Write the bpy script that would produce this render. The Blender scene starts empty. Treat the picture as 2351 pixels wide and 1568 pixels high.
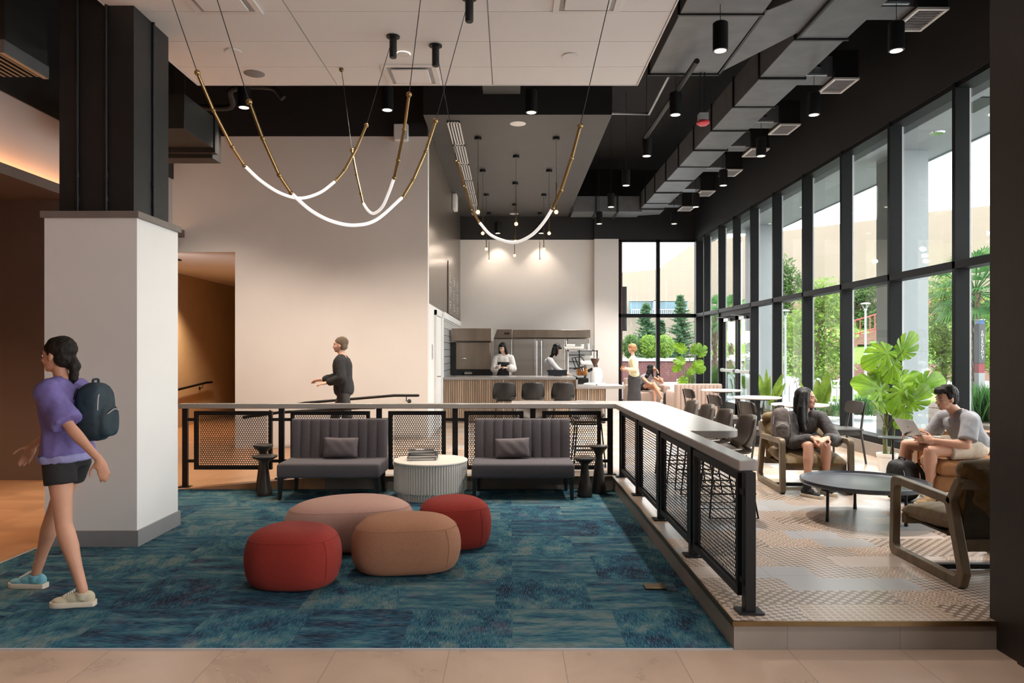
import bpy, bmesh, math, random
from mathutils import Vector, Matrix, Euler, noise
PI = math.pi
R = math.radians
random.seed(11)
SC = bpy.context.scene
COL = SC.collection

# ---------------------------------------------------------------- tagging
def tag(o, label=None, cat=None, group=None, kind=None):
    if label: o['label'] = label
    if cat: o['category'] = cat
    if group: o['group'] = group
    if kind: o['kind'] = kind
    return o

def thing(name, label, cat, loc=(0, 0, 0), rz=0.0, group=None):
    o = bpy.data.objects.new(name, None)
    o.empty_display_size = 0.1
    COL.objects.link(o)
    o.location = loc
    o.rotation_euler = (0, 0, rz)
    return tag(o, label, cat, group)

def copy_tree(o, parent=None):
    c = o.copy()
    COL.objects.link(c)
    c.parent = parent
    for ch in list(o.children):
        copy_tree(ch, c)
    return c

def dup(root, loc, rz=None, label=None, group=None):
    c = copy_tree(root)
    c.location = loc
    if rz is not None: c.rotation_euler = (0, 0, rz)
    if label: c['label'] = label
    if group: c['group'] = group
    return c

# ---------------------------------------------------------------- mesh builder
class MB:
    def __init__(s, M=None):
        s.v = []; s.f = []; s.m = []; s.M = M; s.mi = 0; s.uvf = None
    def add(s, vs, fs):
        b = len(s.v)
        if s.M is not None:
            vs = [s.M @ Vector(p) for p in vs]
        s.v.extend([tuple(p) for p in vs])
        s.f.extend([tuple(b + i for i in f) for f in fs])
        s.m.extend([s.mi] * len(fs))
        return s
    def box(s, x0, x1, y0, y1, z0, z1):
        vs = [(x, y, z) for z in (z0, z1) for y in (y0, y1) for x in (x0, x1)]
        return s.add(vs, [(0, 2, 3, 1), (4, 5, 7, 6), (0, 1, 5, 4), (2, 6, 7, 3), (0, 4, 6, 2), (1, 3, 7, 5)])
    def cbox(s, c, d):
        return s.box(c[0]-d[0]/2, c[0]+d[0]/2, c[1]-d[1]/2, c[1]+d[1]/2, c[2]-d[2]/2, c[2]+d[2]/2)
    def bar(s, p, q, w, h, up=(0, 0, 1)):
        """rectangular bar from p to q; w across, h along 'up'"""
        p = Vector(p); q = Vector(q); d = (q - p)
        if d.length < 1e-6: return s
        d.normalize(); u = Vector(up)
        a = d.cross(u)
        if a.length < 1e-4: a = d.cross(Vector((1, 0, 0)))
        a.normalize(); u = a.cross(d).normalized()
        vs = []
        for c in (p, q):
            for (i, j) in ((-1, -1), (1, -1), (1, 1), (-1, 1)):
                vs.append(c + a * (i * w / 2) + u * (j * h / 2))
        return s.add(vs, [(0, 1, 2, 3), (7, 6, 5, 4), (0, 4, 5, 1), (1, 5, 6, 2), (2, 6, 7, 3), (3, 7, 4, 0)])
    def prism(s, pts, z0, z1):
        """polygon pts (x,y) ccw extruded z0..z1"""
        n = len(pts)
        vs = [(p[0], p[1], z0) for p in pts] + [(p[0], p[1], z1) for p in pts]
        fs = [tuple(range(n - 1, -1, -1)), tuple(range(n, 2 * n))]
        fs += [(i, (i + 1) % n, n + (i + 1) % n, n + i) for i in range(n)]
        return s.add(vs, fs)
    def prismx(s, pts, x0, x1):
        """polygon pts (y,z) extruded along x"""
        n = len(pts)
        vs = [(x0, p[0], p[1]) for p in pts] + [(x1, p[0], p[1]) for p in pts]
        fs = [tuple(range(n - 1, -1, -1)), tuple(range(n, 2 * n))]
        fs += [(i, (i + 1) % n, n + (i + 1) % n, n + i) for i in range(n)]
        return s.add(vs, fs)
    def lathe(s, prof, n=32, c=(0, 0, 0)):
        vs = []; fs = []
        for (r, z) in prof:
            for k in range(n):
                a = 2 * PI * k / n
                vs.append((c[0] + r * math.cos(a), c[1] + r * math.sin(a), c[2] + z))
        for i in range(len(prof) - 1):
            for k in range(n):
                k2 = (k + 1) % n
                fs.append((i*n+k, i*n+k2, (i+1)*n+k2, (i+1)*n+k))
        if prof[0][0] > 1e-6: fs.append(tuple(range(n - 1, -1, -1)))
        if prof[-1][0] > 1e-6: fs.append(tuple((len(prof)-1)*n + k for k in range(n)))
        return s.add(vs, fs)
    def tube(s, pts, r, n=10, r2=None, cap='flat', flat=1.0):
        pts = [Vector(p) for p in pts]; L = len(pts)
        rs = r if isinstance(r, (list, tuple)) else [r + ((r2 - r) * i / (L - 1) if r2 is not None else 0) for i in range(L)]
        t = [(pts[min(i+1, L-1)] - pts[max(i-1, 0)]).normalized() for i in range(L)]
        u = t[0].orthogonal().normalized()
        P = []; RR = []; T = []; U = []
        for i in range(L):
            u = (u - t[i] * u.dot(t[i])).normalized()
            P.append(pts[i]); RR.append(rs[i]); T.append(t[i]); U.append(u.copy())
        if cap == 'round':
            a0 = [(P[0] - T[0] * RR[0] * math.sin(b), RR[0] * math.cos(b), T[0], U[0]) for b in (R(88), R(60), R(30))]
            a1 = [(P[-1] + T[-1] * RR[-1] * math.sin(b), RR[-1] * math.cos(b), T[-1], U[-1]) for b in (R(30), R(60), R(88))]
            seq = a0 + list(zip(P, RR, T, U)) + a1
        else:
            seq = list(zip(P, RR, T, U))
        vs = []; fs = []
        for (p, rr, tt, uu) in seq:
            w = tt.cross(uu)
            for k in range(n):
                a = 2 * PI * k / n
                vs.append(p + uu * (rr * math.cos(a)) + w * (rr * flat * math.sin(a)))
        m = len(seq)
        for i in range(m - 1):
            for k in range(n):
                k2 = (k + 1) % n
                fs.append((i*n+k, i*n+k2, (i+1)*n+k2, (i+1)*n+k))
        fs.append(tuple(range(n - 1, -1, -1))); fs.append(tuple((m-1)*n + k for k in range(n)))
        return s.add(vs, fs)
    def ell(s, c, r, n=16, m=10, rot=None, e1=1.0, e2=1.0):
        """(super)ellipsoid; e<1 is boxier"""
        vs = []; fs = []
        M = rot if rot is not None else Matrix.Identity(3)
        def pw(x, e): return math.copysign(abs(x) ** e, x)
        c = Vector(c)
        for i in range(1, m):
            ph = -PI/2 + PI * i / m
            for k in range(n):
                a = 2 * PI * k / n
                p = Vector((r[0]*pw(math.cos(ph), e1)*pw(math.cos(a), e2), r[1]*pw(math.cos(ph), e1)*pw(math.sin(a), e2), r[2]*pw(math.sin(ph), e1)))
                vs.append(c + M @ p)
        vs.append(c + M @ Vector((0, 0, -r[2]))); vs.append(c + M @ Vector((0, 0, r[2])))
        for i in range(m - 2):
            for k in range(n):
                k2 = (k + 1) % n
                fs.append((i*n+k, i*n+k2, (i+1)*n+k2, (i+1)*n+k))
        b = len(vs) - 2
        for k in range(n):
            fs.append((b, (k+1) % n, k)); fs.append((b+1, (m-2)*n+k, (m-2)*n+(k+1) % n))
        return s.add(vs, fs)
    def grid(s, fn, nu, nv, closeu=False):
        vs = [fn(i / (nu if closeu else nu - 1), j / (nv - 1)) for j in range(nv) for i in range(nu)]
        fs = []
        for j in range(nv - 1):
            for i in range(nu if closeu else nu - 1):
                i2 = (i + 1) % nu
                fs.append((j*nu+i, j*nu+i2, (j+1)*nu+i2, (j+1)*nu+i))
        return s.add(vs, fs)
    def mesh(s, name, mats, smooth=True, angle=38):
        me = bpy.data.meshes.new(name)
        me.from_pydata(s.v, [], s.f)
        for m in (mats if isinstance(mats, (list, tuple)) else [mats]):
            me.materials.append(m)
        if any(s.m): me.polygons.foreach_set('material_index', s.m)
        if smooth:
            me.polygons.foreach_set('use_smooth', [True] * len(s.f))
            me.set_sharp_from_angle(angle=R(angle))
        me.update()
        return me
    def obj(s, name, mats, parent=None, bevel=0, seg=2, smooth=True, angle=38, loc=None, solid=0, sub=0):
        o = bpy.data.objects.new(name, s.mesh(name, mats, smooth, angle))
        COL.objects.link(o)
        if parent is not None: o.parent = parent
        if loc is not None: o.location = loc
        if solid:
            md = o.modifiers.new('solid', 'SOLIDIFY'); md.thickness = solid; md.offset = 0
        if bevel:
            md = o.modifiers.new('bevel', 'BEVEL'); md.width = bevel; md.segments = seg
            md.limit_method = 'ANGLE'; md.angle_limit = R(40); md.harden_normals = False
        if sub:
            md = o.modifiers.new('sub', 'SUBSURF'); md.levels = sub; md.render_levels = sub
        return o

def struct(name, mb, mat, parent=None, bevel=0):
    o = mb.obj(name, mat, parent, bevel=bevel)
    if parent is None: o['kind'] = 'structure'
    return o

def bez(p0, p1, p2, p3, n=12):
    out = []
    p0, p1, p2, p3 = map(Vector, (p0, p1, p2, p3))
    for i in range(n + 1):
        t = i / n
        out.append(p0*(1-t)**3 + p1*3*t*(1-t)**2 + p2*3*t*t*(1-t) + p3*t**3)
    return out

def spline(pts, n=8):
    pts = [Vector(p) for p in pts]
    P = [pts[0]*2 - pts[1]] + pts + [pts[-1]*2 - pts[-2]]
    out = []
    for i in range(1, len(P) - 2):
        for k in range(n):
            t = k / n
            a, b, c, d = P[i-1], P[i], P[i+1], P[i+2]
            out.append(0.5*((2*b) + (c-a)*t + (2*a-5*b+4*c-d)*t*t + (3*b-a-3*c+d)*t**3))
    out.append(pts[-1])
    return out

def rpoly(pts, r, n=5):
    """round the corners of a polygon (x,y)"""
    out = []; L = len(pts)
    rr = r if isinstance(r, (list, tuple)) else [r] * L
    for i in range(L):
        p = Vector(pts[i]).to_2d(); a = Vector(pts[i-1]).to_2d(); b = Vector(pts[(i+1) % L]).to_2d()
        if rr[i] <= 0: out.append(tuple(p)); continue
        da = (a-p).normalized(); db = (b-p).normalized()
        ang = da.angle(db); t = min(rr[i] / math.tan(ang/2), (a-p).length*.49, (b-p).length*.49)
        s0 = p + da*t; s1 = p + db*t
        for k in range(n + 1):
            u = k / n
            q = s0*(1-u)**2 + p*2*u*(1-u) + s1*u*u
            out.append((q.x, q.y))
    return out

# survey of the room: camera height 1.6 m, focal length 1700 px, straight-ahead point (1170, 808)
FPX, VX, VY, CH = 1700.0, 1170.0, 808.0, 1.6
def atz(px, py, z):
    D = (CH - z) * FPX / (py - VY)
    return Vector(((px - VX) * D / FPX, D, z))
def atd(px, py, D):
    return Vector(((px - VX) * D / FPX, D, CH - (py - VY) * D / FPX))

# ---------------------------------------------------------------- materials
def newmat(name):
    m = bpy.data.materials.new(name); m.use_nodes = True
    nt = m.node_tree; nt.nodes.clear()
    out = nt.nodes.new('ShaderNodeOutputMaterial')
    b = nt.nodes.new('ShaderNodeBsdfPrincipled')
    nt.links.new(b.outputs[0], out.inputs[0])
    return m, nt, b, out

class NT:
    def __init__(s, nt): s.nt = nt
    def n(s, t, **k):
        o = s.nt.nodes.new(t)
        for a, v in k.items(): setattr(o, a, v)
        return o
    def l(s, a, b): s.nt.links.new(a, b)
    def val(s, sock, v):
        if hasattr(v, 'is_output') or isinstance(v, bpy.types.NodeSocket): s.l(v, sock)
        else: sock.default_value = v
    def math(s, op, a, b=None, c=None, clamp=False):
        o = s.n('ShaderNodeMath', operation=op); o.use_clamp = clamp
        s.val(o.inputs[0], a)
        if b is not None: s.val(o.inputs[1], b)
        if c is not None: s.val(o.inputs[2], c)
        return o.outputs[0]
    def coords(s, kind='Object', scale=(1, 1, 1), loc=(0, 0, 0), rot=(0, 0, 0)):
        if kind == 'World':
            src = s.n('ShaderNodeNewGeometry').outputs['Position']
        else:
            src = s.n('ShaderNodeTexCoord').outputs[kind]
        mp = s.n('ShaderNodeMapping'); s.l(src, mp.inputs[0])
        mp.inputs['Location'].default_value = loc; mp.inputs['Scale'].default_value = scale; mp.inputs['Rotation'].default_value = rot
        return mp.outputs[0]
    def noise(s, vec, scale=5, detail=4, rough=.55, dist=0):
        o = s.n('ShaderNodeTexNoise'); s.l(vec, o.inputs['Vector'])
        o.inputs['Scale'].default_value = scale; o.inputs['Detail'].default_value = detail
        o.inputs['Roughness'].default_value = rough; o.inputs['Distortion'].default_value = dist
        return o.outputs['Fac']
    def ramp(s, f, stops, interp='LINEAR'):
        o = s.n('ShaderNodeValToRGB'); s.l(f, o.inputs[0]); cr = o.color_ramp; cr.interpolation = interp
        while len(cr.elements) < len(stops): cr.elements.new(.5)
        for e, (p, c) in zip(cr.elements, stops):
            e.position = p; e.color = (*c, 1) if len(c) == 3 else c
        return o.outputs[0]
    def mix(s, f, a, b, mode='MIX'):
        o = s.n('ShaderNodeMix', data_type='RGBA', blend_type=mode)
        s.val(o.inputs[0], f)
        for i, v in ((6, a), (7, b)):
            if isinstance(v, (tuple, list)): o.inputs[i].default_value = (*v, 1) if len(v) == 3 else v
            else: s.l(v, o.inputs[i])
        return o.outputs[2]
    def bump(s, h, strength, dist=.01):
        o = s.n('ShaderNodeBump'); s.l(h, o.inputs['Height'])
        o.inputs['Strength'].default_value = strength; o.inputs['Distance'].default_value = dist
        return o.outputs[0]
    def white(s, vec):
        o = s.n('ShaderNodeTexWhiteNoise', noise_dimensions='3D'); s.l(vec, o.inputs['Vector'])
        return o.outputs['Value']
    def sep(s, vec):
        o = s.n('ShaderNodeSeparateXYZ'); s.l(vec, o.inputs[0]); return o.outputs
    def comb(s, x, y, z=0.0):
        o = s.n('ShaderNodeCombineXYZ')
        s.val(o.inputs[0], x); s.val(o.inputs[1], y); s.val(o.inputs[2], z); return o.outputs[0]

def mat(name, col, rough=.5, metal=0, var=.12, vscale=6, bump=0, bscale=60, stretch=(1, 1, 1), spec=.5, sheen=0, coat=0, trans=0, emit=None, es=0, space='Object'):
    m, nt, b, out = newmat(name); N = NT(nt)
    v = N.coords(space, scale=stretch)
    f = N.noise(v, vscale, 4)
    lo = tuple(max(0, c * (1 - var)) for c in col); hi = tuple(min(1, c * (1 + var)) for c in col)
    c = N.ramp(f, [(.3, lo), (.7, hi)])
    N.l(c, b.inputs['Base Color'])
    b.inputs['Roughness'].default_value = rough; b.inputs['Metallic'].default_value = metal
    b.inputs['Specular IOR Level'].default_value = spec
    if sheen: b.inputs['Sheen Weight'].default_value = sheen
    if coat: b.inputs['Coat Weight'].default_value = coat; b.inputs['Coat Roughness'].default_value = .1
    if trans: b.inputs['Transmission Weight'].default_value = trans
    if emit: b.inputs['Emission Color'].default_value = (*emit, 1); b.inputs['Emission Strength'].default_value = es
    if bump:
        h = N.noise(v, bscale, 3)
        N.l(N.bump(h, bump), b.inputs['Normal'])
    return m

def emis(name, col, s):
    m = bpy.data.materials.new(name); m.use_nodes = True; nt = m.node_tree; nt.nodes.clear()
    o = nt.nodes.new('ShaderNodeOutputMaterial'); e = nt.nodes.new('ShaderNodeEmission')
    e.inputs[0].default_value = (*col, 1); e.inputs[1].default_value = s
    nt.links.new(e.outputs[0], o.inputs[0]); return m

def glass_mat(name, tint=(.93, .97, .95), refl=.06):
    m = bpy.data.materials.new(name); m.use_nodes = True; nt = m.node_tree; nt.nodes.clear(); N = NT(nt)
    out = N.n('ShaderNodeOutputMaterial'); t = N.n('ShaderNodeBsdfTransparent'); g = N.n('ShaderNodeBsdfGlossy')
    t.inputs[0].default_value = (*tint, 1); g.inputs['Roughness'].default_value = .02; g.inputs[0].default_value = (.9, .95, .95, 1)
    lw = N.n('ShaderNodeLayerWeight'); lw.inputs[0].default_value = .25
    f = N.math('MULTIPLY_ADD', lw.outputs['Fresnel'], .2, refl * .12, clamp=True)
    mx = N.n('ShaderNodeMixShader'); N.l(f, mx.inputs[0]); N.l(t.outputs[0], mx.inputs[1]); N.l(g.outputs[0], mx.inputs[2])
    N.l(mx.outputs[0], out.inputs[0]); return m

M = {}
def mk(key, *a, **k): M[key] = mat(key, *a, **k)
mk('white_wall', (.76, .72, .69), .7, var=.02, vscale=1.5, bump=.03, bscale=200)
mk('bulkhead_white_shaded', (.47, .42, .41), .7, var=.02, vscale=1.5)  # white bulkhead wall, its shade put into a darker base colour
mk('column_white', (.80, .80, .79), .6, var=.02, vscale=1.5, bump=.03, bscale=200)
mk('cap_grey', (.19, .165, .15), .5, var=.05)
mk('skirting', (.27, .27, .28), .5, var=.04)
mk('black_paint', (.009, .0092, .0105), .5, var=.25, bump=.05, bscale=90)
mk('dark_wall', (.010, .010, .0115), .6, var=.15, vscale=2, bump=.04, bscale=120)
mk('deck', (.008, .008, .010), .8, var=.25)
mk('soffit_grey', (.060, .057, .056), .6, var=.06, vscale=2)
mk('brown_wall', (.115, .080, .066), .6, var=.05, vscale=2)
mk('corridor', (.50, .37, .24), .6, var=.04, vscale=2)
mk('bronze', (.17, .14, .115), .28, metal=.55, var=.12, vscale=3, stretch=(1, 1, .15))
mk('jamb', (.022, .016, .013), .45, var=.12, bump=.08, bscale=60)
mk('duct', (.13, .135, .145), .5, metal=.2, var=.15, vscale=4, bump=.12, bscale=5)
mk('duct_side', (.018, .019, .021), .5, metal=.3, var=.15, vscale=4)
mk('frame_black', (.009, .009, .010), .4, var=.15, bump=.02)
mk('mullion', (.009, .0098, .0105), .55, var=.1, spec=.12)
mk('steel_black', (.0055, .0055, .0065), .45, var=.2, spec=.35)
mk('stone_grey', (.33, .31, .30), .22, var=.03, vscale=8)
mk('tile_riser', (.30, .265, .23), .4, var=.25, vscale=2.2, stretch=(1, 1, .5), bump=.03)
mk('bench_fabric', (.088, .079, .090), .9, var=.18, vscale=120, bump=.25, bscale=400, sheen=.04)
mk('pillow_fabric', (.125, .108, .115), .9, var=.15, vscale=90, bump=.25, bscale=300, sheen=.04)
mk('black_leg', (.010, .010, .011), .4, var=.2)
mk('bronze_table', (.055, .047, .042), .35, metal=.4, var=.15)
mk('ottoman_red', (.30, .026, .016), .95, var=.16, vscale=160, bump=.5, bscale=260, sheen=.04)
mk('ottoman_pink', (.56, .335, .275), .95, var=.08, vscale=160, bump=.5, bscale=260, sheen=.04)
mk('ottoman_tan', (.42, .20, .115), .95, var=.14, vscale=160, bump=.6, bscale=260, sheen=.04)
mk('drum_white', (.66, .63, .58), .5, var=.03)
mk('book_black', (.02, .02, .022), .4, var=.2)
mk('paper', (.78, .76, .72), .7, var=.06, vscale=200, stretch=(1, 1, 12))
mk('brass', (.36, .245, .11), .28, metal=1, var=.12, vscale=10)
mk('brass_dark', (.22, .15, .075), .35, metal=1, var=.15)
mk('cord', (.012, .012, .012), .6)
mk('oak', (.15, .108, .064), .45, var=.3, vscale=10, stretch=(1, 1, .25), bump=.1, bscale=40)
mk('velvet', (.135, .080, .022), .7, var=.3, vscale=14, sheen=.12, bump=.35, bscale=16)
mk('velvet_dark', (.036, .027, .010), .7, var=.3, vscale=14, sheen=.04, bump=.3, bscale=16)
mk('tan_leather', (.28, .125, .048), .5, var=.25, spec=.3, vscale=6, bump=.2, bscale=26)
mk('brown_leather', (.085, .066, .052), .4, var=.2, vscale=8, bump=.12, bscale=40)
mk('black_leather', (.010, .010, .011), .36, var=.25, bump=.1, bscale=60)
mk('booth', (.36, .265, .22), .85, var=.06, vscale=60, bump=.15, bscale=200, sheen=.04)
mk('table_white', (.80, .77, .74), .3, var=.02)
mk('table_dark', (.07, .078, .092), .32, metal=.2, var=.12)
mk('chair_wood', (.026, .021, .018), .45, var=.25, bump=.08)
mk('steel', (.52, .50, .475), .34, metal=1, var=.12, vscale=2, stretch=(.2, .2, 3))
mk('steel_warm', (.34, .285, .235), .32, metal=1, var=.2, vscale=3, stretch=(1, 1, .2))
mk('chrome', (.7, .7, .7), .15, metal=1, var=.05)
mk('white_enamel', (.82, .81, .80), .22, var=.02, coat=.5)
mk('beans', (.10, .045, .025), .5, var=.4, vscale=60, bump=.6, bscale=120)
mk('copper', (.65, .30, .12), .25, metal=1, var=.3, vscale=20)
mk('wood_slat', (.40, .285, .20), .6, var=.25, vscale=7, stretch=(1, 1, .12), bump=.06)
mk('wood_back', (.17, .12, .085), .7, var=.2)
mk('terracotta_white', (.80, .77, .72), .5, var=.03)
mk('soil', (.03, .022, .016), .95, var=.4, vscale=40, bump=.6, bscale=60)
mk('stem', (.10, .12, .035), .6, var=.35, vscale=12, stretch=(1, 1, 3), bump=.3, bscale=50)
mk('trunk', (.16, .115, .08), .85, var=.4, vscale=8, bump=.8, bscale=16)
mk('skin', (.57, .30, .20), .5, var=.07, vscale=7, spec=.4)
mk('skin_fair', (.66, .40, .30), .5, var=.06, vscale=7, spec=.4)
mk('hair_black', (.0055, .0048, .005), .5, var=.4, vscale=60, stretch=(1, 1, .08), bump=.35, bscale=120, spec=.25)
mk('hair_brown', (.014, .011, .009), .6, var=.4, vscale=30, bump=.6, bscale=50, spec=.2)
mk('hair_ginger', (.42, .20, .085), .5, var=.3, vscale=30, bump=.5, bscale=60)
mk('lips', (.42, .12, .10), .45, var=.1)
mk('eye_white', (.75, .72, .70), .3, var=.02)
mk('eye_dark', (.015, .010, .008), .2, var=.05)
mk('teeth', (.85, .83, .78), .3, var=.02)
mk('charcoal_knit', (.062, .056, .055), .95, var=.25, vscale=10, bump=.35, bscale=22, sheen=.04)
mk('grey_tee', (.30, .295, .31), .9, var=.12, vscale=9, bump=.35, bscale=14)
mk('khaki', (.62, .53, .42), .85, var=.06, vscale=10, bump=.2, bscale=20)
mk('black_cloth', (.016, .016, .018), .85, var=.25, bump=.2, bscale=30)
mk('dark_skirt', (.045, .043, .046), .85, var=.2, bump=.25, bscale=18)
mk('cream_knit', (.74, .66, .44), .85, var=.05, bump=.2, bscale=40)
mk('white_cloth', (.74, .71, .68), .85, var=.05, bump=.25, bscale=24)
mk('light_grey_knit', (.50, .50, .52), .85, var=.07, bump=.2, bscale=30)
mk('grey_vest', (.30, .29, .32), .85, var=.08, bump=.2, bscale=40)
mk('purple', (.16, .13, .36), .8, var=.2, vscale=5, bump=.25, bscale=14)
mk('denim_light', (.28, .28, .52), .8, var=.12, bump=.2, bscale=20)
mk('canvas_black', (.014, .014, .016), .8, var=.2)
mk('rubber_cream', (.70, .62, .50), .6, var=.05)
mk('lace', (.80, .78, .74), .7, var=.04)
mk('sneaker_blue', (.16, .42, .52), .6, var=.12)
mk('sneaker_beige', (.52, .47, .34), .7, var=.1)
mk('suede', (.50, .32, .16), .85, var=.12)
mk('pack_taupe', (.10, .078, .070), .8, var=.25, vscale=14, bump=.3, bscale=24)
mk('pack_black', (.013, .013, .014), .6, var=.35, vscale=14, bump=.35, bscale=24)
mk('pack_teal', (.010, .028, .042), .7, var=.3)
mk('aluminium', (.50, .51, .53), .3, metal=.85, var=.03)
mk('screen_dark', (.02, .022, .026), .2)
mk('red_alarm', (.55, .03, .05), .35, var=.05)
mk('grey_plastic', (.40, .40, .41), .5, var=.04)
mk('white_plastic', (.78, .77, .76), .45, var=.02)
mk('speaker_grey', (.22, .22, .23), .6, var=.1, vscale=200)
mk('galv', (.45, .47, .48), .35, metal=.6, var=.12, vscale=20)
# outdoors
mk('ext_column', (.30, .33, .34), .6, var=.03)
mk('ext_soffit', (.27, .285, .285), .6, var=.03)
mk('asphalt', (.30, .31, .32), .9, var=.08, vscale=.5, space='World')
mk('grass', (.13, .24, .035), .95, var=.35, vscale=1.2, space='World', bump=.6, bscale=30)
mk('mulch', (.10, .07, .05), .95, var=.5, vscale=5, space='World', bump=.8, bscale=30)
mk('lamp_grey', (.36, .38, .39), .5, var=.04)
mk('red_rail', (.30, .05, .05), .5, var=.1)
mk('pillar_dark', (.055, .06, .065), .5, var=.08)
mk('pillar_red', (.22, .03, .04), .5, var=.08)
mk('sign_white', (.60, .60, .60), .5, var=.01)
mk('sign_blue', (.03, .09, .34), .3, var=.2)
mk('window_and_shade_blue', (.06, .13, .17), .15, var=.3, vscale=.4, space='World')  # glazing colour, also painted on the loggia face as its shade
mk('car_paint', (.10, .11, .13), .3, var=.1)
GLASS = glass_mat('window_glass', (.955, .977, .967))
GLASS2 = glass_mat('clear_glass', (.97, .985, .98))
E_CAN = emis('can_lens', (1, .84, .62), 3)
E_BULB = emis('bulb_glow', (1, .52, .20), 2.4)
E_TUBE = mat('led_tube', (.82, .82, .82), .3, var=.01, emit=(1, .96, .92), es=.32)
E_COVE = emis('cove_strip', (1, .55, .25), 3)
E_DOWN = emis('downlight_lens', (1, .80, .55), 9)

# ceiling tile
def panel_mat():
    m, nt, b, out = newmat('ceiling_panel'); N = NT(nt)
    v = N.coords('World'); f = N.noise(v, 160, 2)
    N.l(N.ramp(f, [(.35, (.83, .82, .82)), (.65, (.87, .86, .86))]), b.inputs['Base Color'])
    b.inputs['Roughness'].default_value = .9
    N.l(N.bump(f, .15), b.inputs['Normal'])
    return m
M['ceiling_panel'] = panel_mat()

def foliage_mat(name, a, b_, c, transl=.35):
    m, nt, b, out = newmat(name); N = NT(nt)
    v = N.coords('Object'); f = N.noise(v, 3.5, 5, .7)
    oi = N.white(N.coords('Object', scale=(7, 7, 7)))
    col = N.ramp(f, [(.3, a), (.5, b_), (.72, c)])
    N.l(col, b.inputs['Base Color']); b.inputs['Roughness'].default_value = .6
    b.inputs['Specular IOR Level'].default_value = .25
    t = N.n('ShaderNodeBsdfTranslucent'); N.l(col, t.inputs[0])
    mx = N.n('ShaderNodeMixShader'); mx.inputs[0].default_value = transl
    N.l(b.outputs[0], mx.inputs[1]); N.l(t.outputs[0], mx.inputs[2]); N.l(mx.outputs[0], out.inputs[0])
    return m
M['leaf_dark'] = foliage_mat('leaf_dark', (.018, .045, .012), (.05, .11, .022), (.12, .21, .04))
M['leaf_light'] = foliage_mat('leaf_light', (.05, .11, .018), (.15, .26, .035), (.30, .40, .07))
M['leaf_olive'] = foliage_mat('leaf_olive', (.06, .075, .03), (.15, .19, .06), (.28, .32, .12))
M['leaf_fir'] = foliage_mat('leaf_fir', (.025, .06, .03), (.06, .13, .06), (.13, .22, .11))
M['leaf_palm'] = foliage_mat('leaf_palm', (.03, .09, .03), (.08, .20, .06), (.20, .36, .12))
def monstera_mat():
    m, nt, b, out = newmat('monstera_leaf'); N = NT(nt)
    uv = N.n('ShaderNodeUVMap').outputs[0]; s = N.sep(uv)
    # veins run out from the midrib: u is the angle around the leaf, v the distance from the middle
    w = N.math('SINE', N.math('MULTIPLY', s[0], 2 * PI * 7))
    vein = N.math('MULTIPLY', N.math('GREATER_THAN', w, .96), .6)
    f = N.noise(N.coords('Object'), 5, 3)
    col = N.ramp(f, [(.3, (.08, .20, .012)), (.7, (.24, .42, .025))])
    col = N.mix(vein, col, (.05, .13, .01))
    N.l(col, b.inputs['Base Color']); b.inputs['Roughness'].default_value = .35
    t = N.n('ShaderNodeBsdfTranslucent'); N.l(col, t.inputs[0])
    mx = N.n('ShaderNodeMixShader'); mx.inputs[0].default_value = .4
    N.l(b.outputs[0], mx.inputs[1]); N.l(t.outputs[0], mx.inputs[2]); N.l(mx.outputs[0], out.inputs[0])
    return m
M['monstera'] = monstera_mat()

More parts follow.
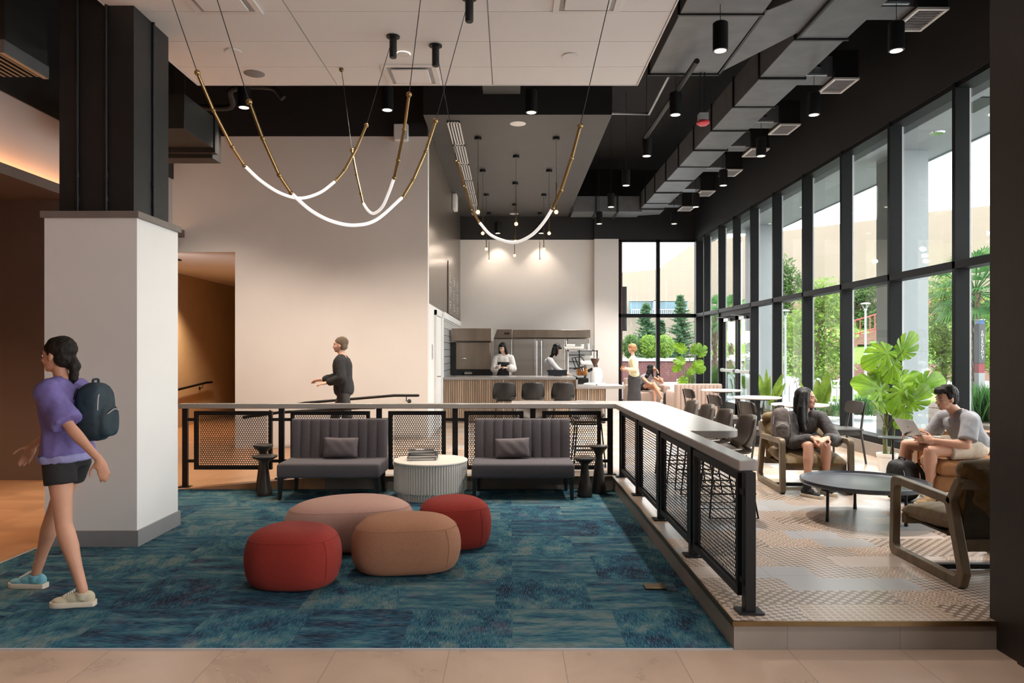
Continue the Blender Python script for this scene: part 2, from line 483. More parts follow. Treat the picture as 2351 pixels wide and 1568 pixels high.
def carpet_mat():
    m, nt, b, out = newmat('carpet_tiles'); N = NT(nt)
    T = .61
    p = N.coords('World', scale=(1/T, 1/T, 1/T), loc=(-.03, -.535, 0)); s = N.sep(p)
    ix = N.math('FLOOR', s[0]); 
    # rows alternate half a tile
    iy = N.math('FLOOR', s[1])
    row = N.math('MULTIPLY', N.math('MODULO', N.math('ABSOLUTE', iy), 2.0), .18)
    ix = N.math('FLOOR', N.math('ADD', s[0], row))
    cell = N.comb(ix, iy, 3.0)
    rnd = N.white(cell)
    par = N.math('MODULO', N.math('ABSOLUTE', N.math('ADD', ix, iy)), 2.0)
    off = N.n('ShaderNodeVectorMath', operation='MULTIPLY_ADD'); N.l(cell, off.inputs[0]); off.inputs[1].default_value = (3.7, 5.3, 1); N.l(p, off.inputs[2])
    def streak(sc):
        mp = N.n('ShaderNodeMapping'); N.l(off.outputs[0], mp.inputs[0]); mp.inputs['Scale'].default_value = sc
        a = N.noise(mp.outputs[0], 1.0, 5, .62); return a
    fine_h = streak((9, 130, 1)); fine_v = streak((130, 9, 1))
    big_h = streak((1.4, 6.5, 1)); big_v = streak((3.4, 2.2, 1))
    fm = N.n('ShaderNodeMix'); N.l(par, fm.inputs[0]); N.l(fine_h, fm.inputs[2]); N.l(fine_v, fm.inputs[3])
    bm = N.n('ShaderNodeMix'); N.l(par, bm.inputs[0]); N.l(big_h, bm.inputs[2]); N.l(big_v, bm.inputs[3])
    g = N.math('SUBTRACT', N.math('ADD', N.math('MULTIPLY', bm.outputs[0], 1.55), N.math('MULTIPLY', rnd, .26)), .15)
    col = N.ramp(g, [(.50, (.006, .016, .040)), (.62, (.005, .042, .080)), (.73, (.010, .080, .125)), (.85, (.040, .125, .150)), (.99, (.115, .165, .165))])
    pale = N.math('MULTIPLY', N.ramp(fm.outputs[0], [(.50, (0, 0, 0)), (.66, (1, 1, 1))]), .62)
    col = N.mix(pale, col, (.17, .23, .27))
    dk = N.math('MULTIPLY', N.ramp(fm.outputs[0], [(.34, (1, 1, 1)), (.47, (0, 0, 0))]), .75)
    col = N.mix(dk, col, (.005, .011, .028))
    fl = N.noise(N.coords('World', scale=(1, 1, 1)), 2.2, 3)
    pinkf = N.math('MULTIPLY', N.ramp(N.noise(off.outputs[0], 2.6, 3), [(.58, (0, 0, 0)), (.7, (1, 1, 1))]), .30)
    col = N.mix(pinkf, col, (.14, .115, .15))
    N.l(col, b.inputs['Base Color']); b.inputs['Roughness'].default_value = .95; b.inputs['Specular IOR Level'].default_value = .15
    N.l(N.bump(N.noise(N.coords('World'), 260, 2), .6, .004), b.inputs['Normal'])
    return m
M['carpet'] = carpet_mat()

def stone_tile_mat(name, w, h, ox, oy, base, grout, rough=.3, vert=False):
    m, nt, b, out = newmat(name); N = NT(nt)
    p = N.coords('World'); s = N.sep(p)
    a = s[0]; c = s[2] if vert else s[1]
    fx = N.math('FRACT', N.math('DIVIDE', N.math('SUBTRACT', a, ox - 100 * w), w))
    fy = N.math('FRACT', N.math('DIVIDE', N.math('SUBTRACT', c, oy - 100 * h), h))
    ix = N.math('FLOOR', N.math('DIVIDE', N.math('SUBTRACT', a, ox - 100 * w), w))
    iy = N.math('FLOOR', N.math('DIVIDE', N.math('SUBTRACT', c, oy - 100 * h), h))
    gx = N.math('LESS_THAN', fx, .004 / w); gy = N.math('LESS_THAN', fy, .004 / h)
    g = N.math('MAXIMUM', gx, gy)
    cell = N.comb(ix, iy, 1.0)
    off = N.n('ShaderNodeVectorMath', operation='MULTIPLY_ADD'); N.l(cell, off.inputs[0]); off.inputs[1].default_value = (7.3, 3.1, 5); N.l(p, off.inputs[2])
    f = N.noise(off.outputs[0], 1.7, 6, .62, .8)
    c1 = tuple(x * .82 for x in base); c2 = tuple(min(1, x * 1.14) for x in base)
    col = N.ramp(f, [(.28, c1), (.52, base), (.75, c2)])
    col = N.mix(g, col, grout)
    N.l(col, b.inputs['Base Color']); b.inputs['Roughness'].default_value = rough
    N.l(N.ramp(f, [(.3, (rough*.8,)*3), (.7, (rough*1.25,)*3)]), b.inputs['Roughness'])
    N.l(N.bump(N.math('SUBTRACT', 1.0, g), .3, .003), b.inputs['Normal'])
    return m
M['floor_tile'] = stone_tile_mat('floor_tile', .606, 1.9, -.325, 2.2, (.42, .30, .225), (.22, .17, .14))
M['wood_floor'] = stone_tile_mat('wood_look_tile', 1.2, .2, 0, 0, (.46, .25, .13), (.25, .14, .09), .35)
M['riser_tile'] = stone_tile_mat('riser_tile', .606, 3, 1.493, -.5, (.25, .215, .185), (.16, .14, .12), .4, True)

def deco_mat():
    m, nt, b, out = newmat('patterned_tile'); N = NT(nt)
    p = N.coords('World'); s = N.sep(p)
    def cellof(w, h, sh):
        iy = N.math('FLOOR', N.math('DIVIDE', s[1], h))
        xs = N.math('ADD', N.math('DIVIDE', s[0], w), N.math('MULTIPLY', iy, sh))
        return N.comb(N.math('FLOOR', xs), iy, 2.0)
    cell = cellof(.40, .25, .37)
    r = N.white(cell)
    # four small ornament patterns
    def sq(sc, ang):
        q = N.coords('World', scale=(sc, sc, sc), rot=(0, 0, ang)); t = N.sep(q)
        fx = N.math('ABSOLUTE', N.math('SUBTRACT', N.math('FRACT', t[0]), .5)); fy = N.math('ABSOLUTE', N.math('SUBTRACT', N.math('FRACT', t[1]), .5))
        return fx, fy
    fx, fy = sq(20, R(45)); A = N.math('GREATER_THAN', N.math('ADD', N.math('MULTIPLY', fx, fx), N.math('MULTIPLY', fy, fy)), .11)
    fx, fy = sq(13, 0)
    rr = N.math('SQRT', N.math('ADD', N.math('MULTIPLY', fx, fx), N.math('MULTIPLY', fy, fy)))
    B = N.math('GREATER_THAN', N.math('SINE', N.math('MULTIPLY', rr, 24)), .1)
    fx, fy = sq(16, R(30)); C = N.math('GREATER_THAN', N.math('MULTIPLY', N.math('SUBTRACT', fx, .25), N.math('SUBTRACT', fy, .25)), 0.0)
    fx, fy = sq(24, 0); Dm = N.math('GREATER_THAN', N.math('MINIMUM', fx, fy), .13)
    def sel(lo, hi): return N.math('MULTIPLY', N.math('GREATER_THAN', r, lo), N.math('LESS_THAN', r, hi))
    pat = N.math('ADD', N.math('ADD', N.math('MULTIPLY', A, sel(.30, .48)), N.math('MULTIPLY', B, sel(.48, .66))), N.math('ADD', N.math('MULTIPLY', C, sel(.66, .84)), N.math('MULTIPLY', Dm, sel(.84, 1.01))))
    f = N.noise(p, 1.3, 5, .6)
    warm = N.white(cellof(.32, .20, .37)) 
    base = N.ramp(f, [(.3, (.46, .36, .28)), (.7, (.58, .50, .43))])
    tone = N.ramp(N.white(N.comb(s[0], s[1], 0.)), [(0, (1, 1, 1)), (1, (1, 1, 1))])
    plain = N.ramp(r, [(0, (.36, .35, .34)), (.10, (.52, .43, .37)), (.20, (.40, .39, .39)), (.30, (.55, .46, .39))], 'CONSTANT')
    isplain = N.math('LESS_THAN', r, .30)
    ink = N.ramp(r, [(0, (.2, .14, .1)), (.48, (.30, .17, .10)), (.66, (.22, .16, .13)), (.84, (.36, .24, .15))], 'CONSTANT')
    col = N.mix(N.math('MULTIPLY', pat, .95), base, ink)
    col = N.mix(isplain, col, plain)
    # large format joints
    gx = N.math('LESS_THAN', N.math('FRACT', N.math('DIVIDE', N.math('ADD', s[0], 59.52), .606)), .006)
    gy = N.math('LESS_THAN', N.math('FRACT', N.math('DIVIDE', N.math('ADD', s[1], 60.), 1.2)), .003)
    g = N.math('MAXIMUM', gx, gy)
    col = N.mix(g, col, (.25, .2, .17))
    N.l(col, b.inputs['Base Color']); b.inputs['Roughness'].default_value = .3
    return m
M['deco_tile'] = deco_mat()

def brick_mat(name, c1, c2, mortar, sc, vert='xz'):
    m, nt, b, out = newmat(name); N = NT(nt)
    s = N.sep(N.coords('World'))
    v = N.comb(N.math('ADD', s[0], s[1]), s[2], 0.)
    br = N.n('ShaderNodeTexBrick'); N.l(v, br.inputs['Vector'])
    br.inputs['Color1'].default_value = (*c1, 1); br.inputs['Color2'].default_value = (*c2, 1); br.inputs['Mortar'].default_value = (*mortar, 1)
    br.inputs['Scale'].default_value = sc; br.inputs['Mortar Size'].default_value = .012
    N.l(br.outputs[0], b.inputs['Base Color']); b.inputs['Roughness'].default_value = .9
    return m
M['brick'] = brick_mat('brick', (.12, .045, .042), (.095, .036, .036), (.16, .10, .09), 2.2)
M['brick_pale'] = brick_mat('brick_pale', (.24, .12, .09), (.19, .095, .075), (.26, .2, .17), 2.2)
M['wall_tile'] = stone_tile_mat('wall_tile', .1, .1, 0, 0, (.7, .68, .65), (.3, .3, .3), .15)
def kitchen_tile():
    m, nt, b, out = newmat('kitchen_tile'); N = NT(nt)
    s = N.sep(N.coords('World')); v = N.comb(s[1], s[2], 0.)
    br = N.n('ShaderNodeTexBrick'); N.l(v, br.inputs['Vector']); br.offset = 0
    br.inputs['Color1'].default_value = (.70, .70, .69, 1); br.inputs['Color2'].default_value = (.66, .66, .66, 1); br.inputs['Mortar'].default_value = (.12, .12, .12, 1)
    br.inputs['Scale'].default_value = 1; br.inputs['Brick Width'].default_value = .45; br.inputs['Row Height'].default_value = .15; br.inputs['Mortar Size'].default_value = .006
    N.l(br.outputs[0], b.inputs['Base Color']); b.inputs['Roughness'].default_value = .12
    return m
M['kitchen_tile'] = kitchen_tile()
def cladding():
    m, nt, b, out = newmat('stone_cladding'); N = NT(nt)
    s = N.sep(N.coords('World'))
    gz = N.math('LESS_THAN', N.math('FRACT', N.math('DIVIDE', s[2], 1.25)), .035)
    gx = N.math('LESS_THAN', N.math('FRACT', N.math('DIVIDE', N.math('ADD', s[0], N.math('MULTIPLY', N.math('FLOOR', N.math('DIVIDE', s[2], 1.25)), 3.7)), 7.5)), .006)
    g = N.math('MULTIPLY', N.math('MAXIMUM', gz, gx), .5)
    f = N.noise(N.coords('World'), .12, 3)
    col = N.ramp(f, [(.3, (.245, .208, .165)), (.7, (.265, .227, .182))])
    col = N.mix(g, col, (.22, .19, .15))
    N.l(col, b.inputs['Base Color']); b.inputs['Roughness'].default_value = .9
    return m
M['cladding'] = cladding()
def paving():
    m, nt, b, out = newmat('pale_paving'); N = NT(nt)
    s = N.sep(N.coords('World'))
    gx = N.math('LESS_THAN', N.math('FRACT', N.math('DIVIDE', s[0], 1.5)), .012)
    gy = N.math('LESS_THAN', N.math('FRACT', N.math('DIVIDE', s[1], 1.5)), .012)
    g = N.math('MULTIPLY', N.math('MAXIMUM', gx, gy), .5)
    f = N.noise(N.coords('World', scale=(.5, 1, 1)), .9, 5, .6)
    col = N.ramp(f, [(.35, (.30, .31, .325)), (.65, (.42, .43, .44))])
    col = N.mix(g, col, (.2, .21, .22))
    N.l(col, b.inputs['Base Color']); b.inputs['Roughness'].default_value = .6
    return m
M['paving'] = paving()
# ================================================================= SHELL
PZ = .15            # raised floor
ZD = 6.6            # deck
# floors
def slab(name, pts, z0, z1, m, **k):
    mb = MB(); mb.prism(pts, z0, z1); return struct(name, mb, m, **k)
slab('floor', [(-12, -5), (8.6, -5), (8.6, 3.98), (-12, 3.98)], -.12, 0, M['floor_tile'])
slab('floor_carpet', [(-3.85, 3.98), (1.203, 3.98), (1.203, 8.62), (-3.85, 8.62)], -.12, .004, M['carpet'])
slab('floor_left', [(-12, 3.98), (-3.85, 3.98), (-3.85, 9.6), (-12, 9.6)], -.12, 0, M['wood_floor'])
# ramp behind the rail
mb = MB()
vs = [(-3.85, 8.62, 0), (-2.15, 8.62, .15), (-2.15, 12.3, .15), (-3.85, 12.3, 0), (-3.85, 8.62, -.12), (-2.15, 8.62, -.12), (-2.15, 12.3, -.12), (-3.85, 12.3, -.12)]
mb.add(vs, [(0, 1, 2, 3), (7, 6, 5, 4), (0, 4, 5, 1), (3, 2, 6, 7), (0, 3, 7, 4), (1, 5, 6, 2)])
struct('floor_ramp', mb, M['wood_floor'])
slab('floor_corridor', [(-7.1, 9.6), (-3.85, 9.6), (-3.85, 12.3), (-4.5, 12.3), (-4.5, 26), (-7.1, 26)], -.12, 0, M['wood_floor'])
# raised tiled floor
pl = [(1.203, 3.98), (2.66, 3.98), (5.27, 3.98), (5.27, 20.5), (-1.36, 20.5), (-1.36, 12.3), (-2.15, 12.3), (-2.15, 8.62), (1.203, 8.62)]
slab('floor_platform', pl, .135, PZ, M['deco_tile'])
slab('floor_platform_base', [(x + (.004 if x in (1.203,) else 0), y + (.004 if y in (3.98, 8.62) else 0)) for x, y in pl], -.1, .135, M['riser_tile'])
mb = MB(); mb.box(1.197, 2.66, 3.972, 3.984, .128, .154); mb.box(1.195, 1.207, 3.98, 8.62, .128, .154); mb.box(-2.15, 1.2, 8.612, 8.624, .128, .154)
struct('trim_1', mb, M['brass_dark'])
mb = MB(); mb.box(-3.85, 1.2, 3.972, 3.984, 0, .007); mb.box(-3.858, -3.842, 3.98, 8.62, 0, .007)
struct('trim_2', mb, M['grey_plastic'])

# ---- right wall: dark band above the glazing, and sill kerb
XG = 5.27; XW = 5.10; ZH = 4.69; ZT = 2.60; YB = 20.4
mb = MB(); mb.box(XW, XW + .5, 2.6, YB + .4, ZH, ZD); struct('wall_right', mb, M['dark_wall'])
mb = MB(); mb.box(XW, XW+.5, -5, 2.6, ZH, ZD); mb.box(XW+.02, XW + .5, -5, 3.2, 0, .3); struct('wall_right_near', mb, M['dark_wall'])
mb = MB()
for k in range(6): mb.box(XW, XG, -5 + k * 1.6, -4.94 + k * 1.6, .3, ZH)
struct('window_4', mb, M['mullion'])
mb = MB(); mb.box(5.05, XG + .10, 4.04, 15.66, -.1, .33); mb.box(5.05, XG + .10, 18.12, 20.4, -.1, .33); struct('baseboard_right', mb, M['riser_tile'])
# ---- back wall
mb = MB(); mb.box(-1.6, XW + .5, YB, YB + .3, ZH, ZD); struct('wall_back_upper', mb, M['dark_wall'])
mb = MB(); mb.box(-1.6, 2.40, YB, YB + .3, PZ, ZH); struct('wall_back', mb, M['white_wall'])
mb = MB(); mb.box(2.32, 2.98, 20.25, YB + .3, PZ, ZH); struct('wall_pilaster', mb, M['white_wall'])
# dark downstand above the pilaster
mb = MB(); mb.box(2.32, 2.98, 20.25, YB, ZH, ZD); struct('wall_pilaster_upper', mb, M['dark_wall'])
# ---- left white wall with the corridor opening
YL = 12.3
mb = MB(); mb.box(-4.56, -1.36, YL, YL + .2, 0, 5.18); mb.box(-7.3, -4.56, YL, YL + .2, 3.26, 5.18); mb.box(-7.3, -7.0, YL, YL+.2, 0, 3.26)
struct('wall_left', mb, M['white_wall'])
mb = MB(); mb.box(-7.3, -1.36, YL - .02, YL + .2, 5.18, ZD); struct('wall_left_upper', mb, M['dark_wall'])
# corridor
mb = MB(); mb.box(-7.2, -7.0, YL + .2, 26, 0, 3.26); struct('wall_corridor', mb, M['corridor'])
mb = MB(); mb.box(-4.56, -4.36, YL + .2, 26, 0, 3.26); struct('wall_corridor_right', mb, M['corridor'])
mb = MB(); mb.box(-7.2, -4.4, 26, 26.2, 0, 3.26); struct('wall_corridor_end', mb, M['corridor'])
mb = MB(); mb.box(-7.2, -4.4, YL + .2, 26, 3.26, 3.4); struct('ceiling_corridor', mb, M['white_wall'])
# ---- menu wall, x = -1.36
mb = MB(); mb.box(-1.56, -1.36, YL + .2, 20.4, 2.42, ZD); struct('wall_menu', mb, M['bronze'])
mb = MB(); mb.box(-1.56, -1.36, YL + .2, 15.3, PZ, 2.42); struct('wall_menu_lower', mb, M['column_white'])
mb = MB(); mb.box(-1.56, -1.36, 15.3, 20.4, PZ, 2.42); struct('wall_kitchen', mb, M['kitchen_tile'])
mb = MB(); mb.box(-1.39, -1.342, 15.25, 20.4, 2.30, 2.43); struct('trim_3', mb, M['column_white'])
# door in that wall
d = struct('door_2', MB().box(-1.358, -1.338, 13.45, 14.45, PZ + .01, 2.26), M['column_white'])
MB().box(-1.358, -1.32, 13.35, 13.45, PZ, 2.36).box(-1.358, -1.32, 14.45, 14.55, PZ, 2.36).box(-1.358, -1.32, 13.35, 14.55, 2.27, 2.36).obj('door_frame', M['white_plastic'], d)
h = MB(); h.tube([(-1.34, 13.56, 1.15), (-1.28, 13.56, 1.15), (-1.28, 13.68, 1.15)], .011); h.obj('door_handle', M['chrome'], d)
MB().box(-1.339, -1.335, 13.48, 13.53, 1.9, 2.2).obj('hinge', M['grey_plastic'], d)

# ---- soffit over the counter
mb = MB(); mb.box(-1.36, 1.61, 11.66, 20.4, 5.33, ZD); struct('ceiling_soffit', mb, M['soffit_grey'])
mb = MB(); mb.box(-1.36, 1.612, 11.64, 11.66, 5.33, ZD); mb.box(1.61, 1.614, 11.66, 20.4, 5.332, ZD)
struct('ceiling_soffit_face', mb, M['dark_wall'])
# deck
mb = MB(); mb.box(-12, XW + .5, -5, 26, ZD, ZD + .2); struct('ceiling', mb, M['deck'])
# ---- suspended white panel ceiling
ux = 1.69; xs = [-3.38, -1.875, -.185, 1.38]; ys = [8.04, 7.53, 6.92, 6.31, 5.70, 5.09, 4.48, 3.87, 3.26, 2.65]
cl = MB()
for i in range(3):
    for j in range(len(ys) - 1):
        cl.box(xs[i] + .006, xs[i+1] - .006, ys[j+1] + .004, ys[j] - .004, 4.5, 4.53)
cl = struct('ceiling_panels', cl, M['ceiling_panel'])
MB().box(-3.38, 1.38, 2.65, 8.04, 4.512, 4.60).obj('ceiling_panel_backing', M['grey_plastic'], cl)
MB().box(-3.392, 1.392, 8.036, 8.052, 4.495, 4.62).box(1.38, 1.394, 2.65, 8.04, 4.495, 4.62).box(-3.394, -3.38, 2.65, 8.04, 4.495, 4.62).obj('edge_trim', M['white_plastic'], cl)
# nearer lobby ceiling (behind / above the camera)
mb = MB(); mb.box(-5.6, 2.62, -5, 2.5, 4.5, 4.62); struct('ceiling_lobby', mb, M['ceiling_panel'])

# ---- left bulkhead with light cove, lowered ceiling and brown wall
mb = MB(); mb.box(-5.8, -5.6, 1.5, YL, 3.62, 4.47); struct('wall_bulkhead', mb, M['bulkhead_white_shaded'])
mb = MB(); mb.box(-5.82, -5.58, 1.5, YL, 4.47, ZD); struct('wall_bulkhead_upper', mb, M['black_paint'])
mb = MB(); mb.box(-12, -5.42, 1.5, YL, 3.50, 3.56); mb.box(-5.42, -5.40, 1.5, YL, 3.50, 3.615); struct('ceiling_left', mb, M['brown_wall'])
mb = MB(); mb.box(-12, -5.3, 9.24, 9.44, 0, 3.50); struct('wall_brown', mb, M['brown_wall'])
mb = MB(); mb.box(-5.8, -5.6, 9.44, YL, 0, 3.5); struct('wall_brown_return', mb, M['brown_wall'])
# outer shell of the lobby
mb = MB(); mb.box(-12.2, -12, -5, 9.44, 0, ZD); struct('wall_far_left', mb, M['brown_wall'])
mb = MB(); mb.box(-12.2, -4.5, -5.2, -5, 0, ZD); mb.box(-4.5, 5.6, -5.2, -5, 0, ZD); struct('wall_lobby', mb, M['brown_wall'])
# ---- near right dark jamb
mb = MB(); mb.box(2.62, XW + .02, 3.2, 4.04, 0, ZD); struct('wall_jamb', mb, M['jamb'])
mb = MB(); mb.box(2.605, 2.62, 3.55, 3.80, 0, ZD); mb.box(2.606, 2.62, 3.2, 3.3, 0, ZD); struct('trim_4', mb, M['jamb'])

# ---- square column: white clad base, stone cap, dark shaft with conduits
mb = MB(); mb.box(-3.82, -3.06, 6.08, 6.83, 0, 2.70); struct('column_base', mb, M['column_white'])
mb = MB(); mb.box(-3.845, -3.035, 6.055, 6.855, 2.70, 2.755); struct('column_cap', mb, M['cap_grey'], bevel=.004)
mb = MB(); mb.box(-3.838, -3.042, 6.062, 6.848, 0, .135); struct('baseboard_column', mb, M['skirting'])
mb = MB(); mb.box(-3.77, -3.147, 6.2, 6.83, 2.755, ZD); struct('column_shaft', mb, M['black_paint'])
for (x, y) in ((-3.61, 6.185), (-3.37, 6.185), (-3.135, 6.52)):
    mb = MB(); mb.lathe([(.012, 2.756), (.012, ZD)], 10, (x, y, 0))
    for z in (2.86, 3.06): mb.lathe([(.017, z), (.017, z + .035)], 10, (x, y, 0))
    o = mb.obj('conduit_pipe', M['duct_side'])
    tag(o, {-3.61: 'thin dark conduit pipe up the front of the column shaft, left one', -3.37: 'thin dark conduit pipe up the front of the column shaft, right one', -3.135: 'thin dark conduit pipe up the right-hand side face of the column shaft'}[x], 'pipe', 'conduits on the column')

# ---- glazing, long side
win = struct('window_1', MB().box(XW + .02, XG + .06, 4.04, YB, ZH - .06, ZH), M['mullion'])
MB().box(XW - .01, XG + .06, 4.04, 15.66, .33, .42).box(XW - .01, XG + .06, 18.12, YB, .33, .42).obj('window_sill', M['mullion'], win)
mb = MB(); mb.box(XW, XG + .04, 4.04, YB, ZT - .045, ZT + .045); mb.obj('window_frame', M['mullion'], win, bevel=.004)
myy = [5.56, 7.02, 8.48, 9.94, 11.38, 12.87, 14.33, 15.66, 18.06, 19.43]
for y in myy:
    z0 = PZ if y in (15.66, 18.06) else .4
    MB().box(XW, XG, y, y + .06, z0, ZH).obj('window_frame', M['mullion'], win, bevel=.003)
    MB().box(XG, XG + .03, y + .02, y + .040, z0, ZH).obj('window_frame', M['grey_plastic'], win)
MB().box(XW, XG, 16.87, 16.93, ZT, ZH).obj('window_frame', M['mullion'], win, bevel=.003)
MB().box(XW, XG + .04, 20.25, YB + .06, PZ, ZH).obj('window_frame', M['mullion'], win)
edges = [4.04] + myy + [YB]
for i in range(len(edges) - 1):
    a, c = edges[i] + .06, edges[i+1]
    if edges[i] == 15.66: MB().box(XG + .01, XG + .022, a, c, ZT + .045, ZH - .05).obj('window_pane', GLASS, win); continue
    MB().box(XG + .01, XG + .022, a, c, .42, ZT - .045).obj('window_pane', GLASS, win)
    MB().box(XG + .01, XG + .022, a, c, ZT + .045, ZH - .05).obj('window_pane', GLASS, win)
# double door with push bars
dr = struct('door_1', MB().box(XW + .03, XG, 15.72, 18.06, ZT - .16, ZT - .045), M['mullion'])
for (a, c) in ((15.74, 16.88), (16.92, 18.05)):
    lf = MB()
    lf.box(XG - .09, XG - .04, a, a + .09, PZ + .01, ZT - .17).box(XG - .09, XG - .04, c - .09, c, PZ + .01, ZT - .17)
    lf.box(XG - .09, XG - .04, a, c, PZ + .01, PZ + .26).box(XG - .09, XG - .04, a, c, ZT - .27, ZT - .17)
    leaf = lf.obj('door_leaf', M['mullion'], dr)
    MB().box(XG - .07, XG - .06, a + .09, c - .09, PZ + .26, ZT - .27).obj('window_pane', GLASS, leaf)
    MB().box(XG - .16, XG - .12, a + .06, c - .06, 1.13, 1.20).box(XG-.14, XG-.09, a+.08, a+.14, 1.12, 1.21).box(XG-.14, XG-.09, c-.14, c-.08, 1.12, 1.21).obj('push_bar', M['galv'], leaf, bevel=.006)
    MB().box(XG - .16, XG - .10, (a + c)/2 - .15, (a + c)/2 + .2, ZT - .28, ZT - .21).bar((XG-.14, (a+c)/2, ZT-.2), (XG-.3, (a+c)/2+.3, ZT-.17), .02, .012).obj('door_closer', M['galv'], leaf)
    t = MB(); t.tube([(XG + .06, a + .16, .6), (XG + .06, a + .16, 2.0)], .016); t.obj('door_handle', M['chrome'], leaf)
# suite number on the transom glass above the door
def text_obj(name, body, size, m, loc, rot, extrude=.002, align='CENTER', parent=None, space=1.0):
    cu = bpy.data.curves.new(name, 'FONT'); cu.body = body; cu.size = size; cu.extrude = extrude; cu.align_x = align; cu.align_y = 'CENTER'
    cu.space_line = space; cu.materials.append(m)
    o = bpy.data.objects.new(name, cu); COL.objects.link(o); o.location = loc; o.rotation_euler = rot
    if parent: o.parent = parent
    return o
text_obj('lettering', 'A-7', .26, M['steel_black'], (XG + .005, 17.42, ZT + .26), (R(90), 0, R(-90)), .001, parent=win)

# ---- glazing at the back
w2 = struct('window_2', MB().box(2.98, XW, YB - .02, YB + .1, ZH - .06, ZH), M['mullion'])
MB().box(2.98, XW, YB - .02, YB + .1, ZT - .05, ZT + .05).obj('window_frame', M['mullion'], w2)
MB().box(2.98, 3.07, YB - .02, YB + .1, PZ, ZH).obj('window_frame', M['mullion'], w2)
MB().box(4.04, 4.14, YB - .02, YB + .1, PZ, ZH).obj('window_frame', M['mullion'], w2)
MB().box(2.98, XW, YB - .04, YB + .1, PZ, .30).obj('window_sill', M['mullion'], w2)
for (a, c) in ((3.07, 4.04), (4.14, XW)):
    MB().box(a, c, YB + .04, YB + .052, .30, ZT - .05).obj('window_pane', GLASS2, w2)
    MB().box(a, c, YB + .04, YB + .052, ZT + .05, ZH - .06).obj('window_pane', GLASS2, w2)

# ================================================================= CEILING SERVICES
UZ = 5.28
def duct_sections(name, label, x0, x1, ycuts, z0, z1, m1=None):
    t = thing(name, label, 'duct', (0, 0, 0))
    for i in range(len(ycuts) - 1):
        a, c = ycuts[i], ycuts[i+1]
        dz = .006 * ((i * 7) % 3 - 1)
        MB().box(x0 + .004*i % .008, x1, a + .012, c - .012, z0 + dz, z1).obj('duct_section', M['duct'], t, bevel=.006)
        fl = MB(); fl.box(x0 - .022, x1 + .022, c - .016, c + .016, z0 - .022, z1 + .02)
        fl.obj('duct_flange', M['duct_side'], t)
    return t
duct_sections('air_duct', 'long grey rectangular air duct running under the ceiling beside the windows', 3.36, 3.96, [5.6, 7.3, 8.7, 9.95, 11.1, 12.3, 13.5, 14.7, 15.9, 17.1, 18.3, 19.0], UZ, UZ + .42)
duct_sections('air_duct', 'wide flat grey duct hanging beside the white panel ceiling', 1.86, 2.76, [6.4, 8.1, 9.85], UZ + .02, UZ + .40)
t = thing('air_duct', 'grey cross duct high against the dark back wall', 'duct', (0, 0, 0))
MB().box(1.63, 3.40, 19.0, 19.8, 5.20, 5.6).obj('duct_section', M['duct'], t, bevel=.006)
MB().box(2.2, 2.24, 18.97, 19.83, 5.17, 5.63).box(2.75, 2.79, 18.97, 19.83, 5.17, 5.63).obj('duct_flange', M['duct_side'], t)
MB().lathe([(.01, 5.6), (.01, ZD)], 8, (2.6, 19.4, 0)).obj('hanger_rod', M['duct_side'], t)
MB().prism([(3.40, 19.0), (3.96, 19.0), (3.96, 19.6), (3.4, 19.8)], 5.24, 5.6).obj('duct_section', M['duct'], t)
# slanted joint between the flat duct and the long one
t = thing('air_duct', 'angled sheet metal junction joining the wide duct to the long duct', 'duct', (0, 0, 0))
mb = MB(); mb.prism([(2.76, 8.1), (3.36, 7.35), (3.36, 8.6), (2.80, 9.82)], UZ + .03, UZ + .40); mb.obj('duct_section', M['duct'], t, bevel=.006)
mb = MB(); mb.bar((2.78, 8.0, UZ + .03), (2.79, 9.85, UZ + .03), .03, .03); mb.bar((3.37, 7.3, UZ + .0), (3.37, 8.66, UZ + .0), .03, .03); mb.obj('duct_flange', M['duct_side'], t)
t = thing('air_duct', 'dark duct hanging at the top left behind the column', 'duct', (0, 0, 0))
MB().box(-5.1, -3.80, 8.65, 9.5, 4.21, 4.62).obj('duct_section', M['duct_side'], t, bevel=.005)
MB().box(-5.1, -3.78, 9.5, 9.62, 4.16, 4.66).box(-5.1, -3.86, 9.62, 9.90, 4.12, 4.5).obj('duct_flange', M['black_paint'], t)
for x in (-4.25, -3.86):
    MB().lathe([(.008, 4.6), (.008, ZD)], 8, (x, 8.8, 0)).obj('hanger_rod', M['duct_side'], t)
# supply diffusers along the window wall
for i, y in enumerate((8.22, 10.26, 12.27, 13.7, 15.25, 17.23, 19.07)):
    t = thing('ceiling_diffuser', ['nearest', 'second', 'third', 'fourth', 'fifth', 'sixth', 'seventh'][i] + ' white framed air grille along the windows, counted from the near end', 'vent', (4.55, y, UZ), 0, 'air grilles along the window wall')
    MB().box(-.16, .16, -.26, .26, .02, .4).obj('plenum_box', M['duct_side'], t)
    f = MB(); f.box(-.17, .17, -.28, -.245, -.005, .02); f.box(-.17, .17, .245, .28, -.005, .02); f.box(-.17, -.14, -.245, .245, -.005, .02); f.box(.14, .17, -.245, .245, -.005, .02)
    f.obj('grille_frame', M['white_plastic'], t)
    g = MB()
    for k in range(12): g.bar((-.14, -.22 + k * .04, .012), (.14, -.22 + k * .04, .012), .006, .02, up=(0, .6, 1))
    g.obj('grille_slats', M['grey_plastic'], t)
    b = MB(); b.box(-.55, -.16, -.2, .12, .06, .34); b.obj('branch_duct', M['duct'], t)
    st = MB(); st.bar((-.62, -.34, .03), (-.30, -.34, .03), .04, .02); st.obj('strut_channel', M['galv'], t)

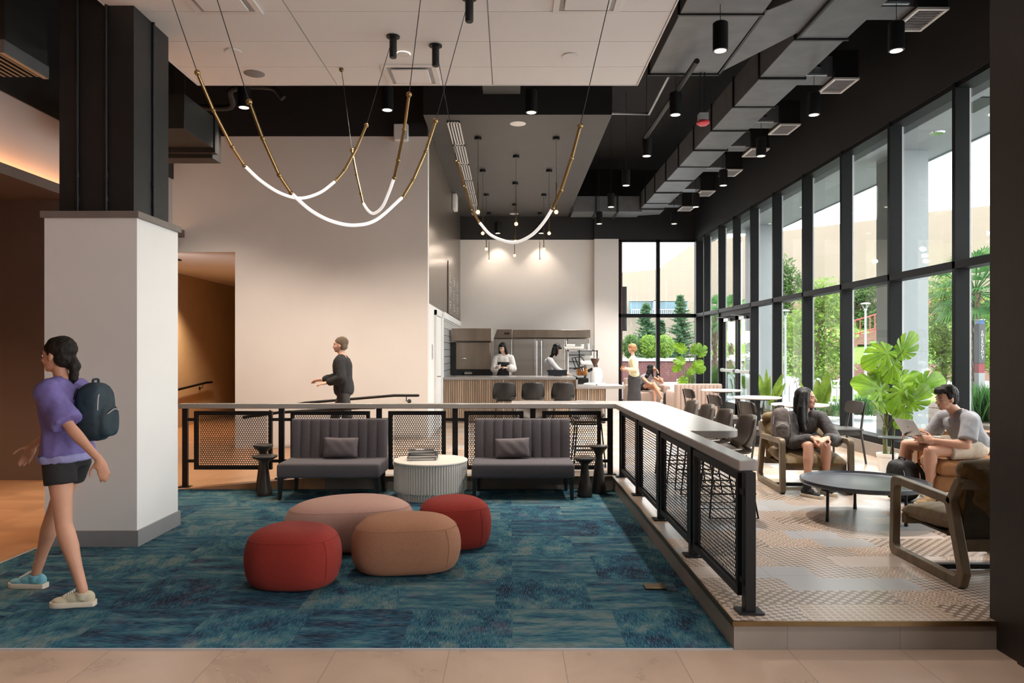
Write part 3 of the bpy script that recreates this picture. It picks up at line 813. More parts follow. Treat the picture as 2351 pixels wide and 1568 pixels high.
# cylinder pendants
def can(x, y, label, zbot=4.8, group='black cylinder pendants'):
    t = thing('cylinder_pendant', label, 'pendant light', (x, y, zbot), 0, group)
    MB().lathe([(.072, 0.0), (.08, .004), (.08, .29), (.07, .30)], 24).lathe([(.062, .006), (.062, .0)], 24).obj('lamp_housing', M['steel_black'], t)
    MB().lathe([(.001, .0), (.062, -.001), (.062, .004), (.001, .005)], 20).obj('lamp_lens', E_CAN, t)
    MB().lathe([(.004, .30), (.004, ZD - zbot)], 6).obj('cord', M['cord'], t)
    return t
for j, y in enumerate((7.87, 10.0, 12.1, 14.24, 16.35, 18.5)):
    o = ['first', 'second', 'third', 'fourth', 'fifth', 'sixth'][j]
    can(2.24, y, 'black cylinder pendant, %s from the near end in the row left of the long duct' % o)
    c = can(4.11, y, 'black cylinder pendant, %s from the near end in the row beside the windows' % o)
    if j in (0, 1, 2, 5):
        MB().lathe([(.001, .62), (.09, .62), (.09, .65), (.001, .66)], 20).obj('canopy', M['chrome'], c)
can(-3.48, 9.7, 'black cylinder pendant in front of the dark beam, behind the left brass swag'); can(-1.62, 9.8, 'black cylinder pendant in front of the dark beam, above the white wall')
can(.29, 9.9, 'black cylinder pendant in front of the dark beam, above the grey soffit')
can(-.32, 20.1, 'small black cylinder pendant at the far dark wall, left of the bulbs', 4.82); can(.86, 20.1, 'small black cylinder pendant at the far dark wall, right of the bulbs', 4.82)

# bare bulb pendants under the grey soffit
def bulb(x, y, label):
    t = thing('bulb_pendant', label, 'pendant light', (x, y, 4.03), 0, 'bare bulb pendants over the counter')
    MB().ell((0, 0, 0), (.035, .035, .035), 16, 10).obj('bulb', E_BULB, t)
    MB().lathe([(.012, .03), (.014, .06), (.009, .08), (.009, .5), (.004, .52)], 12).obj('brass_stem', M['brass'], t)
    MB().lathe([(.003, .5), (.003, 1.29)], 6).obj('cord', M['cord'], t)
    MB().lathe([(.001, 1.25), (.062, 1.25), (.062, 1.30), (.001, 1.30)], 20).obj('canopy', M['steel_black'], t)
for j, y in enumerate((12.86, 15.17, 17.5, 19.8)):
    o = ['nearest', 'second nearest', 'third nearest', 'farthest'][j]
    bulb(-.55, y, 'bare glowing bulb on a brass stem, %s of the left file' % o)
    bulb(.81, y, 'bare glowing bulb on a brass stem, %s of the right file' % o)
for j, y in enumerate((14.06, 16.3, 18.65)):
    bulb(.125, y, 'bare glowing bulb on a brass stem, %s of the middle file' % ['nearest', 'middle', 'farthest'][j])

# slot diffuser in the soffit
for k in range(6):
    y0 = 11.95 + k * 1.36
    t = thing('slot_diffuser', '%s white slotted air diffuser from the near end of the strip in the grey soffit' % ['first', 'second', 'third', 'fourth', 'fifth', 'sixth'][k], 'vent', (-.91, y0, 5.33), 0, 'slot diffusers in the soffit')
    f = MB(); f.box(-.105, .105, 0, 1.33, -.012, 0)
    f.obj('backing', M['steel_black'], t)
    g = MB()
    for i in range(5): g.box(-.105 + i * .0465, -.105 + i * .0465 + .024, 0, 1.33, -.022, -.012)
    g.box(-.105, .105, 0, .05, -.022, -.012); g.box(-.105, .105, 1.28, 1.33, -.022, -.012)
    g.obj('slotted_face', M['white_plastic'], t)
def disc(name, label, cat, x, y, z, r, m, ring=None):
    o = MB().lathe([(.001, -.012), (r * .82, -.012), (r, -.004), (r, 0), (.001, 0)], 28, (0, 0, 0)).obj(name, m)
    o.location = (x, y, z); tag(o, label, cat)
    if ring: MB().lathe([(r*.78, -.014), (r, -.014), (r, 0), (r*.78, 0)], 28).obj('rim', ring, o)
    return o
disc('ceiling_speaker', 'round white speaker near the front of the grey soffit', 'speaker', .135, 12.1, 5.33, .13, M['white_plastic'])
disc('ceiling_speaker', 'round white speaker far back in the grey soffit', 'speaker', .12, 20.0, 5.33, .12, M['white_plastic'])
p = atz(584, 169, 4.5); disc('ceiling_speaker', 'round grey speaker near the far left edge of the white panel ceiling', 'speaker', p.x, p.y, 4.5, .105, M['speaker_grey'])
p = atz(536, 117, 4.5); disc('recessed_downlight', 'unlit recessed downlight in the left of the white panel ceiling', 'downlight', p.x, p.y, 4.5, .075, M['white_plastic'], M['ceiling_panel'])
p = atz(1309, 127, 4.5); disc('recessed_downlight', 'unlit recessed downlight in the right of the white panel ceiling', 'downlight', p.x, p.y, 4.5, .075, M['white_plastic'], M['ceiling_panel'])
p = atz(926, 123, 4.5); DL = p; disc('recessed_downlight', 'glowing recessed downlight beside a black swag canopy', 'downlight', p.x, p.y, 4.5, .062, E_DOWN, M['white_plastic'])
p = atz(1010, 199, 4.5)
def sq_vent(px, py, label, w=.56, d=.56):
    q = atz(px, py, 4.5)
    t = thing('square_vent', label, 'vent', (q.x, q.y, 4.5), 0, 'square vents in the white ceiling')
    f = MB(); f.box(-w/2, w/2, -d/2, -d/2+.05, -.014, 0).box(-w/2, w/2, d/2-.05, d/2, -.014, 0).box(-w/2, -w/2+.05, -d/2+.05, d/2-.05, -.014, 0).box(w/2-.05, w/2, -d/2+.05, d/2-.05, -.014, 0)
    f.obj('vent_frame', M['white_plastic'], t)
    MB().box(-w/2+.05, w/2-.05, -d/2+.05, d/2-.05, -.006, -.001).obj('vent_throat', M['grey_plastic'], t)
    MB().box(-w/2+.09, w/2-.09, -d/2+.09, d/2-.09, -.028, -.014).obj('vent_plate', M['ceiling_panel'], t, bevel=.008)
sq_vent(945, 171, 'square air vent at the far edge of the white panel ceiling, behind the lit downlight')
sq_vent(500, -6, 'square air vent at the top left of the white panel ceiling')
sq_vent(1352, -8, 'square air vent at the top right of the white panel ceiling')
# emergency fixtures, sprinklers, black return box
t = MB().box(-.12, .12, -.1, 0, -.14, .14).obj('wall_device', M['white_plastic'], bevel=.02); t.location = (-1.79, 12.27, 5.22)
tag(t, 'white rounded box mounted at the top of the white wall', 'wall box')
t = MB().box(-.06, .06, -.2, .2, -.19, .19).obj('wall_device', M['white_plastic'], bevel=.03); p = atd(1067, 460, 13.6); t.location = (-1.30, 17.6, 5.15)
tag(t, 'white upright box on the dark wall beside the slotted strip', 'wall box')
t = thing('return_grille', 'black return air box hung below the dark beam, above the grey soffit', 'vent', (-.12, 10.9, 5.52), 0)
MB().box(-.25, .25, -.35, .3, .02, 1.08).obj('box_body', M['duct_side'], t); MB().box(-.28, .28, -.38, .33, -.01, .02).obj('grille', M['steel_black'], t)
t = thing('black_diffuser', 'black ceiling diffuser box at the top left corner', 'vent', (-4.85, 7.0, 4.32), 0)
MB().box(-.66, .28, -.3, .32, .02, 2.275).obj('box_body', M['black_paint'], t)
g = MB()
for k in range(14): g.box(-.66 + k * .065, -.63 + k * .065, -.3, .3, -.01, .02)
g.obj('grille', M['duct_side'], t); MB().box(.24, .29, -.32, .33, -.02, .1).obj('box_edge', M['duct'], t)
t = thing('alarm_strobe', 'red dome alarm hanging from conduits beside the long duct', 'alarm', (atd(1614, 282, 9.8).x, 9.8, atd(1614, 282, 9.8).z), 0)
MB().lathe([(.001, -.035), (.05, -.035), (.085, -.01), (.085, .01), (.06, .03)], 24).obj('red_lens', M['red_alarm'], t)
MB().box(-.06, .06, -.06, .06, .03, .12).obj('junction_box', M['galv'], t)
for dx in (-.03, .02): MB().lathe([(.008, .12), (.008, 1.98)], 8, (dx, 0, 0)).obj('conduit', M['duct_side'], t)
# pipes on the right and left
o = MB().tube([atd(1405, 260, 11.5), atd(1490, 262, 11.5), atd(1535, 175, 9.9)], .02).obj('sprinkler_pipe', M['galv']); tag(o, 'bent grey pipe right of the soffit corner', 'pipe')
o = MB().tube([atd(1478, 322, 12.2), atd(1600, 140, 9.0)], .035).obj('sprinkler_pipe', M['duct_side']); tag(o, 'thick dark slanting pipe behind the hanging cylinders', 'pipe')
o = MB().tube(spline([atd(440, 245, 10.6), atd(530, 245, 10.6), atd(533, 205, 10.4), atd(620, 200, 10.4), atd(650, 226, 10.4)], 6), .045).obj('sprinkler_pipe', M['duct_side']); tag(o, 'thick dark bent pipe below the left of the white ceiling', 'pipe')
# corridor ceiling slot
o = MB().box(-6.95, -5.9, 13.2, 13.32, 3.235, 3.262).obj('slot_diffuser', M['steel_black']); tag(o, 'dark slot vent in the ceiling inside the corridor opening', 'vent')

# ================================================================= SWAG LIGHTS
def plane_pt(px, py, A, B):
    # point on the vertical plane through anchors A, B seen at that pixel
    k = (px - VX) / FPX
    den = (B[0] - A[0]) - k * (B[1] - A[1])
    t = (k * A[1] - A[0]) / den
    D = A[1] + t * (B[1] - A[1])
    return Vector((k * D, D, CH - (py - VY) * D / FPX))
def swag(label, A, B, left, tube, right, canA=True, canB=True):
    t = thing('swag_light', label, 'chandelier', (0, 0, 0), 0, 'brass swag lights under the white ceiling')
    L = [plane_pt(x, y, A, B) for x, y in left]; Rr = [plane_pt(x, y, A, B) for x, y in right]
    T = [plane_pt(x, y, A, B) for x, y in tube]
    for side in (L, Rr):
        for i in range(len(side) - 1):
            MB().tube([side[i], side[i+1]], .0115, 12).obj('brass_rod', M['brass'], t)
        for i, q in enumerate(side): MB().ell(q, ((.021,)*3 if i == 0 else (.0165,)*3), 14, 8).obj('brass_joint', M['brass'], t)
    sp = spline([L[-1]] + T + [Rr[-1]], 8)
    MB().tube(sp, .0125, 12).obj('light_tube', E_TUBE, t)
    for (S, An) in ((L, A), (Rr, B)):
        MB().tube([S[0], Vector((An[0], An[1], 4.5 if An[2] else 4.5))], .0032, 6).obj('cord', M['cord'], t)
    for An, c in ((A, canA), (B, canB)):
        if c == 'ball': MB().ell((An[0], An[1], 4.485), (.024,)*3, 14, 8).obj('canopy', M['brass_dark'], t)
        elif c: MB().lathe([(.001, 4.30), (.03, 4.30), (.034, 4.31), (.034, 4.485), (.062, 4.487), (.062, 4.498), (.001, 4.499)], 20, (An[0], An[1], 0)).obj('canopy', M['steel_black'], t)
swag('brass and white swag light, leftmost, its low white curve in front of the white wall', (-2.46, 5.0, 1), (-1.07, 6.8, 1),
     [(453, 167), (490, 254), (533, 337), (561, 380)], [(600, 416), (645, 444), (690, 455), (735, 442)], [(841, 288), (818, 341), (791, 391), (770, 416)])
swag('widest brass and white swag light, its white curve hanging lowest over the white wall', (-2.04, 4.6, 1), (-.33, 6.06, 1),
     [(572, 234), (603, 318), (641, 402), (668, 443)], [(715, 484), (765, 509), (815, 517), (865, 504)], [(1000, 278), (977, 348), (948, 414), (925, 452)])
swag('narrow steep brass and white swag light hung from a brass ball', (-1.72, 7.57, 1), (-.52, 4.9, 1),
     [(808, 345), (819, 402), (829, 445), (834, 467)], [(845, 483), (858, 490), (877, 476), (893, 442)], [(939, 217), (928, 297), (914, 368), (905, 408)], 'ball', True)
swag('rightmost brass and white swag light in front of the grey soffit', (-.70, 7.0, 1), (.79, 4.9, 1),
     [(1050, 373), (1067, 430), (1085, 485), (1101, 511)], [(1125, 538), (1155, 552), (1185, 556), (1220, 540), (1247, 512)], [(1332, 289), (1312, 364), (1288, 437), (1269, 478)])

# ================================================================= RAILING
def perforated(name, w, h, parent, mapf, pitch=.0275, r=.0112, th=.0012):
    """sheet with round-ish holes on a honeycomb; mapf(u, v, n) -> point"""
    vs = []; fs = []
    dx = pitch; dy = pitch * math.sqrt(3) / 2
    nx = int(w / dx); ny = int(h / dy)
    ox = (w - nx * dx) / 2; oy = (h - ny * dy) / 2
    R6 = pitch / math.sqrt(3)
    for j in range(ny):
        for i in range(nx - (j % 2)):
            cx = ox + (i + .5 + .5 * (j % 2)) * dx; cy = oy + (j + .5) * dy
            b = len(vs)
            for s_ in (th/2, -th/2):
                for k in range(6):
                    a = PI/6 + k * PI/3
                    vs.append(mapf(cx + R6 * math.cos(a), cy + R6 * math.sin(a), s_))
                for k in range(6):
                    a = PI/6 + k * PI/3
                    vs.append(mapf(cx + r * math.cos(a), cy + r * math.sin(a), s_))
            for k in range(6):
                k2 = (k + 1) % 6
                fs.append((b+k, b+k2, b+6+k2, b+6+k))
                fs.append((b+12+k2, b+12+k, b+18+k, b+18+k2))
                fs.append((b+6+k, b+6+k2, b+18+k2, b+18+k))
    mb = MB(); mb.add(vs, fs)
    # margins so the sheet meets its frame
    def q(u0, u1, v0, v1):
        p = [mapf(u, v, s_) for s_ in (-th/2, th/2) for v in (v0, v1) for u in (u0, u1)]
        mb.add(p, [(0, 2, 3, 1), (4, 5, 7, 6), (0, 1, 5, 4), (2, 6, 7, 3), (0, 4, 6, 2), (1, 3, 7, 5)])
    q(-.01, ox, 0, h); q(w - ox, w + .01, 0, h); q(0, w, -.01, oy); q(0, w, h - oy, h + .01)
    return mb.obj(name, M['steel_black'], parent, smooth=False)

rail = thing('railing', 'black steel guard railing of perforated panels under a grey stone bar top', 'railing', (0, 0, 0))
top = MB()
tp = rpoly([(-3.9, 8.72), (1.245, 8.72), (1.285, 4.15), (1.395, 4.15), (1.395, 5.74), (1.81, 5.72), (1.81, 9.22), (.02, 9.22), (.02, 8.84), (-3.9, 8.84)], [0, 0, .012, .02, .03, .24, .25, 0, 0, 0])
top.prism(tp, .932, .990); top.obj('bar_top', M['stone_grey'], rail, bevel=.006)
px_ = [-3.84, -2.70, -1.545, -.645, .275, 1.19]
def post(x, y, zf):
    MB().box(x - .032, x + .032, y - .02, y + .02, zf, .932).box(x - .07, x + .07, y - .05, y + .05, zf, zf + .012).obj('post', M['steel_black'], rail, bevel=.003)
for x in px_:
    zf = 0 if x < -3.5 else (.10 if x < -2.6 else PZ)
    post(x, 8.77, zf)
ry = [4.13, 5.27, 6.40, 7.50, 8.62]
for y in ry:
    x = 1.325 if y < 4.5 else 1.30
    MB().box(x - .02, x + .04, y - .03, y + .035, PZ, .932).box(x - .06, x + .08, y - .06, y + .06, PZ, PZ + .012).obj('post', M['steel_black'], rail, bevel=.003)
def panel(x0, y0, x1, y1, z0=.21, z1=.90):
    a = Vector((x0, y0, 0)); b = Vector((x1, y1, 0)); d = (b - a); L = d.length; d.normalize(); nrm = Vector((-d.y, d.x, 0))
    f = MB(); w = .04
    P = lambda u, z: a + d * u + Vector((0, 0, z))
    f.bar(P(0, z0 + w/2), P(L, z0 + w/2), .045, w); f.bar(P(0, z1 - w/2), P(L, z1 - w/2), .045, w)
    f.bar(P(w/2, z0 + w), P(w/2, z1 - w), .045, w, up=d); f.bar(P(L - w/2, z0 + w), P(L - w/2, z1 - w), .045, w, up=d)
    for z in (z0 + .10, z1 - .10):
        f.bar(P(-.085, z), P(.005, z), .03, .035); f.bar(P(L - .005, z), P(L + .085, z), .03, .035)
    fr = f.obj('mesh_panel', M['steel_black'], rail)
    perforated('perforated_sheet', L - 2 * w, z1 - z0 - 2 * w, fr, lambda u, v, s_: a + d * (u + w) + Vector((0, 0, z0 + w + v)) + nrm * s_)
for i in range(5):
    panel(px_[i] + .11, 8.77, px_[i+1] - .11, 8.77)
for i in range(4):
    panel(1.315 if i == 0 else 1.31, ry[i] + .07, 1.31, ry[i+1] - .07, .22, .915)

# handrails
t = thing('handrail', 'round black handrail with bracket climbing past the white wall', 'handrail', (0, 0, 0))
D_ = 11.9
MB().tube([atd(640, 935, D_), atd(700, 925, D_), atd(905, 908, D_), atd(960, 908, D_)], .022, 12, cap='round').obj('rail_bar', M['steel_black'], t)
p = atd(933, 910, D_)
MB().tube([p, p + Vector((0, 0, -.07)), p + Vector((0, .3, -.1))], .008, 8).ell(p + Vector((0, .34, -.1)), (.035, .04, .035), 12, 8).obj('bracket', M['steel_black'], t)
t = thing('handrail', 'second black handrail lower behind the bar top, rising to the right', 'handrail', (0, 0, 0))
MB().tube([atd(560, 958, 10.2), atd(640, 947, 10.2), atd(830, 936, 10.2), atd(860, 936, 10.2)], .022, 12, cap='round').obj('rail_bar', M['steel_black'], t)
for xx in (-3.3, -2.3):
    MB().lathe([(.014, .05), (.014, .80 + (xx + 3.3) * .04)], 8, (xx, 10.2, 0)).obj('post', M['steel_black'], t)
t = thing('handrail', 'short black handrail on the brown corridor wall', 'handrail', (0, 0, 0))
MB().tube([(-6.92, 14.9, .78), (-6.92, 16.9, .90), (-6.92, 17.2, .90)], .025, 12, cap='round').obj('rail_bar', M['steel_black'], t)
MB().tube([(-6.92, 16.7, .88), (-6.92, 16.7, .80), (-6.99, 16.7, .78)], .008, 8).ell((-6.99, 16.7, .78), (.012, .04, .04), 12, 8).obj('bracket', M['steel_black'], t)
# floor box
o = MB().box(-.07, .07, -.055, .055, 0, .012).obj('floor_box', M['brass_dark'], bevel=.002); q = atz(1503, 1350, .0); o.location = (q.x, q.y, 0.004); tag(o, 'small brown cover plate set in the carpet by the step', 'floor outlet')
# light switch
o = MB().box(0, .012, -.04, .04, -.13, .13).box(.01, .016, -.02, .02, .02, .09).box(.01, .016, -.02, .02, -.09, -.02).obj('light_switch', M['galv'], bevel=.003)
p = atd(991, 808, 1.47 * 1700 / 179); o.location = (-1.36, 13.0, 1.60); tag(o, 'narrow grey wall switch left of the kitchen', 'switch')
# ================================================================= SOFT HELPERS
def pillow_mesh(w, h, t, n=18, pinch=.35):
    """scatter-cushion: x width, z height, y thickness, knife edge"""
    mb = MB()
    def f(side):
        def g(u, v):
            x = (u - .5) * 2; z = (v - .5) * 2
            k = (1 - abs(x) ** 2.6) * (1 - abs(z) ** 2.6)
            k = max(0, k) ** .45
            c = 1 - .05 * (1 - abs(x)) * (abs(z) ** 4) ; c2 = 1 - .05 * (1 - abs(z)) * (abs(x) ** 4)
            wr = .004 * math.sin(9 * x + 5 * z) * k
            return Vector((x * w / 2 * c2, side * (t / 2 * k + wr), z * h / 2 * c))
        return g
    mb.grid(f(1), n, n); mb.grid(f(-1), n, n)
    return mb

def rslab(mb, x0, x1, y0, y1, z0, z1, r=.04, n=4):
    """box with rounded vertical and horizontal edges via a superellipsoid-like shell"""
    cx, cy, cz = (x0+x1)/2, (y0+y1)/2, (z0+z1)/2
    base = rpoly([(x0, y0), (x1, y0), (x1, y1), (x0, y1)], r, n)
    seq = [(math.cos(a), math.sin(a)) for a in [i * PI / 2 / n for i in range(n + 1)]]
    rings = []
    for (c, s_) in reversed(seq): rings.append((1 - c, z0 + r * (1 - s_)))
    for (c, s_) in seq: rings.append((1 - c, z1 - r * (1 - s_)))
    vs = []; N_ = len(base)
    for (ins, z) in rings:
        for (x, y) in base:
            d = Vector((x - cx, y - cy))
            sx = 1 - ins * r / max(.001, (x1 - x0) / 2); sy = 1 - ins * r / max(.001, (y1 - y0) / 2)
            vs.append((cx + d.x * sx, cy + d.y * sy, z))
    fs = [tuple(range(N_ - 1, -1, -1)), tuple((len(rings)-1) * N_ + k for k in range(N_))]
    for i in range(len(rings) - 1):
        for k in range(N_):
            k2 = (k + 1) % N_
            fs.append((i*N_+k, i*N_+k2, (i+1)*N_+k2, (i+1)*N_+k))
    return mb.add(vs, fs)

# ================================================================= BENCHES
def make_bench(x, label):
    t = thing('channel_back_bench', label, 'bench', (x, 7.95, .004), 0, 'dark channel back benches')
    W = 1.11
    s = MB(); rslab(s, 0, W, 0, .62, .235, .395, .03); s.obj('seat', M['bench_fabric'], t)
    # back with vertical channels, leaning a little
    def back(u, v):
        # u around the cross-section, v along x
        return None
    b = MB(); nch = 10; cw = (W - .02) / nch
    for i in range(nch):
        x0 = .01 + i * cw
        prof = []
        for k in range(7):
            a = -1 + 2 * k / 6
            prof.append((x0 + cw * (k / 6), -.018 * math.sqrt(max(0, 1 - a * a)) ** .8))
        vs = []; zs = [.36, .38, .60, .795, .822, .828]; ins = [0, 0, 0, 0, .012, .03]
        for z, q in zip(zs, ins):
            yb = .49 + (z - .36) * .10
            for (px, py) in prof: vs.append((px, yb + py + q, z))
        fs = []
        for j in range(len(zs) - 1):
            for k in range(6): fs.append((j*7+k, j*7+k+1, (j+1)*7+k+1, (j+1)*7+k))
        b.add(vs, fs)
    P = [(.49, .36), (.60, .36), (.645, .80), (.63, .828), (.565, .828), (.533, .80)]
    b.prismx([(y_, z_) for y_, z_ in [(.495, .36), (.60, .36), (.64, .80), (.625, .826), (.56, .826), (.545, .80)]], .01, W - .01)
    b.obj('backrest', M['bench_fabric'], t)
    for (lx, ly) in ((.035, .04), (W - .035, .04), (.06, .57), (W - .06, .57)):
        m = MB(); sx = -.008 if lx < .5 else .008
        vs = []
        for (z, h_, o) in ((.24, .026, 0), (0, .017, 1)):
            for (i, j) in ((-1, -1), (1, -1), (1, 1), (-1, 1)): vs.append((lx + i*h_ + o*sx, ly + j*h_, z))
        m.add(vs, [(0, 1, 2, 3), (7, 6, 5, 4), (0, 4, 5, 1), (1, 5, 6, 2), (2, 6, 7, 3), (3, 7, 4, 0)])
        m.obj('leg', M['black_leg'], t, bevel=.003)
    return t
make_bench(-2.507, 'charcoal channel back bench on the left, between an hourglass table pair and the drum table')
make_bench(-.41, 'charcoal bench with channel stitched back on the right, between the drum table and the step')
for x, z, lab, tw in ((-1.905, .512, 'grey rectangular cushion leaning on the left bench', .02), (.035, .505, 'grey rectangular cushion leaning on the right bench', -.03)):
    o = pillow_mesh(.385, .225, .12).obj('cushion', M['pillow_fabric']); o.location = (x, 8.36, z + .01); o.rotation_euler = (R(-12), tw, R(3)); tag(o, lab, 'cushion', 'bench cushions')

# ================================================================= STOOL TABLES (hourglass)
def hour(x, y, h, label, r=.14):
    prof = [(.001, 0), (.082, 0), (.085, .008), (.080, .05), (.062, h * .38), (.043, h * .68), (.040, h * .80), (.052, h * .86), (r * .80, h * .93), (r * .97, h * .965), (r, h * .985), (r * .985, h), (r * .9, h + .004), (.001, h + .004)]
    t = MB().lathe(prof, 40).obj('pedestal_table', M['bronze_table'], angle=30)
    t.location = (x, y, .004); return tag(t, label, 'side table', 'dark hourglass side tables')
hour(-2.73, 8.25, .44, 'low dark hourglass table, front one of the pair by the left bench')
hour(-2.83, 8.50, .53, 'taller dark hourglass table, back one of the pair by the left bench', .115)
hour(.83, 8.18, .43, 'low dark hourglass table, front one of the pair by the right bench', .125)
hour(1.01, 8.38, .535, 'taller dark hourglass table, back one of the pair in the corner by the step', .105)

# ================================================================= DRUM TABLE
t = thing('drum_table', 'round fluted cream white drum table between the two benches', 'coffee table', (-.875, 8.2, .004))
def fluted(r, z0, z1, n=84, d=.009):
    mb = MB(); k = n * 6; vs = []; 
    for z in (z0, z1):
        for i in range(k):
            a = 2 * PI * i / k; rr = r - d * (abs(math.sin(n * a / 2)) < .42) * 1.0 - d * .35 * (1 - abs(math.sin(n * a / 2)))
            vs.append((rr * math.cos(a), rr * math.sin(a), z))
    fs = [(i, (i+1) % k, k + (i+1) % k, k + i) for i in range(k)]
    fs += [tuple(range(k - 1, -1, -1)), tuple(range(k, 2*k))]
    return mb.add(vs, fs)
fluted(.405, .085, .392).obj('fluted_drum', M['drum_white'], t, smooth=False)
fluted(.375, 0, .08, 78).obj('fluted_plinth', M['drum_white'], t, smooth=False)
MB().lathe([(.001, .078), (.385, .078), (.385, .088), (.001, .088)], 64).obj('groove', M['drum_white'], t)
MB().lathe([(.001, .388), (.408, .388), (.412, .394), (.410, .404), (.404, .408), (.001, .408)], 72).obj('table_top', M['drum_white'], t, angle=30)
bz = .412
for i, (w, d, h, dx, rz, lab) in enumerate(((.31, .22, .030, .0, 4, 'lowest black covered book in the stack on the drum table'), (.325, .225, .026, .012, 9, 'second black covered book from the bottom of the drum table stack'), (.28, .20, .024, .03, -3, 'third black covered book from the bottom of the drum table stack'), (.28, .19, .026, .0, 6, 'topmost black covered book on the drum table'))):
    t = thing('book', lab, 'book', (-.975 + dx, 8.20, bz), R(rz), 'books on the drum table')
    MB().box(-w/2, w/2, -d/2, d/2, 0, .003).box(-w/2, w/2, -d/2, d/2, h - .003, h).box(w/2 - .004, w/2, -d/2, d/2, 0, h).obj('cover', M['book_black'], t)
    MB().box(-w/2 + .006, w/2 - .004, -d/2 + .005, d/2 - .005, .003, h - .003).obj('pages', M['paper'], t)
    if i == 3: MB().lathe([(.001, h), (.05, h), (.05, h + .0012), (.001, h + .0012)], 20, (-.02, 0, 0)).obj('cover_emblem', M['grey_plastic'], t)
    bz += h + .0005

# ================================================================= OTTOMANS
def ottoman(x, y, a, b, h, rz, m, label, bul=.06, e=.8, wob=.06, ph=0):
    """puffy pebble pouf: top seam, bulging side, tucked base"""
    prof = [(0.0, .0), (.60, .0), (.77, .012), (.86, .05), (.925, .13), (.972, .25), (.995, .38), (1.0, .50), (.985, .63), (.95, .74), (.895, .83), (.81, .90), (.69, .948), (.52, .98), (.28, .996), (0.0, 1.0)]
    n = 72; vs = []; fs = []
    for (rr, z) in prof:
        for k in range(n):
            t_ = 2 * PI * k / n; c = math.cos(t_); s_ = math.sin(t_)
            den = (abs(c) ** (2 / e) + abs(s_) ** (2 / e)) ** (-e / 2)
            w = 1 + wob * math.cos(3 * t_ + ph)
            vs.append((a * rr * c * den * w, b * rr * s_ * den * w, h * z))
    mb = MB(); 
    for i in range(len(prof) - 1):
        for k in range(n):
            k2 = (k + 1) % n; fs.append((i*n+k, i*n+k2, (i+1)*n+k2, (i+1)*n+k))
    mb.add(vs, fs)
    o = mb.obj('ottoman', m, angle=80, sub=1)
    o.location = (x, y, .003); o.rotation_euler = (0, 0, rz)
    # stitched seam round the shoulder and down one side
    sm = MB(); pts = []
    for k in range(n + 1):
        t_ = 2 * PI * k / n; c = math.cos(t_); s_ = math.sin(t_)
        den = (abs(c) ** (2 / e) + abs(s_) ** (2 / e)) ** (-e / 2); w = 1 + wob * math.cos(3 * t_ + ph)
        pts.append((a * .9115 * c * den * w, b * .9115 * s_ * den * w, h * .815))
    sm.tube(pts, .0022, 6)
    t_ = -rz - PI/2 + .9; c = math.cos(t_); s_ = math.sin(t_)
    den = (abs(c) ** (2 / e) + abs(s_) ** (2 / e)) ** (-e / 2); w = 1 + wob * math.cos(3 * t_ + ph)
    sm.tube([(a * q * c * den * w, b * q * s_ * den * w, h * z) for q, z in ((.9115, .815), (.953, .74), (.988, .63), (1.003, .50), (.998, .38), (.975, .25), (.93, .13))], .0018, 6)
    sm.obj('seam', m, o)
    return tag(o, label, 'ottoman', 'low pebble shaped ottomans')
ottoman(-1.49, 5.12, .32, .275, .405, R(-8), M['ottoman_red'], 'dark red round pouf at the front left of the ottoman group', ph=.5, wob=.03)
ottoman(-1.30, 6.08, .52, .33, .41, R(14), M['ottoman_pink'], 'large pale pink oval pouf, widest of the group, behind the others', wob=.05, ph=2.0, e=.92)
ottoman(-.765, 5.47, .395, .28, .40, R(7), M['ottoman_tan'], 'camel tan oval pouf in the front middle of the ottoman group', ph=1, wob=.03, e=.72)
ottoman(-.46, 6.12, .295, .27, .405, R(20), M['ottoman_red'], 'bright red pouf at the back right of the ottoman group', ph=2.2, wob=.04)

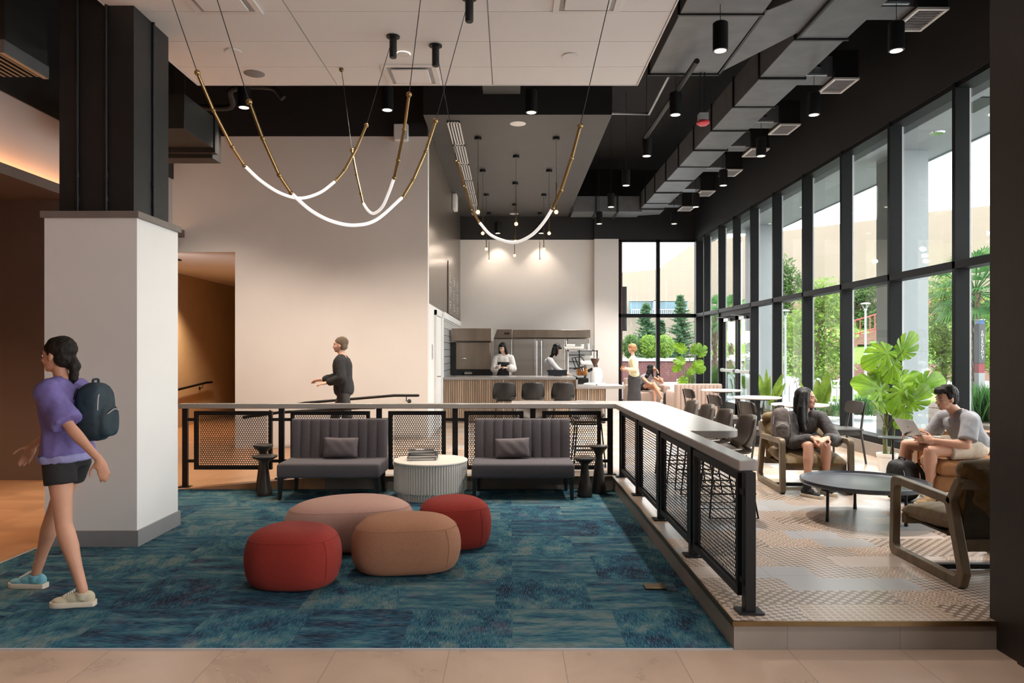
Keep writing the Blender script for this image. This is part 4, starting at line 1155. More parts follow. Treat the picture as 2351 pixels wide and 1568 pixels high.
# ================================================================= LOUNGE CHAIRS (wood sled arms, velvet cushions)
def lounge_chair(label, loc, rz):
    """front faces local -y; origin under the centre"""
    t = thing('lounge_armchair', label, 'armchair', loc, rz, 'wood framed velvet armchairs')
    W = .74; D = .88
    for sx in (-1, 1):
        x = sx * (W/2 - .0275)
        # outline in (y,z): sled frame, arm, and rising back post
        def bar2(pts, wdt=.055, th=.045):
            m = MB()
            for i in range(len(pts) - 1):
                m.bar((x, *pts[i]), (x, *pts[i+1]), wdt, th, up=(0, 0, 1) if abs(pts[i+1][0]-pts[i][0]) > abs(pts[i+1][1]-pts[i][1]) else (0, 1, 0))
            return m
        th = .05
        outer = rpoly([(-.44, .0), (.40, .0), (.44, .10), (.30, .545), (-.42, .565)], [.06, .03, .03, .03, .06], 6)
        # ring = outer polygon minus inset
        inner = rpoly([(-.385, .062), (.345, .062), (.372, .105), (.245, .492), (-.368, .510)], [.05, .03, .03, .03, .05], 6)
        n = len(outer)
        vs = []; fs = []
        for xx in (x - .0275, x + .0275):
            vs += [(xx, p[0], p[1]) for p in outer]; vs += [(xx, p[0], p[1]) for p in inner]
        for k in range(n):
            k2 = (k + 1) % n
            fs.append((k, k2, n+k2, n+k)); fs.append((2*n+k2, 2*n+k, 3*n+k, 3*n+k2))
            fs.append((k2, k, 2*n+k, 2*n+k2)); fs.append((n+k, n+k2, 3*n+k2, 3*n+k))
        MB().add(vs, fs).obj('side_frame', M['oak'], t, bevel=.006)
        p = MB(); p.bar((x, .27, .50), (x, .375, .665), .055, .05, up=(0, 1, 0)); p.obj('back_post', M['oak'], t, bevel=.006)
    MB().box(-W/2 + .05, W/2 - .05, -.36, -.31, .235, .305).obj('seat_rail', M['oak'], t, bevel=.005)
    MB().box(-W/2 + .05, W/2 - .05, .28, .34, .21, .28).obj('seat_rail', M['oak'], t, bevel=.005)
    MB().box(-W/2 + .03, W/2 - .03, .345, .395, .605, .665).obj('back_rail', M['oak'], t, bevel=.005)
    MB().box(-W/2 + .05, W/2 - .05, -.02, .03, .012, .045).obj('stretcher', M['steel_black'], t, bevel=.004)
    s = MB(Matrix.Translation((0, 0, 0)) @ Matrix.Rotation(R(4), 4, 'X'))
    # seat cushion, puffy with pinched corners
    def cush(w, d, h, n=20, wr=.006):
        def g(side):
            def f(u, v):
                x = (u - .5) * 2; y = (v - .5) * 2
                k = max(0, (1 - abs(x) ** 3) * (1 - abs(y) ** 3)) ** .4
                z = side * (h / 2 * k) + side * wr * math.sin(14 * x + 2.2 * math.sin(5 * y)) * (abs(y) ** 2) * k + side * wr * math.sin(13 * y) * abs(x) ** 2 * k
                return Vector((x * w / 2 * (1 - .05 * (1 - x * x) * abs(y) ** 5), y * d / 2 * (1 - .05 * (1 - y * y) * abs(x) ** 5), z))
            return f
        return g
    m = MB(Matrix.Translation((0, -.055, .345)) @ Matrix.Rotation(R(5), 4, 'X'))
    g = cush(.635, .70, .17); m.grid(g(1), 26, 26); m.grid(g(-1), 26, 26)
    sc = m.obj('seat_cushion', M['velvet'], t)
    m = MB(Matrix.Translation((0, .285, .52)) @ Matrix.Rotation(R(70), 4, 'X'))
    g = cush(.65, .52, .17, wr=.01); m.grid(g(1), 26, 26); m.grid(g(-1), 26, 26)
    m.obj('back_cushion', M['velvet'], t)
    m = MB(); m.tube([(-.28, .33, .715), (-.15, .335, .725), (.15, .335, .725), (.28, .33, .715)], .062, 16, cap='round')
    m.obj('head_roll', M['velvet'], t)
    m = MB(); m.bar((0, .30, .28), (0, .375, .63), .60, .012, up=(0, 1, 0)); m.obj('back_sling', M['velvet_dark'], t)
    MB().box(-W/2 + .08, W/2 - .08, -.33, .30, .268, .280).obj('seat_sling', M['velvet_dark'], t)
    return t
lounge_chair('wood framed olive velvet armchair with the seated woman in it', (3.15, 7.95, PZ), R(-3))
lounge_chair('wood framed olive velvet armchair seen from behind by the dark pillar', (3.12, 4.93, PZ), R(180))

# ================================================================= TRAY COFFEE TABLE
t = thing('tray_coffee_table', 'large round dark metal tray table on thin black legs', 'coffee table', (3.10, 6.48, PZ))
MB().lathe([(.001, .285), (.46, .285), (.515, .292), (.525, .306), (.525, .330), (.517, .332), (.508, .312), (.48, .302), (.001, .301)], 72).obj('tray_top', M['table_dark'], t, angle=25)
for a in (205, 78, -62):
    x, y = .42 * math.cos(R(a)), .36 * math.sin(R(a))
    MB().tube([(x, y, .285), (x * 1.01, y * 1.01, .06), (x * 1.01, y * 1.01, .0)], [.012, .013, .017], 12).obj('leg', M['steel_black'], t)
# ================================================================= ROUND SIDE TABLE BY THE PLANT
t = thing('side_table', 'small round grey topped table on a black pole in front of the plant pot', 'side table', (4.22, 8.15, PZ))
MB().lathe([(.001, .50), (.15, .50), (.15, .512), (.001, .512)], 40).obj('table_top', M['table_dark'], t)
MB().lathe([(.011, .01), (.011, .17), (.024, .185), (.024, .20), (.011, .215), (.011, .50)], 14).obj('pole', M['steel_black'], t)
MB().lathe([(.001, 0), (.13, 0), (.13, .008), (.001, .012)], 32).obj('base', M['steel_black'], t)

# ================================================================= LEATHER SOFA
t = thing('leather_sofa', 'tan leather sofa seat with tufted back beside the windows, a man sitting on it', 'sofa', (4.55, 7.13, PZ), R(75.5))
# local: front faces -x, length along y
L2 = .50
m = MB(); rslab(m, -.33, .42, -L2, L2, .13, .30, .05); m.obj('sofa_base', M['tan_leather'], t)
for (a, b) in ((-L2 + .02, L2 - .02),):
    m = MB(); rslab(m, -.36, .27, a, b, .29, .43, .055, 5); m.obj('seat_cushion', M['tan_leather'], t)
def tuft(u, v):
    y = (u - .5) * 2; z = v
    k = (1 - abs(y) ** 6) ** .5 if abs(y) < 1 else 0
    k *= min(1, (1 - z) * 7 + .15) ** .5 
    w = .5 + .5 * math.cos(y * PI * 3) * math.cos((z * 2.6 + .1) * PI)
    x = .30 - .085 * k * (.55 + .45 * w)
    return Vector((x + z * .10 - (.0 if z < .97 else -.03), y * (L2 - .01), .36 + z * .30))
m = MB(); m.grid(tuft, 60, 24); m.prism([(.29, -L2 + .01), (.42, -L2 + .01), (.42, L2 - .01), (.29, L2 - .01)], .2, .65)
m.obj('tufted_back', M['tan_leather'], t)
for (x, y) in ((-.28, -.43), (-.28, .43), (.36, -.43), (.36, .43)):
    MB().lathe([(.018, 0), (.022, .14)], 12, (x, y, 0)).obj('leg', M['steel_black'], t)

# ================================================================= CAFE TABLES, DINING CHAIRS
def cafe_table(x, y, r, label):
    t = thing('cafe_table', label, 'table', (x, y, PZ), 0, 'white round cafe tables')
    MB().lathe([(.001, .725), (r - .02, .725), (r, .738), (r, .745), (r - .006, .75), (.001, .75)], 56).obj('table_top', M['table_white'], t, angle=25)
    MB().box(-.035, .035, -.035, .035, .012, .70).box(-.15, .15, -.15, .15, .70, .725).obj('pedestal', M['steel_black'], t)
    MB().lathe([(.001, 0), (.25, 0), (.25, .01), (.06, .018), (.001, .018)], 36).obj('base', M['steel_black'], t)
cafe_table(3.92, 13.7, .37, 'white round cafe table, farthest of three, in front of the tufted booth')
cafe_table(3.86, 11.55, .37, 'white round cafe table, middle one of the three by the windows')
cafe_table(3.90, 9.95, .37, 'white round cafe table, nearest of three, behind the seated woman')
def wood_chair(label, x, y, rz):
    """faces local +x"""
    t = thing('dining_chair', label, 'chair', (x, y, PZ), rz, 'dark wooden cafe chairs')
    for s_ in (-1, 1):
        MB().tube([(-.17, s_*.185, .43), (-.235, s_*.195, 0)], .016, 10, r2=.012).obj('leg', M['chair_wood'], t)
        MB().tube([(.19, s_*.19, .43), (.205, s_*.20, 0)], .016, 10, r2=.012).obj('leg', M['chair_wood'], t)
        MB().tube([(-.17, s_*.185, .42), (-.20, s_*.175, .60), (-.245, s_*.165, .79)], .016, 10, r2=.012).obj('back_post', M['chair_wood'], t)
    MB().prism(rpoly([(-.22, -.20), (.22, -.225), (.22, .225), (-.22, .20)], .05), .432, .452).obj('seat', M['chair_wood'], t, bevel=.005)
    MB().box(-.19, .19, -.19, -.17, .37, .432).box(-.19, .19, .17, .19, .37, .432).box(.17, .19, -.19, .19, .37, .432).obj('apron', M['chair_wood'], t)
    def g(side):
        def f(u, v):
            y = (u - .5) * 2; z = v
            e = (1 - abs(y) ** 5) ** .35 if abs(y) < .999 else 0
            zz = .72 + (z - .5) * .165 * (.55 + .45 * e)
            return Vector((-.225 + .045 * y * y - (zz - .72) * .22 + side * .009, y * .215, zz))
        return f
    m = MB(); m.grid(g(1), 18, 8); m.grid(g(-1), 18, 8)
    m.grid(lambda u, v: g(1)(u, 1) * (1-v) + g(-1)(u, 1) * v, 18, 2); m.grid(lambda u, v: g(1)(u, 0) * (1-v) + g(-1)(u, 0) * v, 18, 2)
    m.grid(lambda u, v: g(1)(0, u) * (1-v) + g(-1)(0, u) * v, 8, 2); m.grid(lambda u, v: g(1)(1, u) * (1-v) + g(-1)(1, u) * v, 8, 2)
    m.obj('backrest', M['chair_wood'], t)
    return t
wood_chair('dark wood cafe chair left of the farthest round table, in front of the booth', 3.36, 13.1, R(8))
wood_chair('dark wood cafe chair left of the middle round table', 3.30, 11.25, R(8))
wood_chair('dark wood cafe chair left of the nearest round table, beside the bar', 3.30, 9.75, R(10))
wood_chair('dark wood cafe chair right of the farthest round table, facing the bar', 4.40, 13.5, R(172))
wood_chair('dark wood cafe chair right of the middle round table, behind the seated woman', 4.40, 11.3, R(178))
wood_chair('dark wood cafe chair between the seated woman and the window kerb', 4.36, 9.75, R(184))

# ================================================================= BAR STOOLS
def shell_stool(name, label, x, y, rz, seat_h, mt, group, legs='sled', back=.30):
    """bucket seat, faces local +y (its back is toward -y)"""
    t = thing(name, label, 'stool', (x, y, PZ), rz, group)
    sh = seat_h
    def f(side):
        def g(u, v):
            a = (u - .5) * 2
            w = .20 + .02 * v if v < .5 else .225 - .05 * max(0, v - .75) * 4 * .8
            if v < .5:
                k = v / .5; y = .19 - .36 * k; z = sh + .012 * (1 - k) ; lift = .05 * abs(a) ** 3 * k
                p = Vector((a * (.195 + .03 * k), y, z + lift))
            else:
                k = (v - .5) / .5; th = k
                y = -.17 - .05 * math.sin(min(1, k * 1.6) * PI / 2) - .02 * k; z = sh + .02 + back * k
                wrap = .10 * abs(a) ** 2.2 * (1 - k * .45)
                wid = .225 - .035 * k ** 2
                p = Vector((a * wid, y + wrap, z + .05 * abs(a) ** 3 * (1 - k) - .02 * abs(a) ** 4 * k))
            return p + Vector((0, 0, 0)) + (Vector((0, .012, .012)) * side if True else 0)
        return g
    m = MB(); m.grid(f(0), 17, 22)
    o = m.obj('seat_shell', M[mt], t, solid=.03, angle=70)
    st = MB(); pts = [f(0)(.5, .5 + .5 * i / 9) + Vector((0, -.017, 0)) for i in range(10)]
    st.tube(pts, .0025, 6); st.obj('seam', M['steel_black'], t)
    for s_ in (-1, 1):
        m = MB()
        m.tube([(s_*.15, .15, sh - .01), (s_*.20, .20, .012), (s_*.20, -.22, .012), (s_*.15, -.13, sh - .01)], .0095, 10)
        m.obj('leg', M['steel_black'], t)
    m = MB(); zf = .22 if sh > .55 else .2
    if sh > .55:
        m.tube([(-.19, .185, zf), (.19, .185, zf)], .008, 8); m.tube([(-.19, -.20, zf), (.19, -.20, zf)], .008, 8)
        m.tube([(-.19, .185, zf), (-.19, -.20, zf)], .008, 8); m.tube([(.19, .185, zf), (.19, -.20, zf)], .008, 8)
    m.tube([(-.15, .13, sh - .02), (.15, .13, sh - .02)], .008, 8); m.tube([(-.15, -.12, sh - .02), (.15, -.12, sh - .02)], .008, 8)
    m.obj('footrest_frame', M['steel_black'], t)
    return t
for i, (x, w) in enumerate(((1158, 0), (1224, 0), (1293, 0))):
    X = (x - VX) * 14.55 / FPX
    shell_stool('counter_stool', 'black shell stool at the slatted counter, %s' % ['left one of three', 'middle one of three', 'right one of three, below the till'][i], X, 14.75, 0, .50, 'black_leather', 'black stools at the slatted counter', back=.33)
for i, (y, lab) in enumerate(((6.60, 'nearest to its free end'), (7.28, 'second from its free end'), (7.94, 'third from its free end'), (8.60, 'farthest, by the bend of the bar'))):
    shell_stool('bar_stool', 'brown leather bar stool along the stone bar top, ' + lab, 1.93, y, R(90), .56, 'brown_leather', 'brown stools along the bar', back=.31)
for x, lab in ((.30, 'dark bar stool behind the perforated rail and the right bench backrest'), (1.00, 'dark bar stool seen through the perforated rail in the corner')):
    shell_stool('bar_stool', lab, x, 9.45, R(180), .56, 'brown_leather', 'stools facing the rail', back=.24)

# ================================================================= BOOTHS (channel tufted)
def booth(label, loc, rz, L=1.35, D=.85, back_to_cam=True):
    t = thing('tufted_booth', label, 'sofa', loc, rz, 'beige channel tufted booths')
    def chan(n, x0, x1, y, z0, z1, depth, nrm, axis='x'):
        m = MB(); cw = (x1 - x0) / n
        for i in range(n):
            a0 = x0 + i * cw; vs = []
            for z, q in ((z0, 0), (z1 - .03, 0), (z1, .03)):
                for k in range(7):
                    b = -1 + 2 * k / 6; off = depth * math.sqrt(max(0, 1 - b * b))
                    c = a0 + cw * k / 6
                    o_ = y + nrm * (off - q * .6)
                    vs.append((c, o_, z) if axis == 'x' else (o_, c, z))
            fs = []
            for j in range(2):
                for k in range(6): fs.append((j*7+k, j*7+k+1, (j+1)*7+k+1, (j+1)*7+k))
            m.add(vs, fs)
        return m
    h = .76
    m = MB(); rslab(m, 0, L, 0, .14, .05, h, .035); m.obj('back', M['booth'], t)
    chan(11, .02, L - .02, 0.005, .06, h - .01, .028, -1).obj('back_channels', M['booth'], t)
    chan(11, .02, L - .02, .135, .40, h - .01, .028, 1).obj('back_channels', M['booth'], t)
    m = MB(); rslab(m, -.02, .14, .02, D, .05, .60, .05); m.obj('arm', M['booth'], t)
    chan(7, .04, D - .02, -.015, .06, .57, .022, -1, 'y').obj('arm_channels', M['booth'], t)
    m = MB(); rslab(m, L - .14, L + .02, .02, D, .05, .60, .05); m.obj('arm', M['booth'], t)
    m = MB(); rslab(m, .14, L - .14, .12, D, .05, .43, .05); m.obj('seat', M['booth'], t)
    MB().box(.03, L - .03, .04, D - .04, 0, .06).obj('plinth', M['steel_black'], t)
    return t
booth('beige channel tufted booth sofa with its back to us beside the glass door', (3.58, 16.0, PZ), R(0), 1.02)
booth('beige channel tufted booth sofa by the back window with a woman seated', (4.08, 19.75, PZ), R(180), 1.05)

# ================================================================= COUNTER AND KITCHEN
YC = 15.2
t = thing('service_counter', 'long slatted oak service counter with grey stone top stepping down at its right end', 'counter', (0, 0, 0))
def slats(name, x0, x1, z0, z1, mt='wood_slat'):
    MB().box(x0, x1, YC + .06, YC + .9, z0, z1).obj('counter_body', M['wood_back'], t)
    m = MB(); x = x0 + .01; i = 0
    while x < x1 - .03:
        w = .040 if i % 3 else .030
        m.box(x, x + w, YC + .035 + .006 * (i % 2), YC + .06, z0 + .02, z1); x += w + .009; i += 1
    m.obj(name, M[mt], t)
slats('slatted_front', -1.355, -.12, PZ, 1.03)
MB().box(-.13, -.115, YC + .02, YC + .1, PZ, 1.03).obj('end_strip', M['white_plastic'], t)
slats('slatted_front', -.11, 1.36, PZ, 1.03)
slats('slatted_front', 1.37, 1.98, PZ, .84)
MB().box(1.62, 1.632, YC + .02, YC + .06, PZ, .84).box(1.975, 1.99, YC + .02, YC + .9, PZ, .84).obj('end_strip', M['white_plastic'], t)
MB().box(-1.355, 1.40, YC - .02, YC + .95, 1.03, 1.085).box(1.355, 1.40, YC - .02, YC + .95, .90, 1.085).obj('stone_top', M['stone_grey'], t, bevel=.004)
MB().box(1.355, 2.36, YC - .05, YC + .95, .845, .905).obj('lower_stone_top', M['stone_grey'], t, bevel=.004)
# till
t = thing('till_screen', 'black flat till screen lying low on the counter before the stooping barista', 'till', (1.02, YC + .5, 1.087))
MB().bar((-.20, 0, .07), (.20, 0, .07), .02, .13, up=(0, .3, 1)).obj('screen', M['screen_dark'], t, bevel=.005)
MB().box(-.08, .08, -.02, .12, 0, .02).obj('stand', M['steel_black'], t)

def P_(px, py, D): return atd(px, py, D)
YK = 19.7
def boxpx(mb, x0, y0, x1, y1, D, d=.5):
    a = atd(x0, y0, D); b = atd(x1, y1, D); return mb.box(a.x, b.x, D, D + d, b.z, a.z)
# pizza-style combi oven under a hood, left
t = thing('steel_oven', 'large stainless steel box oven at the left end of the kitchen', 'oven', (0, 0, 0))
boxpx(MB(), 1036, 785, 1131, 862, 17.0, .9).obj('oven_body', M['screen_dark'], t)
boxpx(MB(), 1047, 786, 1126, 848, 16.94, .05).obj('door', M['steel_warm'], t, bevel=.006)
boxpx(MB(), 1066, 854, 1084, 859, 16.95, .04).obj('drawer', M['steel'], t)
m = MB(); c = atd(1064, 823, 16.9); m.ell(c, (.035, .03, .035), 12, 8); m.bar(c, c + Vector((.07, -.02, 0)), .015, .02); m.obj('handle', M['chrome'], t)
boxpx(MB(), 1127, 783, 1134, 847, 16.8, .08).obj('side_rail', M['steel'], t)
t = thing('extractor_hood', 'boxy stainless extractor hood above the steel oven', 'hood', (0, 0, 0))
a = atd(1037, 754, 16.7); b = atd(1128, 783, 16.7)
MB().box(a.x, b.x, 16.7, 18.0, b.z, a.z).obj('hood_body', M['steel_warm'], t, bevel=.008)
a2 = atd(1134, 783, 16.7); MB().add([(b.x, 16.7, a.z), (b.x, 16.7, b.z), (b.x + .12, 17.3, a.z), (b.x + .02, 16.9, b.z), (b.x, 18, a.z), (b.x, 18, b.z)], [(0, 1, 3, 2), (2, 3, 5, 4), (0, 2, 4), (1, 5, 3)]).obj('hood_side', M['steel'], t)
# fridge row
t = thing('fridge', 'row of tall stainless refrigerators with a shared steel header across the kitchen back', 'fridge', (0, 0, 0))
boxpx(MB(), 1134, 778, 1356, 930, YK, .65).obj('fridge_body', M['steel'], t)
boxpx(MB(), 1133, 756, 1176, 776, YK - .18, .8).obj('header', M['steel_warm'], t, bevel=.006)
boxpx(MB(), 1178, 757, 1356, 775, YK - .12, .75).obj('header', M['steel_warm'], t, bevel=.006)
for (x0, x1) in ((1137, 1175), (1180, 1229), (1246, 1297), (1303, 1354)):
    d = boxpx(MB(), x0, 778, x1, 925, YK - .05, .06).obj('door', M['steel'], t, bevel=.008)
for x in (1232, 1243, 1300):
    h = MB(); a = atd(x, 782, YK - .12); b = atd(x, 900, YK - .12); h.tube([a, b], .014, 8); h.obj('handle', M['chrome'], t)
c = MB(); boxpx(c, 1158, 763, 1163, 768, YK - .2, .03); boxpx(c, 1164, 763, 1169, 768, YK - .2, .03); c.obj('control_switch', M['screen_dark'], t)
# glass door cooler, trays
t = thing('glass_cooler', 'white framed glass door cooler right of the stooping barista', 'cooler', (0, 0, 0))
YG = 17.2
a = atd(1303, 803, YG); b = atd(1362, 925, YG)
MB().box(a.x, b.x, YG + .05, YG + .5, b.z, a.z).obj('cabinet', M['white_plastic'], t)
fm = MB(); fm.box(a.x, a.x + .03, YG, YG + .05, b.z, a.z).box(b.x - .03, b.x, YG, YG + .05, b.z, a.z).box(a.x, b.x, YG, YG + .05, a.z - .04, a.z)
fm.obj('door', M['white_enamel'], t)
MB().box(a.x + .03, b.x - .03, YG + .03, YG + .05, b.z, a.z - .04).obj('glass', M['lamp_grey'], t)
sh = MB()
for yy in (815, 830, 845): z = atd(0, yy, YG).z; sh.box(a.x + .03, a.x + .4, YG + .01, YG + .03, z - .008, z + .008)
sh.obj('shelf', M['screen_dark'], t)
o = boxpx(MB(), 1295, 796, 1336, 801, YG - .05, .4).obj('tray', M['terracotta_white'], bevel=.005); tag(o, 'pale serving tray lying on top of the glass cooler', 'tray')
o = boxpx(MB(), 1300, 790, 1320, 795.6, YG, .3).obj('napkin_stack', M['paper'], bevel=.006); tag(o, 'white folded napkins on the pale tray', 'napkins')
for i, (x, w, h, lab) in enumerate(((1337, 8, 11, 'short grey paper cup right of the pale tray'), (1350, 7.5, 15, 'tall white paper cup on top of the coffee machine'), (1361, 6, 11, 'small clear tumbler right of the tall white cup'))):
    YE = 16.35
    c = atd(x, 803.6 if i else 800.5, YE if i else YG + .15); r = w / 2 * YE / FPX; hh = h * YE / FPX
    o = MB().lathe([(.001, 0), (r * .78, 0), (r, hh), (r * .94, hh), (r * .72, .01), (.001, .01)], 20).obj('paper_cup', M['white_enamel'] if i < 2 else GLASS2); o.location = c; tag(o, lab, 'cup', 'cups over the coffee machine')
# espresso machine
YE = 16.1
t = thing('espresso_machine', 'chunky espresso machine with a black rail top behind the white grinder', 'coffee machine', (0, 0, 0))
def z_(py): return atd(0, py, YE).z
def x_(px): return atd(px, 0, YE).x
m = MB(); m.box(x_(1330), x_(1372), YE, YE + .5, z_(804.5), z_(806.5)); 
for px in (1330, 1371): m.box(x_(px) - .012, x_(px) + .012, YE, YE + .03, z_(855), z_(804))
m.obj('cup_rail', M['steel_black'], t)
m = MB(); m.prismx([(YE - .1, z_(838)), (YE + .45, z_(838)), (YE + .45, z_(822)), (YE - .1, z_(830))], x_(1332), x_(1374)); m.obj('machine_body', M['white_enamel'], t, bevel=.02)
m = MB(); m.box(x_(1345), x_(1374), YE + .1, YE + .45, z_(884), z_(836)); m.obj('machine_column', M['white_plastic'], t, bevel=.02)
m = MB(); m.box(x_(1325), x_(1348), YE - .05, YE + .35, z_(862), z_(844)); m.obj('copper_panel', M['copper'], t, bevel=.01)
m = MB(); m.box(x_(1322), x_(1350), YE - .12, YE + .4, z_(884), z_(868)); m.obj('drip_tray', M['steel_black'], t, bevel=.01)
m = MB(); m.tube([atd(1322, 845, YE - .2), atd(1313, 822, YE - .2), atd(1334, 819, YE - .2), atd(1341, 828, YE - .2)], .012, 8)
m.tube([atd(1320, 820, YE - .15), atd(1328, 842, YE - .15)], .012, 8); m.tube([atd(1317, 847, YE - .2), atd(1340, 842, YE - .2)], .018, 8); m.obj('lever', M['steel_black'], t)
MB().tube([atd(1336, 845, YE - .1), atd(1338, 852, YE - .12)], .035, 12).obj('group_head', M['chrome'], t)
o = MB().lathe([(.001, 0), (.05, 0), (.10, .18), (.09, .20), (.001, .21)], 18).obj('coffee_bag', M['white_cloth']); o.location = atd(1324, 824, YE + .55); o.location.z = z_(822) + .0; tag(o, 'crumpled paper bag heaped on the coffee machine', 'bag'); o.location = (x_(1348), YE + .15, z_(823.5)); o.scale = (1.4, 1, .35)
# grinder
t = thing('coffee_grinder', 'tall white coffee grinder with a hopper of dark beans on the lower counter', 'coffee grinder', ((1366 - VX) * 15.5 / FPX, 15.5, .905))
k = 15.5 / FPX
MB().lathe([(.001, 0), (26*k, 0), (27*k, .02), (24*k, .045), (13*k, .06), (.001, .06)], 36).obj('base', M['white_enamel'], t)
MB().lathe([(10.5*k, .055), (11*k, .12), (10*k, .25), (8.5*k, .34), (7*k, .37), (.001, .375)], 32).obj('grinder_body', M['white_enamel'], t)
MB().ell((11*k, .03, .20), (7*k, .06, .16), 20, 14).obj('motor_bulge', M['white_enamel'], t)
MB().lathe([(.001, .375), (2.5*k, .376), (3*k, .40), (9*k, .51), (10*k, .55), (9.6*k, .56), (.001, .54)], 28).obj('bean_hopper', M['beans'], t)
MB().lathe([(10*k, .545), (10.6*k, .55), (10.6*k, .62), (10*k, .62)], 28).obj('hopper_rim', GLASS2, t)
MB().bar((-6*k, -.02, .345), (-17*k, -.02, .29), .07, .06).obj('spout', M['steel_black'], t, bevel=.008)
MB().box(-1*k, 2*k, -27*k - .001, -26.5*k, .012, .032).obj('logo', M['screen_dark'], t)
# menu board on the bronze wall
t = thing('menu_board', 'tall taupe menu board with white writing on the dark side wall', 'sign', (-1.357, 0, 0))
MB().box(0, .02, 16.2, 19.9, 2.45, 3.6).obj('board', M['bronze'], t)
m = MB(); rnd = random.Random(4)
for col in range(3):
    y = 16.5 + col * 1.15
    for r in range(13):
        z = 3.36 - r * .065
        if r in (4, 9): continue
        L = rnd.uniform(.25, .6); 
        for q in range(int(L / .07)): m.box(.0205, .022, y + q * .07, y + q * .07 + rnd.uniform(.03, .055), z, z + .028)
m.obj('lettering', M['white_plastic'], t)
# ================================================================= PLANTS
def monstera_leaf(m, base, tip_dir, size, normal=(0, 0, 1), droop=.25, seed=0, uvs=None):
    """split leaf: fan around a point on the midrib, notched edge, drooping; base = where the stalk joins"""
    rnd = random.Random(seed)
    d = Vector(tip_dir).normalized(); nz = Vector(normal); nz = (nz - d * nz.dot(d)).normalized(); sx = d.cross(nz)
    n = 104; rings = 5; vs = []
    ctr = Vector(base) + d * size * .10
    vs.append(ctr + nz * size * .03)
    for r in range(1, rings + 1):
        q = r / rings
        for k in range(n):
            a = 2 * PI * k / n                       # 0 = tip
            ca, sa = math.cos(a), math.sin(a)
            rad = .50 + .26 * ca + .06 * math.cos(2 * a) + .10 * max(0, ca) ** 10
            if abs(sa) < .22 and ca < 0: rad *= .25 + .75 * abs(sa) / .22   # heart notch at the stalk
            side = abs(((a + PI) % (2 * PI)) - PI)  # 0 tip .. pi base
            u = side / PI
            notch = 1.0
            if .10 < u < .66:
                ph = (u * 7.0 + .1 * seed) % 1.0
                w_ = .13
                if ph < w_: notch = .50 + .12 * math.cos(u * 9 + seed)
                else: notch = 1 - .05 * abs((ph - w_) / (1 - w_) - .5) * 2
            rr = rad * min(q, q * notch if q > .55 else q)
            x = rr * sa * size * 1.02; y = rr * ca * size * 1.12
            z = -droop * size * (rr ** 2) * 1.1 + .16 * size * abs(sa) * rr * 1.5 + .03 * size * math.sin(5 * a + 2 * seed) * q + .02 * size * math.sin(9 * a + seed)*q
            vs.append(ctr + sx * x + d * y + nz * z)
    fs = [(0, 1 + k, 1 + (k + 1) % n) for k in range(n)]
    for r in range(rings - 1):
        for k in range(n):
            k2 = (k + 1) % n
            fs.append((1 + r*n + k, 1 + (r+1)*n + k, 1 + (r+1)*n + k2, 1 + r*n + k2))
    m.add(vs, fs)
    if uvs is not None:
        uvs.append((.5, 0)); uvs.extend([(abs(((2*PI*k/n + PI) % (2*PI)) - PI) / PI, r / rings) for r in range(1, rings + 1) for k in range(n)])
def uv_from_verts(o, uvs):
    me = o.data; l = me.uv_layers.new(name='UVMap')
    for lp in me.loops: l.data[lp.index].uv = uvs[lp.vertex_index]
def pot(t, r0, r1, h, m):
    MB().lathe([(.001, 0), (r0, 0), (r1 * .97, h * .84), (r1, h * .84), (r1 * 1.02, h), (r1 * .92, h), (r1 * .88, h * .9), (.001, h * .9)], 40).obj('pot', m, t)
    MB().lathe([(.001, h * .88), (r1 * .88, h * .9), (.001, h * .93)], 20).obj('soil', M['soil'], t)
def monstera(label, loc, spec, trunk_top, pr=(.095, .12, .22), seed=0):
    t = thing('potted_monstera', label, 'plant', loc, 0)
    pot(t, pr[0], pr[1], pr[2], M['terracotta_white'])
    st = MB()
    st.tube(spline([(-.02, 0, .15), (-.03, 0, .5), (-.01, .02, trunk_top * .6), (.01, 0, trunk_top)], 6), [.026] * 18 + [.020], 10)
    st.tube(spline([(.05, .03, .15), (.09, .02, .45), (.08, 0, trunk_top * .7), (.13, 0, trunk_top * .95)], 6), .013, 8)
    k = 0
    for (bx, by, bz, dx, dy, dz, nx, ny, nz, sz) in spec:
        b = Vector((bx, by, bz)); s0 = Vector((0, 0, max(.35, bz - .32)))
        st.tube(bez(s0, s0 + Vector((0, 0, .12)), b - Vector((dx, dy, dz)).normalized() * .10 + Vector((0, 0, -.05)), b + Vector((dx, dy, dz)).normalized() * sz * .25, 10), .0065, 7)
    st.obj('stem', M['stem'], t)
    for (bx, by, bz, dx, dy, dz, nx, ny, nz, sz) in spec:
        lm = MB(); uvs = []
        monstera_leaf(lm, (bx, by, bz), (dx, dy, dz), sz, (nx, ny, nz), .25, seed + k, uvs)
        o = lm.obj('leaf', M['monstera'], t, angle=180); uv_from_verts(o, uvs); k += 1
    return t
K = 9.0 / FPX
def L(px, py, tx, ty, sz, face=(-.15, -1, .35), D=9.0, dy=0):
    # leaf centred near px,py whose tip points to tx,ty in the elevation
    dx = (tx - px) * K; dz = (py - ty) * K
    return ((px - 2036) * K - dx * .40 , dy, CH - (py - VY) * K - PZ - dz * .40, dx, dy * 0 - .02, dz, face[0], face[1], face[2], sz * K * 1.12)
